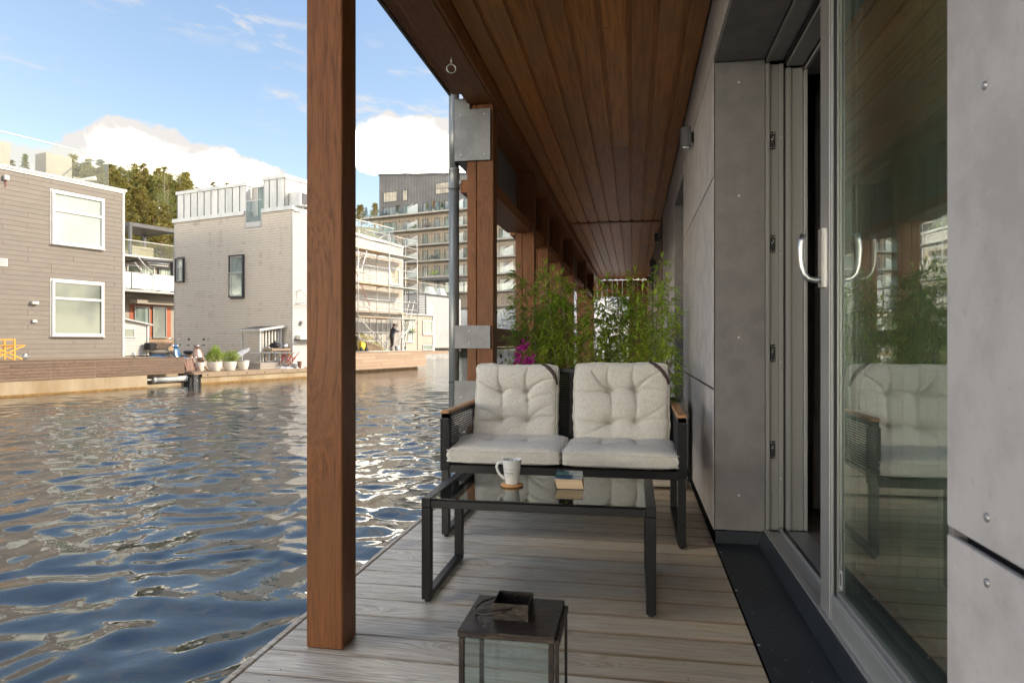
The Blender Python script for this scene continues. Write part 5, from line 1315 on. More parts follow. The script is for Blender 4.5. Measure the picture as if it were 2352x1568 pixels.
for a, b in ((-24.63, -24.32), (-24.30, -23.83), (-23.81, -23.37)): piece('metal_panel', a+.008, b-.008, WTT+.082, WTT+.098, 7.18, 8.49, 'metalw', ph_, .003); MB().box(b-.003, b+.013, WTT+.05, WTT+.098, 7.18, 8.49).build('seam', 'metalb', ph_)
for a, b in ((WTT+.11, WTT+.95), (WTT+.98, 25.19)): piece('metal_panel', -23.345, -23.33, a, b, 7.11, 8.49, 'whites', ph_, .003)
# terrace door in the notch, with glass and side wall
MB().box(-25.80, -24.66, WTT+.0, WTT+1.6, 6.28, 6.345).box(-24.70, -24.65, WTT+.10, WTT+1.5, 7.17, 8.49).build('notch_floor', 'whites', ph_)
MB().box(-25.82, -25.72, WTT+.0, WTT+1.59, 6.35, 7.17).box(-24.76, -24.66, WTT+.0, WTT+1.59, 6.35, 7.17).build('notch_side', 'whites', ph_)
window(ph_, WTT+.42, -25.76, -24.70, 6.45, 8.36, 'whitep', ['whites', 'wteal'], mull=(-25.36,), face='t', fw=.06, sill=False, name='terrace_door')
MB().box(-25.72, -24.77, WTT-.02, WTT+.0, 6.37, 6.62).build('glass_base', 'whitep', ph_)
gp = thing('glass_balustrade', 'small glass balustrade in front of the roof door of the pale house', 'railing', (-25.2, WTT, 6.6), 'q')
MB().box(-25.72, -24.77, WTT-.015, WTT-.003, 6.63, 7.60).build('glass_pane', 'rglass', gp); MB().box(-25.74, -24.70, WTT-.02, WTT+.0, 7.602, 7.63).build('handrail', 'galv', gp)
def winframe(a0, a1, z0, z1):
    m = MB(); t_ = WTT; m.box(a0-.06, a0, t_-.14, t_+.0, z0-.06, z1+.05).box(a1, a1+.06, t_-.14, t_, z0-.06, z1+.05).box(a0, a1, t_-.14, t_, z1, z1+.05).box(a0, a1, t_-.14, t_, z0-.06, z0); return m
for (a0, a1, z0, z1, pn, tr, lab) in ((-30.53, -30.03, 4.03, 5.12, ['wteal', 'wblind'], (4.72,), 0), (-26.70, -25.86, 3.15, 5.05, ['wteal'], (4.25,), 1)):
    winframe(a0, a1, z0, z1).build('window_surround', 'anth', ph_)
    w_ = window(ph_, WTT-.02, a0, a1, z0, z1, 'whitep', pn, transoms=tr, face='t', fw=.055, dep=.06, sill=False)
gb = thing('french_balcony_glass', 'narrow glass guard across the tall window of the pale house', 'railing', (-26.3, WTT-.16, 3.2), 'q')
MB().box(-26.68, -25.88, WTT-.17, WTT-.158, 3.2, 4.25).build('glass_pane', 'rglass', gb); MB().box(-26.74, -25.82, WTT-.185, WTT-.15, 4.252, 4.28).build('handrail', 'whitep', gb)
# heat pump and small things on the canal face
ac = thing('heat_pump', 'white outdoor heat pump unit on brackets high on the pale house', 'heat pump', (-22.7, 23.9, 7.1), 'q')
MB().box(-23.30, -22.62, 23.55, 24.45, 7.22, 7.86).build('casing', 'metalw', ac, .01); MB().box(-22.62, -22.60, 23.64, 24.36, 7.28, 7.80).build('grille', 'anth', ac)
MB().bar((-23.3, 23.6, 7.19), (-22.3, 23.6, 7.19), .05).bar((-23.3, 24.4, 7.19), (-22.3, 24.4, 7.19), .05).bar((-22.4, 23.6, 7.17), (-22.78, 23.6, 6.93), .04).build('bracket', 'galv', ac)
wl_ = thing('wall_lamp', 'grey box lamp on the white canal side of the pale house', 'lamp', (WN, 23.7, 1.8), 'q'); MB().box(WN+.03, WN+.15, 23.66, 23.80, 1.76, 1.93).build('casing', 'alu', wl_, .008)
cl = thing('drying_rack', 'white fold out drying rack with slats hung on cords from the pale house', 'drying rack', (WN, 24, 2.7), 'q')
m_ = MB().bar((WN+.02, 23.42, 2.72), (WN+.6, 23.42, 2.74), .03).bar((WN+.02, 23.42, 2.72), (WN+.02, 25.2, 2.72), .03)
for q in range(12): m_.bar((WN+.02, 23.5+q*.14, 2.72), (WN+.16, 23.46+q*.14, 2.60), .02)
m_.build('slats', 'whitep', cl); MB().tube([(WN+.3, 23.5, 3.3), (WN+.1, 24.4, 2.78)], .008, 4).tube([(WN+.03, 23.5, 3.3), (WN+.02, 23.42, 2.72)], .008, 4).build('cord', 'anth', cl)
MB().bar((WN+.02, 23.5, 3.3), (WN+.32, 23.5, 3.32), .03).build('arm', 'whitep', cl)
wb = thing('window_box', 'pale plant box on a dark shelf on the canal side of the pale house', 'planter', (WN, 23.8, 1.1), 'q'); MB().box(WN+.03, WN+.30, 23.42, 24.3, 1.09, 1.28).build('box_body', 'potw', wb, .01); MB().box(WN+.02, WN+.34, 23.36, 24.36, 1.05, 1.085).build('shelf', 'anth', wb)

# ---- things on the low quay
def scooter(name, label, n_, t_, rz, paint, body, shieldh=1.0):
    """local: +x forward; size of a small scooter"""
    s_ = thing(name, label, 'scooter', (n_, t_, -.17), 'q', rz=rz, local=True)
    for cx_ in (.62, -.62):
        w_ = MB().tube([(cx_+.19*math.cos(a), 0, .225+.19*math.sin(a)) for a in [k*math.pi/10 for k in range(20)]], .048, 8, closed=True).build('wheel', 'rubber', s_)
        MB().tube([(cx_, -.03, .225), (cx_, .03, .225)], .14, 14).build('hub', 'chrome', w_)
    # leg shield: curved plate
    vs = []; 
    for i in range(9):
        a = (i/8-.5)*2
        for k in range(8):
            v = k/7; wd = .21+.05*math.sin(v*math.pi)-.06*v; x = .52-.20*v+.06*(1-a*a); vs.append((x, a*wd, .34+.56*v))
    fs = [(i*8+k, (i+1)*8+k, (i+1)*8+k+1, i*8+k+1) for i in range(8) for k in range(7)]
    o = MB().add(vs, fs, True).build('leg_shield', paint, s_); o.modifiers.new('t', 'SOLIDIFY').thickness = .025
    MB().ball((.64, 0, .43), .20, 14, (1.15, .55, .62)).build('front_mudguard', paint, s_)
    MB().hexa([(-.25, -.17, .20), (.42, -.17, .20), (.42, .17, .20), (-.25, .17, .20), (-.25, -.18, .27), (.45, -.18, .27), (.45, .18, .27), (-.25, .18, .27)]).build('footboard', body, s_, .01)
    MB().ball((-.52, 0, .46), .34, 16, (1.25, .56, .68)).build('rear_body', paint, s_)
    MB().ball((-.40, 0, .72), .20, 14, (2.0, .72, .38)).build('saddle', 'seat' if paint == 'blue' else 'rubber', s_)
    hb = MB().ball((.30, 0, .97), .12, 12, (1.0, 1.0, .75)).build('headset', paint, s_)
    MB().ball((.40, 0, .98), .055, 10, (.6, 1, 1)).build('headlight', 'chrome', hb)
    MB().tube([(.26, .30, 1.02), (.30, 0, 1.0), (.26, -.30, 1.02)], .014, 8).build('handlebar', 'chrome', s_)
    for sy in (1, -1):
        MB().tube([(.26, .26*sy, 1.02), (.25, .38*sy, 1.02)], .02, 8).build('grip', 'rubber', s_)
        q_ = MB().tube([(.28, .2*sy, 1.02), (.27, .30*sy, 1.22)], .007, 6).build('mirror_stem', 'chrome', s_); MB().ball((.27, .31*sy, 1.26), .06, 10, (.3, 1, .9)).build('mirror', 'chrome' if paint == 'blue' else 'rubber', q_)
        MB().ball((.52, .15*sy, .50), .06, 10, (.5, .6, 1)).build('indicator', 'whitep', s_)
    return s_
sc1 = scooter('motor_scooter', 'blue motor scooter with windscreen and top box behind the bulwark end', -25.45, 18.98, math.radians(18), 'blue', 'rubber')
o = MB().hexa([(.34, -.17, 1.02), (.36, -.17, 1.02), (.36, .17, 1.02), (.34, .17, 1.02), (.20, -.13, 1.34), (.215, -.13, 1.34), (.215, .13, 1.34), (.20, .13, 1.34)]).build('windscreen', 'rglass', sc1)
MB().box(-1.02, -.72, -.18, .18, .82, 1.12).build('top_box', 'rubber', sc1, .03)
sc2 = scooter('motor_scooter', 'brown motor scooter with dark mirror beside the potted shrubs', -24.45, 19.35, math.radians(-12), 'bronze', 'bronze')
bi = thing('bicycle', 'dark bicycle mostly hidden behind the blue scooter', 'bicycle', (-26.3, 19.2, -.17), 'q', rz=math.radians(8), local=True)
for cx_ in (-.5, .52): MB().tube([(cx_+.33*math.cos(a), 0, .35+.33*math.sin(a)) for a in [k*math.pi/10 for k in range(20)]], .018, 6, closed=True).build('wheel', 'rubber', bi)
MB().tube([(.52, 0, .35), (.38, 0, 1.0), (.30, .26, 1.05)], .014).tube([(.38, 0, 1.0), (.30, -.26, 1.05)], .012).tube([(.4, 0, .85), (-.1, 0, .35)], .018).tube([(.4, 0, .88), (-.22, 0, .85)], .015).tube([(-.1, 0, .32), (-.25, 0, 1.0)], .016).tube([(-.5, 0, .35), (-.1, 0, .32)], .012).build('frame', 'anth', bi)
MB().ball((-.26, 0, 1.03), .12, 10, (1.1, .6, .3)).build('saddle', 'rubber', bi)

def shrub(mb_l, c, rx, rz_, n_, s_, r_):
    for k in range(n_):
        while True:
            p = Vector((r_.uniform(-1, 1), r_.uniform(-1, 1), r_.uniform(-1, 1)))
            if p.length < 1 and p.length > .25 and mnoise.noise(p*2.2+Vector(c)*.7) > -.18: break
        q = Vector(c)+Vector((p.x*rx, p.y*rx, p.z*rz_)); d = (p+Vector((r_.gauss(0, .5), r_.gauss(0, .5), r_.gauss(0, .5)))).normalized()
        s1 = d.cross(Vector((r_.random(), r_.random(), r_.random()))).normalized()*s_*r_.uniform(.3, .6)
        mb_l.add([q-s1, q+d*s_*.5-s1*.2, q+s1, q+d*s_], [(0, 1, 3), (1, 2, 3)])
def pot(name, label, n_, t_, r, h, mat, plant=None, seed=1, group='large pale pots on the quay'):
    p = thing(name, label, 'pot' if not plant else 'potted plant', (n_, t_, -.17), 'q', group=group, local=True)
    MB().lathe([(0, 0), (r*.62, 0), (r*.72, h*.1), (r*.93, h*.6), (r, h*.96), (r, h), (r*.93, h), (r*.92, h*.93), (0, h*.92)], 28, (0, 0, .001)).build('pot', mat, p)
    if plant:
        r_ = random.Random(seed); l_ = MB(); s_ = MB()
        for k in range(9):
            a = r_.random()*6.28; s_.tube([(0, 0, h*.9), (r*.7*math.cos(a), r*.7*math.sin(a), h+r_.uniform(.2, .55))], .008, 4)
        for (cx_, cy_, cz_, rx, rz_, n2) in plant[1]: shrub(l_, (cx_, cy_, cz_), rx, rz_, n2, .055, r_)
        s_.build('stems', 'twig', p, fix=False); l_.build('foliage', plant[0], p, kind='stuff', fix=False)
    return p
pot('planted_pot', 'pale pot with the taller yellow green shrub beside the brown scooter', -22.44, 18.73, .275, .37, 'potw', ('leaf_y', [(0, 0, .55, .30, .25, 900), (-.08, .04, .72, .22, .2, 500), (.05, 0, .88, .14, .18, 260), (.2, .1, .6, .18, .18, 300), (-.22, -.1, .58, .16, .18, 260)]), 3)
pot('planted_pot', 'pale pot with the lower whitish flowering shrub, second from the scooter', -22.40, 19.41, .27, .37, 'potw', ('leaf_w', [(0, 0, .52, .30, .20, 800), (.12, .05, .62, .22, .2, 460), (-.14, 0, .60, .18, .18, 320), (.26, .1, .55, .14, .16, 240)]), 4)
pot('empty_pot', 'empty pale pot with a dark tray on it, right of the two shrubs', -22.38, 20.07, .24, .36, 'potw')
pot('empty_pot', 'plain pale pot between the folding chair and the first shrub', -22.62, 18.20, .19, .36, 'potw')
pot('bowl_pot', 'round grey clay bowl near the right end of the low quay', -21.82, 22.35, .15, .20, 'potg', group='small clay pots')
pot('clay_pot', 'small reddish clay pot at the edge of the nearest post', -21.80, 22.66, .10, .30, 'chairred', group='small clay pots')
tr_ = thing('tray', 'dark round tray lying on the empty pale pot', 'tray', (-22.38, 20.07, .19), 'q', local=True); MB().lathe([(0, .0), (.22, .0), (.25, .035), (.24, .035), (.21, .012), (0, .012)], 24, (0, 0, .003)).build('tray_body', 'galv', tr_)
bd = thing('white_board', 'white foam board leaning up behind the empty pot', 'board', (-22.9, 20.3, .3), 'q'); MB().hexa([(-23.5, 20.0, .28), (-22.95, 20.25, .26), (-22.75, 20.75, .62), (-22.95, 20.9, .70), (-23.5, 20.02, .32), (-22.95, 20.27, .30), (-22.75, 20.77, .66), (-22.95, 20.92, .74)]).build('board_body', 'whitep', bd)
# folding chair, slatted
fo = thing('slatted_chair', 'red brown slatted folding chair leaning by the bulwark end', 'chair', (-22.75, 17.75, -.17), 'q')
for a in (17.58, 17.98): MB().bar((-22.55, a, -.15), (-22.80, a+.03, .36), .035, .05).build('leg', 'chairred', fo)
for q in range(6): z_ = -.06+q*.072; f_ = (z_+.15)/.51; MB().bar((-22.55-.25*f_, 17.61, z_), (-22.55-.25*f_, 17.97, z_), .02, .05).build('slat', 'chairred', fo)
MB().bar((-22.3, 17.95, -.16), (-22.9, 18.25, .34), .03, .05).bar((-22.3, 18.35, -.16), (-22.62, 18.2, .22), .03, .05).build('rear_leg', 'chairred', fo)
solo('wooden_step', MB().box(-22.9, -21.72, 17.15, 17.9, -.168, -.12), 'bulw', 'flat brown wooden step under the folding chair', 'step', (-22.2, 17.5, -.168), 'q', bevel=.004)
# planter crate
cr = thing('planter_crate', 'low grey wooden crate of stacked boards at the quay edge', 'crate', (-22.7, 21.4, -.17), 'q')
for q in range(4):
    for (a0, a1, b0, b1) in ((-23.05, -22.35, 20.95, 20.98), (-23.05, -22.35, 21.97, 22.0), (-22.38, -22.35, 20.985, 21.965), (-23.05, -23.02, 20.985, 21.965)):
        piece('crate_board', a0, a1, b0, b1, -.165+q*.068, -.165+q*.068+.062, 'planter', cr, .003)
# slatted shelter
ss = thing('slatted_shelter', 'white slatted lean to shelter beside the pale house', 'shelter', (-23.6, 22, -.17), 'q')
for (n_, t_, h_) in ((-24.42, 21.85, 1.48), (-23.33, 21.85, 1.46), (-24.42, 23.05, 1.62), (-23.33, 23.05, 1.62)): piece('post', n_-.045, n_+.045, t_-.045, t_+.045, -.165, h_, 'whitep', ss)
for q in range(6): piece('slat', -24.26+q*.15, -24.26+q*.15+.075, 22.98, 23.0, -.1, 1.52, 'whites', ss)
for q in range(6): piece('slat', -23.35, -23.33, 21.98+q*.18, 21.98+q*.18+.09, -.1, 1.50, 'whites', ss)
piece('rail', -24.36, -23.40, 22.955, 22.975, .60, .68, 'whites', ss); piece('rail', -24.36, -23.40, 21.83, 21.87, 1.38, 1.455, 'whitep', ss)
MB().hexa([(-24.75, 21.65, 1.46), (-23.15, 21.65, 1.46), (-23.15, 23.15, 1.66), (-24.75, 23.15, 1.66), (-24.75, 21.65, 1.52), (-23.15, 21.65, 1.52), (-23.15, 23.15, 1.72), (-24.75, 23.15, 1.72)]).build('roof', 'anth', ss)
MB().bar((-24.77, 21.62, 1.50), (-23.13, 21.62, 1.50), .05, .08).bar((-23.12, 21.62, 1.50), (-23.12, 23.2, 1.70), .05, .10).build('roof_edge', 'whitep', ss)
# work table, barbecue, trestles, cables
wt = thing('garden_table', 'wooden garden table with things on it behind the trestles', 'table', (-22.8, 22.3, -.17), 'q')
MB().box(-23.2, -22.7, 21.95, 23.05, .60, .68).build('table_top', 'qdeck', wt, .005)
for (n_, t_) in ((-23.15, 22.0), (-22.78, 22.0), (-23.15, 23.0), (-22.78, 23.0)): piece('leg', n_-.035, n_+.035, t_-.035, t_+.035, -.165, .598, 'qdeck', wt)
bq = thing('barbecue', 'black domed charcoal barbecue on the garden table', 'barbecue', (-22.95, 22.35, .68), 'q', local=True)
MB().lathe([(0, .02), (.17, .05), (.24, .11)], 24).build('bowl', 'iron', bq); MB().lathe([(.25, .112), (.245, .15), (.19, .23), (.10, .27), (0, .28)], 24).build('dome_lid', 'black', bq); MB().lathe([(.03, .28), (.045, .32), (.03, .36), (0, .36)], 12).build('vent', 'anth', bq)
MB().bar((-.34, 0, .11), (-.24, 0, .11), .04).build('handle', 'black', bq)
tz = thing('trestle_table', 'long white plank lying on two metal trestles at the quay edge', 'trestle table', (-22.0, 22, -.17), 'q')
MB().hexa([(-23.3, 21.35, .49), (-21.75, 22.35, .49), (-21.85, 22.62, .49), (-23.4, 21.62, .49), (-23.3, 21.35, .53), (-21.75, 22.35, .53), (-21.85, 22.62, .53), (-23.4, 21.62, .53)]).build('plank', 'whitep', tz)
for c_ in (.22, .62, .86):
    n_ = -23.3+1.55*c_; t_ = 21.45+1.0*c_; m_ = MB()
    for a in (-.16, .16):
        for b in (-.10, .10): m_.tube([(n_+a, t_+b*1.4, -.165), (n_+a*.2, t_+b*.3, .48)], .013, 6)
    o = m_.build('trestle', 'galv', tz); MB().ball((n_+.02, t_-.06, .42), .035, 8).build('clamp', 'yellow', o)
pp = MB(); r_ = random.Random(12)
for k in range(16): pp.tube([(-23.6+r_.uniform(-.1, .1), 21.2+r_.uniform(-.05, .3), -.13+k*.008), (-22.1+r_.uniform(-.1, .1), 22.3+r_.uniform(-.1, .2), .02+r_.uniform(0, .3))], r_.uniform(.012, .022), 6)
solo('pipe_pile', pp, 'galv', 'pile of thin pipes and battens lying under the trestles', 'pipes', (-22.8, 21.8, -.15), 'q', kind='stuff')
cb = MB()
for k in range(26):
    c_ = Vector((-22.6+r_.uniform(0, .8), 22.2+r_.uniform(-.2, .5), .12+r_.uniform(0, .3))); R_ = r_.uniform(.05, .14)
    cb.tube([c_+Vector((R_*math.cos(a)*.7, R_*math.sin(a), R_*1.2*math.sin(a+.5))) for a in [q*.7 for q in range(9)]], .011, 5, closed=True)
solo('cable_heap', cb, 'redrope', 'heap of red cables and hoses hanging behind the trestles', 'cables', (-22.3, 22.3, .1), 'q', kind='stuff')
solo('white_sheet', MB().hexa([(-23.2, 21.9, -.165), (-21.75, 21.9, -.165), (-21.75, 22.9, -.165), (-23.2, 22.9, -.165), (-23.1, 22.0, -.12), (-21.8, 21.95, -.14), (-21.8, 22.8, -.13), (-23.1, 22.8, -.11)]), 'sail', 'crumpled white sheet on the quay floor under the trestles', 'sheet', (-22.4, 22.4, -.165), 'q')
bk_ = thing('steel_bucket', 'steel bucket on the garden table beside the barbecue', 'bucket', (-22.85, 22.85, .68), 'q', local=True); MB().lathe([(0, 0), (.09, 0), (.13, .2), (.12, .2), (.085, .01)], 20, (0, 0, .002)).build('bucket_body', 'steel', bk_)
low = thing('low_wall_boards', 'grey boards of the low screen behind the potted shrubs', 'screen', (-24.3, 19.6, -.17), 'q')
for q in range(12): piece('board', -23.9, -23.87, 18.6+q*.16, 18.6+q*.16+.15, -.16, .30, 'planter', low)
MB().box(-23.95, -23.85, 18.55, 20.6, .31, .34).build('cap', 'alu', low)

# ---- the scaffolded house further along
p2 = struct_root('far_pontoon', (-26, 31, 0), 'q')
MB().box(-40, -22.95, 27.3, 33.4, -1.5, .28).build('pontoon_body', 'conc_g', p2); MB().box(-40, -22.72, 27.25, 33.9, .30, .40).build('quay_floor', 'qdeck', p2)
MB().box(-22.94, -22.93, 27.3, 33.4, -1.5, -.52).build('algae_band', 'algae', p2)
b_ = thing('pale_bulwark', 'pale new wood bulwark under the scaffolding', 'bulwark', (-22.7, 30, 0), 'q')
for q in range(5):
    a = 27.25; off = [1.3, 2.4, .8, 1.9, 2.9][q]
    while a < 33.88:
        e = min(a+off, 33.9); piece('board', -22.715, -22.69, a, e-.006, -.46+q*.176, -.46+q*.176+.170, 'bulw2', b_, .004); a = e; off = 2.2
    piece('end_board', -24.2, -22.717, 33.90, 33.925, -.46+q*.176, -.46+q*.176+.170, 'bulw2', b_, .004)
piece('cap_board', -23.0, -22.66, 27.25, 33.95, .422, .445, 'bulw2', b_, .003)
SN = -24.3
sh2 = thing('scaffolded_house', 'white boarded house behind scaffolding with a beige band and glass roof railing', 'house', (SN, 31, .4), 'q')
MB().prism([(27.4, .4), (33.74, .4), (33.74, 6.6), (27.4, 6.98)], 'x', -32, SN-.02).build('wall_core', 'slab', sh2)
wh = [(32.42, 33.40, 4.34, 5.32), (30.35, 31.4, .45, 2.36), (31.75, 32.7, .45, 2.40)]
siding(sh2, 'upper_siding', 'n', SN, 27.4, 33.74, 5.80, 6.62, .17, 'whites')
siding(sh2, 'beige_band', 'n', SN, 27.4, 33.74, 5.32, 5.80, .16, 'beige')
siding(sh2, 'middle_siding', 'n', SN, 27.4, 33.74, 4.18, 5.32, .16, 'whites', wh)
siding(sh2, 'lower_beige_band', 'n', SN, 27.4, 33.74, 3.62, 4.18, .14, 'beige')
siding(sh2, 'lower_siding', 'n', SN, 27.4, 33.74, 2.72, 3.62, .15, 'whites')
siding(sh2, 'ground_siding', 'n', SN-.06, 27.4, 33.70, .4, 2.66, .15, 'whites', wh)
siding(sh2, 'end_siding', 't', 27.4, -31, SN, .4, 6.8, .17, 'whites')
MB().hexa([(SN-.06, 27.3, 6.86), (SN+.08, 27.3, 6.86), (SN+.08, 33.82, 6.60), (SN-.06, 33.82, 6.60), (SN-.06, 27.3, 7.02), (SN+.08, 27.3, 7.02), (SN+.08, 33.82, 6.74), (SN-.06, 33.82, 6.74)]).build('roof_edge', 'whitep', sh2)
MB().box(SN-.03, SN+.04, 33.70, 33.80, .42, 6.6).build('corner_board', 'whitep', sh2); MB().box(SN-.05, SN+.35, 27.4, 33.74, 2.60, 2.72).build('soffit', 'beige', sh2)
window(sh2, SN+.005, *wh[0], 'whitep', ['wcream'], fw=.08, outer=True)
window(sh2, SN-.055, *wh[1], 'whitep', ['wteal'], mull=(30.72,), fw=.07, sill=False, name='patio_window')
window(sh2, SN-.055, *wh[2], 'whitep', ['wteal', 'wred'], mull=(32.3,), fw=.07, sill=False, name='patio_window')
m_ = MB().tube([(SN, 31.0, 6.1), (SN+.10, 31.0, 6.1)], .06, 12).tube([(SN, 31.15, 6.13), (SN+.08, 31.15, 6.13)], .05, 12).build('vent_pipe', 'chairred', sh2)
rr = thing('roof_railing', 'tinted glass railing on the roof of the scaffolded house', 'railing', (-26, 32, 7), 'q')
for a, b in ((27.5, 29.4), (29.44, 31.3), (31.34, 33.3), (33.34, 35.2)): piece('glass_pane', -26.02, -26.0, a, b, 6.9, 8.1, 'rglass', rr, 0)
MB().box(-26.03, -25.98, 27.5, 35.24, 8.1, 8.14).build('handrail', 'whitep', rr); piece('glass_pane', -31, -26.03, 35.2, 35.22, 6.9, 8.1, 'rglass', rr, 0)
MB().box(-32, -25.9, 27.4, 35.3, 6.62, 6.66).build('terrace_floor', 'whites', rr)
for q in range(3): solo('sun_lounger', MB().hexa([(-27.0, 28.6+q*.8, 6.95), (-26.4, 28.6+q*.8, 6.95), (-26.4, 29.1+q*.8, 6.95), (-27.0, 29.1+q*.8, 6.95), (-26.9, 28.5+q*.8, 7.5), (-26.75, 28.5+q*.8, 7.5), (-26.75, 29.0+q*.8, 7.5), (-26.9, 29.0+q*.8, 7.5)]), 'whitep', 'white lounge chair back on the roof, %s of the row of three' % ('nearest', 'middle', 'farthest')[q], 'chair', (-26.8, 28.8+q*.8, 6.9), 'q', 'white chairs on the roof')
# scaffolding: every tube of the frame a part
sc = thing('scaffolding', 'galvanised scaffolding with three plank levels in front of the white house', 'scaffolding', (-23.4, 31, .45), 'q')
def tb_(name, p, q, r=.024, mat='galv'):
    return MB().tube([p, q], r, 8).build(name, mat, sc)
NF, NB = -23.1, -23.95
for t_ in (28.2, 30.87, 33.6): tb_('standard', (NF, t_, .45), (NF, t_, 7.03)); tb_('standard', (NB, t_, .45), (NB, t_, 7.03 if t_ > 33 else 6.0))
for z_ in (5.86, 4.06, 2.28):
    for q in range(2):
        a, b = ((28.22, 30.85), (30.89, 33.62))[q]
        piece('plank', NB, NF-.45, a, b, z_, z_+.05, 'plank' if q == 0 else 'plank_a', sc, .004); piece('plank', NF-.43, NF+.0, a, b, z_, z_+.05, 'plank' if q == 0 else 'plank_a', sc, .004)
    for t_ in (28.2, 30.87, 33.6): tb_('transom', (NB, t_, z_-.03), (NF, t_, z_-.03)); MB().tube([(NF, t_, z_-.28), (NF-.22, t_, z_-.05)], .018, 6).build('knee_brace', 'galv', sc)
for z_ in (5.86, 4.06, 2.28, .45):
    for a, b in ((28.2, 30.87), (30.87, 33.6)):
        if z_ == .45 and a > 30: continue
        if z_ in (5.86, .45):          # truss guard frames
            lo, hi = z_+.58, z_+1.04
            tb_('guard_rail', (NF, a, lo), (NF, b, lo), .02); tb_('guard_rail', (NF, a, hi), (NF, b, hi), .02)
            for f in (.04, .5, .96): tb_('guard_strut', (NF, a+(b-a)*f, lo), (NF, a+(b-a)*f, hi), .014)
            tb_('guard_diagonal', (NF, a+(b-a)*.12, hi), (NF, a+(b-a)*.45, lo), .014); tb_('guard_diagonal', (NF, a+(b-a)*.88, hi), (NF, a+(b-a)*.55, lo), .014)
        else:
            for dz in (.55, .98): tb_('guard_rail', (NF, a, z_+dz), (NF, b, z_+dz), .02)
for z_ in (7.0, 6.45, 5.1, 4.7, 3.25): tb_('end_rail', (NF, 33.6, z_), (NB, 33.6, z_), .02)
tb_('diagonal_brace', (NF+.03, 33.6, 2.35), (NF+.03, 30.9, .55), .022); tb_('diagonal_brace', (NF+.03, 28.2, 2.25), (NF+.03, 30.85, .5), .022); tb_('diagonal_brace', (NB, 28.3, 3.9), (NB, 30.8, 2.4), .018)
tb_('base_tube', (NF+.05, 27.4, .47), (NF+.05, 33.6, .47), .02)
sl = thing('orange_strap', 'orange lashing strap slanting down across the scaffolding', 'strap', (-23.5, 28.6, 4.5), 'q'); MB().tube([(-23.6, 28.3, 5.3), (-23.5, 28.8, 4.2), (-23.45, 29.6, 2.9)], .018, 5).build('strap_band', 'orange', sl)
def ladder(name, lab, p, q, w, n_, cat='ladder', mat='galv'):
    l_ = thing(name, lab, cat, p, 'q'); p = Vector(p); q = Vector(q); s_ = Vector((w/2, 0, 0)) if abs((q-p).y) > .3 else Vector((0, w/2, 0))
    for s2 in (-1, 1): MB().bar(p+s_*s2, q+s_*s2, .03, .06).build('stile', mat, l_)
    for k in range(n_): c = p.lerp(q, (k+.5)/n_); MB().tube([c-s_, c+s_], .015, 6).build('rung', mat, l_)
ladder('ladder', 'aluminium ladder leaning up the right end of the scaffolding, lower one', (-23.45, 32.35, .46), (-23.45, 33.55, 3.4), .36, 11)
ladder('ladder', 'wooden ladder standing inside the left end of the scaffolding', (-23.7, 28.42, .46), (-23.7, 28.52, 5.7), .34, 18, mat='plank')
ladder('ladder', 'upper aluminium ladder between the top scaffold levels beside the post', (-23.4, 28.35, 4.1), (-23.4, 29.1, 5.9), .34, 8)
dpp = thing('downpipe', 'pale downpipe at the left corner of the scaffolded house', 'downpipe', (SN, 28.4, .4), 'q'); MB().tube([(SN+.08, 28.45, .42), (SN+.08, 28.45, 6.8)], .06, 12).build('pipe', 'potw', dpp)
# tarpaulin over a stack of timber
ts_ = thing('timber_stack', 'stack of split timber with orange straps under the olive tarpaulin', 'wood stack', (-23.75, 29.6, .42), 'q')
for q in range(14): piece('timber', -23.95, -23.35, 29.25+q*.095, 29.25+q*.095+.07, .44, .98-q*.022, 'qdeck', ts_, .01, (rnd.uniform(-.1, .1), 0, 0))
vs, fs = [], []
for i in range(17):
    for k in range(9):
        u = i/16; v = k/8; t_ = 28.95+u*2.05; h_ = 1.42-.75*max(0, u-.35)**1.2*1.5+.05*math.sin(u*21+v*5)
        n_ = -24.1+.62*math.sin(v*1.5)+.03*math.sin(u*30+v*3); z_ = h_-(h_-.45)*max(0, v-.45)*1.75*(1 if u > .42 else .28+.4*u)
        vs.append((n_, t_+.04*math.sin(v*9+i), max(z_, .45)))
for i in range(16):
    for k in range(8): a = i*9+k; fs.append((a, a+9, a+10, a+1))
o = solo('tarpaulin', MB().add(vs, fs, True), 'tarp', 'olive green tarpaulin draped over the timber stack behind the scaffold', 'tarpaulin', (-23.9, 30, .45), 'q'); o.modifiers.new('t', 'SOLIDIFY').thickness = .012
yb = thing('yellow_cart', 'yellow plastic garden cart with black wheels beside the timber stack', 'cart', (-23.35, 28.75, .45), 'q')
MB().hexa([(-23.5, 28.62, .58), (-23.2, 28.62, .58), (-23.2, 28.92, .50), (-23.5, 28.92, .50), (-23.5, 28.55, 1.08), (-23.2, 28.55, 1.08), (-23.2, 28.98, .92), (-23.5, 28.98, .92)]).build('tub', 'yellow', yb, .03)
for t_ in (28.55, 28.98): MB().tube([(-23.18, t_, .57), (-23.12, t_, .57)], .12, 14).build('wheel', 'rubber', yb)
wbk = thing('white_bucket', 'white plastic bucket beside the feet of the person', 'bucket', (-23.5, 32.15, .42), 'q', local=True); MB().lathe([(0, 0), (.12, 0), (.15, .32), (.14, .32), (.11, .02), (0, .02)], 18, (0, 0, .003)).build('bucket_body', 'whitep', wbk)

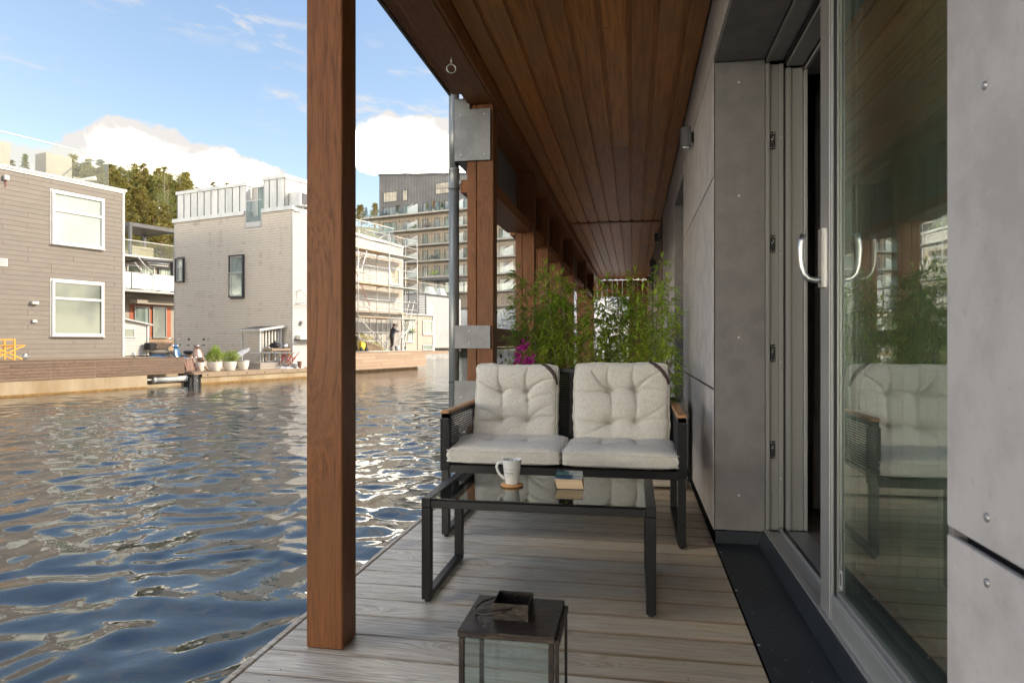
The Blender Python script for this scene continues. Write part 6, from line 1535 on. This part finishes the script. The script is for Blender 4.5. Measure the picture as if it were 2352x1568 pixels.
# ---- the person on the quay: one skinned body
def person(loc_q, height, heading):
    root = thing('person', 'person in dark hooded top and work trousers reaching to the ladder on the quay', 'person', loc_q, 'q', rz=heading, local=True)
    k = height/1.75
    J = dict(pelvis=(0, 0, .93), belly=(.02, 0, 1.08), chest=(.06, 0, 1.27), neck0=(.11, 0, 1.44), neck=(.15, 0, 1.52), head=(.19, .0, 1.62), crown=(.20, 0, 1.70),
             hipl=(0, .10, .90), kneel=(.07, .13, .50), anl=(-.02, .15, .09), toel=(.16, .17, .04), hipr=(0, -.10, .90), kneer=(-.02, -.13, .50), anr=(-.14, -.15, .09), toer=(.04, -.18, .04),
             shl=(.08, .20, 1.39), ell=(.24, .27, 1.20), wrl=(.46, .22, 1.22), shr=(.08, -.20, 1.39), elr=(.27, -.24, 1.24), wrr=(.50, -.16, 1.30))
    R_ = dict(pelvis=.145, belly=.135, chest=.155, neck0=.085, neck=.058, head=.092, crown=.075, hipl=.10, kneel=.066, anl=.046, toel=.036, hipr=.10, kneer=.066, anr=.046, toer=.036,
              shl=.075, ell=.052, wrl=.036, shr=.075, elr=.052, wrr=.036)
    E_ = [('pelvis', 'belly'), ('belly', 'chest'), ('chest', 'neck0'), ('neck0', 'neck'), ('neck', 'head'), ('head', 'crown'), ('pelvis', 'hipl'), ('hipl', 'kneel'), ('kneel', 'anl'), ('anl', 'toel'),
          ('pelvis', 'hipr'), ('hipr', 'kneer'), ('kneer', 'anr'), ('anr', 'toer'), ('chest', 'shl'), ('shl', 'ell'), ('ell', 'wrl'), ('chest', 'shr'), ('shr', 'elr'), ('elr', 'wrr')]
    V = {n: Vector(p)*k for n, p in J.items()}; RR = {n: r*k for n, r in R_.items()}; E2 = list(E_)
    for side, w in (('l', 'wrl'), ('r', 'wrr')):
        d = (V[w]-V['el'+side]).normalized(); pm = V[w]+d*.05*k; V['palm'+side] = pm; RR['palm'+side] = .034*k; E2.append((w, 'palm'+side))
        for f in range(5):
            off = Vector((0, (f-1.5)*.018*k, 0)) if f < 4 else Vector((0, (.04 if side == 'r' else -.04)*k, .02*k))
            L = [.045, .05, .048, .038, .032][f]*k; a = f'f{side}{f}a'; b = f'f{side}{f}b'
            V[a] = pm+off+d*L; V[b] = V[a]+(d*.4+Vector((0, 0, -.9)))*L*.6; RR[a] = .0095*k; RR[b] = .0085*k; E2 += [('palm'+side, a), (a, b)]
    names = list(V); idx = {n: i for i, n in enumerate(names)}
    me = bpy.data.meshes.new('body'); me.from_pydata([V[n] for n in names], [(idx[a], idx[b]) for a, b in E2], [])
    o = bpy.data.objects.new('body', me); COL.objects.link(o); o.parent = root
    md = o.modifiers.new('skin', 'SKIN'); sk = me.skin_vertices[0].data
    for n in names: sk[idx[n]].radius = (RR[n], RR[n])
    sk[idx['pelvis']].use_root = True; sb = o.modifiers.new('sub', 'SUBSURF'); sb.levels = 2; sb.render_levels = 2
    dg = bpy.context.evaluated_depsgraph_get(); m2 = bpy.data.meshes.new_from_object(o.evaluated_get(dg)); o.modifiers.clear(); o.data = m2
    m2.materials.clear()
    for mt in ('skin', 'hood', 'trous', 'rubber'): m2.materials.append(M[mt])
    for p in m2.polygons:
        c = p.center/k; p.use_smooth = True
        fwd = c.x
        if c.z > 1.50: p.material_index = 0
        elif c.z < .10: p.material_index = 3
        elif c.z < .95 and abs(c.y) < .35 and not (fwd > .3): p.material_index = 2
        elif fwd > .45: p.material_index = 0
        else: p.material_index = 1
    hm = MB(); hc = V['head']+Vector((-.012, 0, .028))*k; hm.ball(hc, .104*k, 14, (1.02, .92, .95)); o2 = hm.build('hair', 'hair', root)
    MB().ball(V['neck']+Vector((-.05, 0, -.02))*k, .085*k, 12, (.9, 1.2, .75)).build('hood', 'hood', root)
    MB().ball(V['head']+Vector((.095, 0, -.01))*k, .02*k, 8, (1, .7, 1)).build('nose', 'skin', root)
    MB().ball(V['head']+Vector((.055, 0, -.055))*k, .055*k, 10, (.8, .9, .8)).build('beard', 'hair', root)
    for s_ in (1, -1):
        MB().ball(V['head']+Vector((.01, .088*s_, .0))*k, .024*k, 8, (.7, .4, 1)).build('ear', 'skin', root); MB().ball(V['head']+Vector((.084, .032*s_, .02))*k, .011*k, 6).build('eye', 'ink', root)
person((-23.55, 31.72, .42), 1.60, math.radians(70))

# ---- low beige house and grey house behind it
EN = -36.0
MB_ = struct_root('distant_quay', (EN, 52, 0), 'q'); MB().box(-70, EN+1.3, 42, 57.2, -1.5, .08).build('quay_floor', 'conc_g', MB_)
be = thing('beige_house', 'low beige boarded house with white corner and green curtained windows far along the canal', 'house', (EN, 52, .1), 'q')
MB().box(-44, EN-.03, 46.5, 55.15, .1, 3.42).build('wall_core', 'beige', be)
hw = [(49.41, 51.64, .92, 2.95), (53.19, 54.8, 1.64, 2.98), (53.19, 54.8, .18, .68), (49.41, 50.6, .23, .66)]
MB().box(-44, EN+.0, 49.1, 49.13, .1, 3.4).build('end_face', 'whites', be)
siding(be, 'siding', 'n', EN-.015, 49.3, 54.95, .1, 3.40, .19, 'beige', hw)
MB().box(EN-.03, EN+.06, 49.02, 49.30, .1, 3.40).box(EN-.03, EN+.06, 54.9, 55.2, .1, 3.40).build('corner_board', 'whitep', be); MB().box(-44, EN+.15, 48.6, 55.4, 3.42, 3.52).build('roof_edge', 'whitep', be)
window(be, EN+.01, *hw[0], 'whitep', ['wcurt', 'wred', 'wcurt'], mull=(50.35, 50.9), fw=.10)
window(be, EN+.01, *hw[1], 'whitep', ['wcurt'], fw=.09); window(be, EN+.01, *hw[2], 'whitep', ['wteal'], fw=.07, sill=False); window(be, EN+.01, *hw[3], 'whitep', ['wteal'], fw=.07, sill=False)
MB().box(-44, EN+1.32, 46, 57.4, -.14, .09).build('terrace_edge', 'bulw2', be)
window(be, 49.08, -38.6, -36.3, .3, 2.9, 'whitep', ['wteal'], mull=(-37.5,), face='t', fw=.09, sill=False, name='side_window')
pf = thing('window_plant', 'small green plant in a box on the beige house wall', 'plant', (EN+.2, 51.3, 1.9), 'q', local=True); l_ = MB(); shrub(l_, (0, 0, .1), .28, .14, 200, .08, random.Random(3)); l_.build('foliage', 'leaf_y', pf, kind='stuff', fix=False); MB().box(-.15, .15, -.3, .3, -.12, .0).build('box_body', 'anth', pf)
tr2 = thing('terrace_screen', 'brown slatted screen on the roof terrace of the beige house', 'screen', (EN-.3, 52.5, 3.5), 'q')
for q in range(12): piece('slat', EN-.3, EN-.27, 51.4, 54.2, 3.6+q*.16, 3.6+q*.16+.06, 'anth', tr2, 0)
for t_ in (51.4, 52.8, 54.2): MB().box(EN-.34, EN-.26, t_-.04, t_+.04, 3.53, 5.6).build('post', 'anth', tr2)
MB().box(EN-.1, EN-.08, 54.2, 55.1, 3.53, 4.6).build('glass_pane', 'rglass', tr2)
stt = thing('spiral_stair', 'dark outdoor stair climbing beside a black flue pipe behind the scaffolding', 'stairs', (EN-2, 50.5, 3.5), 'q')
for q in range(15): piece('step', EN-2.2, EN-1.4, 49.6+q*.13, 49.6+q*.13+.28, 3.6+q*.26, 3.6+q*.26+.06, 'anth', stt, 0)
MB().bar((EN-1.4, 49.5, 3.6), (EN-1.4, 51.6, 7.6), .06, .2).build('stringer', 'whitep', stt); MB().tube([(EN-1.5, 51.6, 3.5), (EN-1.5, 51.6, 8.6)], .22, 16).build('flue', 'anth', stt)
gh = thing('grey_house', 'plain light grey house wall behind the beige house', 'house', (-41, 63, 0), 'q')
MB().box(-60, -41.0, 60, 68.5, -.2, 5.95).build('wall_body', 'greywall', gh); MB().box(-60, -40.9, 59.9, 68.6, 5.96, 6.12).build('roof_edge', 'anth', gh)
for z_ in (1.9, 4.0): MB().box(-41.0, -40.99, 60, 68.5, z_, z_+.025).build('panel_joint', 'slab', gh)
ghr = thing('roof_railing', 'glass railing on the light grey house', 'railing', (-41, 64, 6.1), 'q')
for q in range(4): piece('glass_pane', -41.02, -41.0, 60+q*2.1, 62.0+q*2.1, 6.13, 7.2, 'rglass', ghr, 0)
MB().box(-41.05, -40.97, 60, 68.4, 7.2, 7.24).build('handrail', 'galv', ghr)
for q, lab in enumerate(('left white covered chair on the roof of the light grey house', 'right white covered chair on the roof of the light grey house')):
    solo('roof_chair', MB().hexa([(-42.2, 62.6+q*2.2, 6.13), (-41.3, 62.6+q*2.2, 6.13), (-41.3, 63.9+q*2.2, 6.13), (-42.2, 63.9+q*2.2, 6.13), (-42.1, 62.8+q*2.2, 7.0), (-41.6, 62.8+q*2.2, 7.0), (-41.6, 63.7+q*2.2, 7.0), (-42.1, 63.7+q*2.2, 7.0)]), 'whitep', lab, 'chair', (-41.8, 63+q*2.2, 6.13), 'q', 'covered chairs on the far roof', bevel=.08)
pg2 = thing('roof_pergola', 'dark flat roofed pergola on a far roof terrace below the apartment block', 'pergola', (-50, 75.5, 6), 'q')
MB().box(-51, -46.5, 75.2, 79, 9.0, 9.35).build('roof', 'anth', pg2)
for n_, t_ in ((-50.9, 75.3), (-46.6, 75.3), (-50.9, 78.9)): MB().box(n_-.1, n_+.1, t_-.1, t_+.1, 5.5, 8.99).build('post', 'anth', pg2)
for q, (n_, t_, h_, w_, mt, lab) in enumerate(((-37, 84, 5.4, 6, 'greywall', 'pale grey house low beside the downpipe, right of the light grey house'), (-33, 92, 4.2, 6, 'whites', 'far white house low between the posts'))):
    g_ = thing('distant_house', lab, 'house', (n_, t_, 0), 'q'); MB().box(n_-w_, n_, t_, t_+8, -.5, h_).build('wall_body', mt, g_); MB().box(n_-w_-.1, n_+.1, t_-.1, t_+8.1, h_, h_+.2).build('roof_edge', 'anth', g_)
    for a in (1, 3.2, 5.4): window(g_, n_+.005, t_+a, t_+a+1.2, 1.2, 2.6, 'whitep', ['wteal'], fw=.1, sill=False)
    for a in (1, 3.2): window(g_, t_-.005, n_-w_+a, n_-w_+a+1.2, 1.2, 2.6, 'whitep', ['wteal'], fw=.1, face='t', sill=False)

# ---- apartment block
AT = 97.0
ap = thing('apartment_block', 'large apartment block with long balconies and a dark grey timber top floor', 'apartment block', (-60, AT, 3), 'q')
A0, A1 = -74.7, -22.0
FZ = [22.35, 19.62, 17.0, 14.25, 11.58, 8.85]
MB().prism([(A0, 22.4), (A1, 22.4), (A1, 25.0), (A0, 30.1)], 'y', AT+.02, AT+14).build('top_storey', 'aptgrey', ap)
MB().box(A0, A1, AT+.02, AT+14, 6.6, 22.38).build('wall_core', 'aptwood', ap); MB().box(A0, A1, AT+1, AT+14, 0, 6.6).build('base_storey', 'conc_g', ap)
def topz(n_): return 30.1+(n_-A0)/(A1-A0)*(25.0-30.1)
m_ = MB(); m2 = MB(); x = A0
while x < A1-.1:
    m_.box(x, x+.06, AT-.05, AT+.02, 22.65, topz(x+.06)); m2.box(x, x+.06, AT-.05, AT+.02, 6.7, 22.3); x += .31
m_.build('dark_battens', 'aptbat', ap, kind='stuff', fix=False); m2.build('pale_battens', 'aptwbat', ap, kind='stuff', fix=False)
MB().hexa([(A0-.1, AT-.15, topz(A0)), (A1, AT-.15, topz(A1)), (A1, AT+14, topz(A1)), (A0-.1, AT+14, topz(A0)), (A0-.1, AT-.15, topz(A0)+.35), (A1, AT-.15, topz(A1)+.35), (A1, AT+14, topz(A1)+.35), (A0-.1, AT+14, topz(A0)+.35)]).build('roof_edge', 'anth', ap)
window(ap, AT, -73.8, -70.9, 25.3, 27.1, 'anth', ['wcream'], face='t', fw=.09); window(ap, AT, -69.7, -68.7, 25.2, 27.1, 'anth', ['wcream'], face='t', fw=.09)
window(ap, AT, -63.0, -59.4, 25.7, 27.6, 'anth', ['wcream'], transoms=(26.6,), face='t', fw=.09)
FL = ['top balcony', 'second balcony', 'third balcony', 'fourth balcony', 'fifth balcony', 'sixth balcony']
for fi, z in enumerate(FZ):
    s_ = MB().box((A0-2.7 if fi == 0 else A0), A1, AT-1.9, AT+.0, z, z+.24).build('balcony_slab', 'slab', ap, .01)
    q = A0-2.6 if fi == 0 else A0+.1
    if fi == 0: MB().hexa([(A0-2.0, AT-.2, z-.02), (A0, AT-.2, z-1.2), (A0, AT+.1, z-1.2), (A0-2.0, AT+.1, z-.02), (A0-2.0, AT-.2, z-.01), (A0, AT-.2, z-.01), (A0, AT+.1, z-.01), (A0-2.0, AT+.1, z-.01)]).build('slab_bracket', 'slab', ap)
    while q < A1-.3:
        MB().box(q, min(q+2.35, A1), AT-1.86, AT-1.84, z+.26, z+1.22).build('balcony_glass', 'rglass', ap); q += 2.4
    if fi < len(FZ): 
        zb = z+.26; zt = z+2.15
        for (a, b, mu, pn) in ((-73.9, -71.0, (-72.45,), 'wapt'), (-69.7, -68.3, (), 'wapt'), (-65.55, -64.55, (-65.05,), 'wapt'), (-63.2, -62.2, (), 'wapt'), (-61.2, -59.9, (), 'wapt'), (-57.6, -56.4, (), 'wapt'), (-54.2, -53.2, (), 'wapt'), (-50.9, -49.6, (), 'wapt'), (-47.9, -46.8, (), 'wapt'), (-44.5, -43.2, (), 'wapt'), (-40.2, -39.0, (), 'wapt'), (-36, -34.6, (), 'wapt')):
            window(ap, AT, a, b, zb, zt, 'anth', [pn if (fi+int(a)) % 3 else 'wteal'], mull=mu, face='t', fw=.10, sill=False)
        for n_ in (-67.6, -58.6, -49.4, -38.2):
            MB().prism([(AT-.02, z+.26), (AT-1.7, z+.26), (AT-1.6, z+1.35), (AT-.9, z+1.75), (AT-.02, z+2.3)], 'x', n_, n_+.07).build('balcony_divider', 'fence', ap)
            MB().hexa([(n_+.075, AT-1.55, z+.3), (n_+.08, AT-1.55, z+.3), (n_+1.2, AT-.3, z+.3), (n_+1.19, AT-.3, z+.3), (n_+.075, AT-1.55, z+1.2), (n_+.08, AT-1.55, z+1.2), (n_+1.2, AT-.3, z+2.1), (n_+1.19, AT-.3, z+2.1)]).build('privacy_screen', 'fence', ap)
        for n_ in (-70.35, -66.6, -60.0, -51.6): MB().box(n_, n_+.14, AT-.22, AT-.055, z+1.95, z+2.2).build('wall_light', 'anth', ap)
for q in range(12): MB().box(-74+q*4.4, -73.3+q*4.4, AT-.3, AT+.9, 1, 6.5).build('column', 'slab', ap)
def cone_shrub(n_, t_, z_, h_, lab, mat='pine2', r=.35):
    p = thing('balcony_plant', lab, 'plant', (n_, t_, z_), 'q', group='plants on the top balcony', local=True)
    l_ = MB(); r2 = random.Random(int(n_*10)); 
    for k in range(7): f = k/7; shrub(l_, (0, 0, .4+h_*f*.85), r*(1.05-f), h_*.12, 60, .16, r2)
    l_.build('foliage', mat, p, kind='stuff', fix=False); MB().lathe([(0, 0), (.22, 0), (.28, .4), (0, .4)], 12).build('pot', 'slab', p)
cone_shrub(-76.6, AT-1.3, 22.6, 1.8, 'dark cone shaped shrub at the far left end of the top balcony'); cone_shrub(-69.9, AT-1.3, 22.6, 1.6, 'green cone shaped shrub in front of the second window of the top balcony')
cone_shrub(-63.9, AT-1.2, 22.6, 1.3, 'thin shrub left of the pair of pots on the top balcony', 'spring', .25); cone_shrub(-62.6, AT-1.2, 22.6, 1.7, 'tall brownish shrub in the middle of the top balcony', 'autumn', .3)
cone_shrub(-60.9, AT-1.2, 22.6, 1.1, 'small shrub beside the downpipe on the top balcony', 'spring', .3)
for n_, z_, mt, lab in ((-73.0, 22.6, 'anth', 'low dark table on the top balcony'), (-64.2, 19.87, 'chairred', 'brown garden chair set on the second balcony'), (-66.9, 19.87, 'tarp', 'tan armchair on the second balcony'), (-69.0, 14.5, 'anth', 'dark bench on the fourth balcony'), (-62.8, 14.5, 'anth', 'dark parasol stand and chair on the fourth balcony'), (-62.6, 11.83, 'leaf_y', 'green garden chair on the fifth balcony')):
    f_ = thing('balcony_furniture', lab, 'furniture', (n_, AT-1.1, z_), 'q', group='furniture on the balconies')
    MB().box(n_-.6, n_+.6, AT-1.5, AT-.8, z_+.42, z_+.5).box(n_-.6, n_-.1, AT-.9, AT-.82, z_+.5, z_+.95).box(n_+.15, n_+.6, AT-.9, AT-.82, z_+.5, z_+.95).build('seat', mt, f_)
    for a in (-.55, .5): MB().box(n_+a, n_+a+.06, AT-1.45, AT-1.39, z_, z_+.419).build('leg', 'anth', f_)
fe = thing('site_fence', 'white corrugated fence in front of the apartment block base', 'fence', (-45, 94, 0), 'q')
for q in range(34): piece('fence_sheet', -66+q*1.1, -66+q*1.1+1.07, 94, 94.05, .5, 6.0, 'fence', fe)
m_ = MB()
for q in range(340): m_.box(-66+q*.11, -66+q*.11+.04, 93.97, 93.999, .5, 6.0)
m_.build('fence_ribs', 'fence', fe, kind='stuff', fix=False)

# ---- land, hill and wood behind the houses
def hillz(n_, t_):
    q = -.816*n_+.578*t_
    k = max(0, min(1, (q-72)/112)); k = k*k*(3-2*k); s_ = max(0, min(1, (-n_-40)/60)); s_ = s_*s_*(3-2*s_)
    zz = .3+k*31.5*(.25+.75*s_)+2.2*mnoise.noise(Vector((n_*.018, t_*.018, 0)))*k+1.0*mnoise.noise(Vector((n_*.06, t_*.06, 3)))*k
    if q > 190: zz -= (q-190)*.10
    return max(.05, zz)
vs, fs = [], []
ns = [-30-8-8*i for i in range(48)]; ts = [-190+9*i for i in range(74)]
for n_ in ns:
    for t_ in ts: vs.append((n_, t_, hillz(n_, t_)))
for i in range(len(ns)-1):
    for k in range(len(ts)-1): a = i*len(ts)+k; fs.append((a, a+1, a+len(ts)+1, a+len(ts)))
solo('hill', MB().add(vs, fs, True), 'soil', None, None, (0, 0, 0), 'q', kind='structure')
land = MB().box(-420, -43.5, -190, 40, -1, .04).box(-420, -24.2, 72, 520, -1, .03).box(-24.19, 400, 150, 520, -1, .03).box(12, 400, -190, 149.9, -1, .02)
solo('far_shore', land, 'ground', None, None, (0, 0, 0), 'q', kind='structure')

def tree_proto(name, kind, seed):
    r = random.Random(seed); root = bpy.data.objects.new(name, None); BASE[root.name] = (0, 0, 0)
    H = r.uniform(11, 15); tr = MB(); lf = MB(); lx, ly = r.uniform(-.5, .5), r.uniform(-.5, .5)
    def ax(f): return Vector((lx*f+.25*math.sin(f*4+seed), ly*f+.25*math.cos(f*3+seed), H*f))
    tr.tube([ax(k/7) for k in range(8)], [.22*(1-.85*k/7) for k in range(8)], 6)
    def clump(c, R, n_, s_):
        for _ in range(n_):
            p = Vector((r.gauss(0, .5), r.gauss(0, .5), r.gauss(0, .36)))*R; q = c+p; a = r.random()*6.28
            d = Vector((math.cos(a), math.sin(a), r.uniform(-.3, .7))).normalized(); s1 = d.cross(Vector((r.gauss(0, 1), r.gauss(0, 1), 1))).normalized()*s_*.45; d = d*s_*r.uniform(.6, 1.2)
            lf.add([q-s1, q+d*.5-s1*.6, q+d, q+s1], [(0, 1, 2), (0, 2, 3)])
    if kind == 'pine':
        st = r.uniform(.30, .5)
        for k in range(26):
            f = st+(1-st)*(k/25)**.9; c = ax(min(f, .99)); L = (1.05-f)*4.2*r.uniform(.5, 1.1)+.5; a = r.random()*6.28+k*2.4
            e = c+Vector((math.cos(a)*L, math.sin(a)*L, r.uniform(.0, .6))); tr.tube([c, (c+e)/2+Vector((0, 0, .15)), e], [.05, .035, .015], 4, cap=False)
            for g_ in (.55, .8, 1.0): clump(c.lerp(e, g_)+Vector((0, 0, .1)), .78*(.6+L*.14), 20, .40)
        clump(ax(.98), .8, 40, .32)
    elif kind == 'spruce':
        for k in range(34):
            f = .14+.85*k/33; c = ax(f); L = (1.02-f)*3.0*r.uniform(.7, 1.1)+.15
            for b in range(4):
                a = r.random()*6.28; e = c+Vector((math.cos(a)*L, math.sin(a)*L, -L*.25)); clump(c.lerp(e, .75), .42+L*.16, 11, .40)
    else:
        for k in range(30):
            f = r.uniform(.35, .85); c = ax(f); a = r.random()*6.28; L = r.uniform(.8, 3.0); e = c+Vector((math.cos(a)*L, math.sin(a)*L, r.uniform(.8, 2.6))); tr.tube([c, e], [.04, .012], 4, cap=False)
            clump(e, 1.0, 26, .24); clump(c.lerp(e, .6), .8, 12, .22)
    tr.build('trunk', 'bark' if kind != 'birch' else 'birch', None, fix=False); trunk = bpy.context.scene.collection.objects[-1]
    mt = {'pine': 'pine', 'spruce': 'pine2', 'birch': 'spring', 'orange': 'autumn'}[kind]; crown = lf.build('crown', mt, None, kind='stuff', fix=False)
    return trunk, crown
protos = []
for i, kd in enumerate(('pine', 'pine', 'pine', 'pine', 'spruce', 'spruce', 'birch', 'orange')):
    protos.append((kd,)+tree_proto('t', kd if kd != 'orange' else 'orange', 40+i))
LAB = {'pine': ('pine_tree', 'reddish trunked pine tree growing on the wooded hill behind the houses', 'pine trees on the hill'),
       'spruce': ('spruce_tree', 'dark spruce tree growing on the wooded hill behind the houses', 'spruce trees on the hill'),
       'birch': ('spring_tree', 'pale green tree in fresh leaf on the wooded hill', 'fresh green trees on the hill'),
       'orange': ('budding_tree', 'orange brown budding tree rising over the pines on the hill', 'budding trees on the hill')}
first = set()
def put_tree(i, n_, t_, sc_, rz):
    kd, tk, cr_ = protos[i]; nm, lab, grp = LAB[kd]; w = QN*n_+QT*t_
    root = bpy.data.objects.new(nm, None); COL.objects.link(root); root.location = (w.x, w.y, hillz(n_, t_)-.3); root.rotation_euler = (0, 0, rz); root.scale = (sc_, sc_, sc_*rt.uniform(.92, 1.12))
    tag(root, lab, 'tree', grp)
    for src in (tk, cr_):
        if i in first: o = src.copy(); COL.objects.link(o)
        else: o = src
        o.parent = root
    first.add(i)
rt = random.Random(77)
def dirn(vx, q):                      # point on the hill in the direction seen at photo column vx, q metres along the slope axis
    a = (vx-1175.5)/1567; th = math.atan(279.5/1567); X = a*math.cos(th)-math.sin(th); Y = a*math.sin(th)+math.cos(th)
    n_ = X*QN.x+Y*QN.y; t_ = X*QT.x+Y*QT.y; s_ = q/(-.816*n_+.578*t_); return n_*s_, t_*s_
cnt = 0
for q in (112, 119, 126, 133, 140, 147, 154, 161, 168, 175, 182, 188):
    for k in range(64):
        vx = -40+k*15.5+rt.uniform(-7, 7)
        inner = 120 < vx < 440
        if vx > 930 or (not inner and (q < 175 or (k % 2))): continue
        if inner and q < 180 and (k+q) % 4 == 0 and q < 130: continue
        n_, t_ = dirn(vx, q+rt.uniform(-3, 3))
        if n_ > -80 and 84 < t_ < 116: continue
        i = rt.choice((0, 0, 1, 1, 2, 2, 3, 3, 4, 5, 6)); put_tree(i, n_, t_, rt.uniform(.50, .72)*(.85 if vx > 440 else 1), rt.random()*6.28); cnt += 1
for vx, q, s_ in ((320, 184, .95), (352, 186, .85), (300, 186, .75), (372, 182, .62)):
    n_, t_ = dirn(vx, q); put_tree(7, n_, t_, s_, vx)
print('trees', cnt)
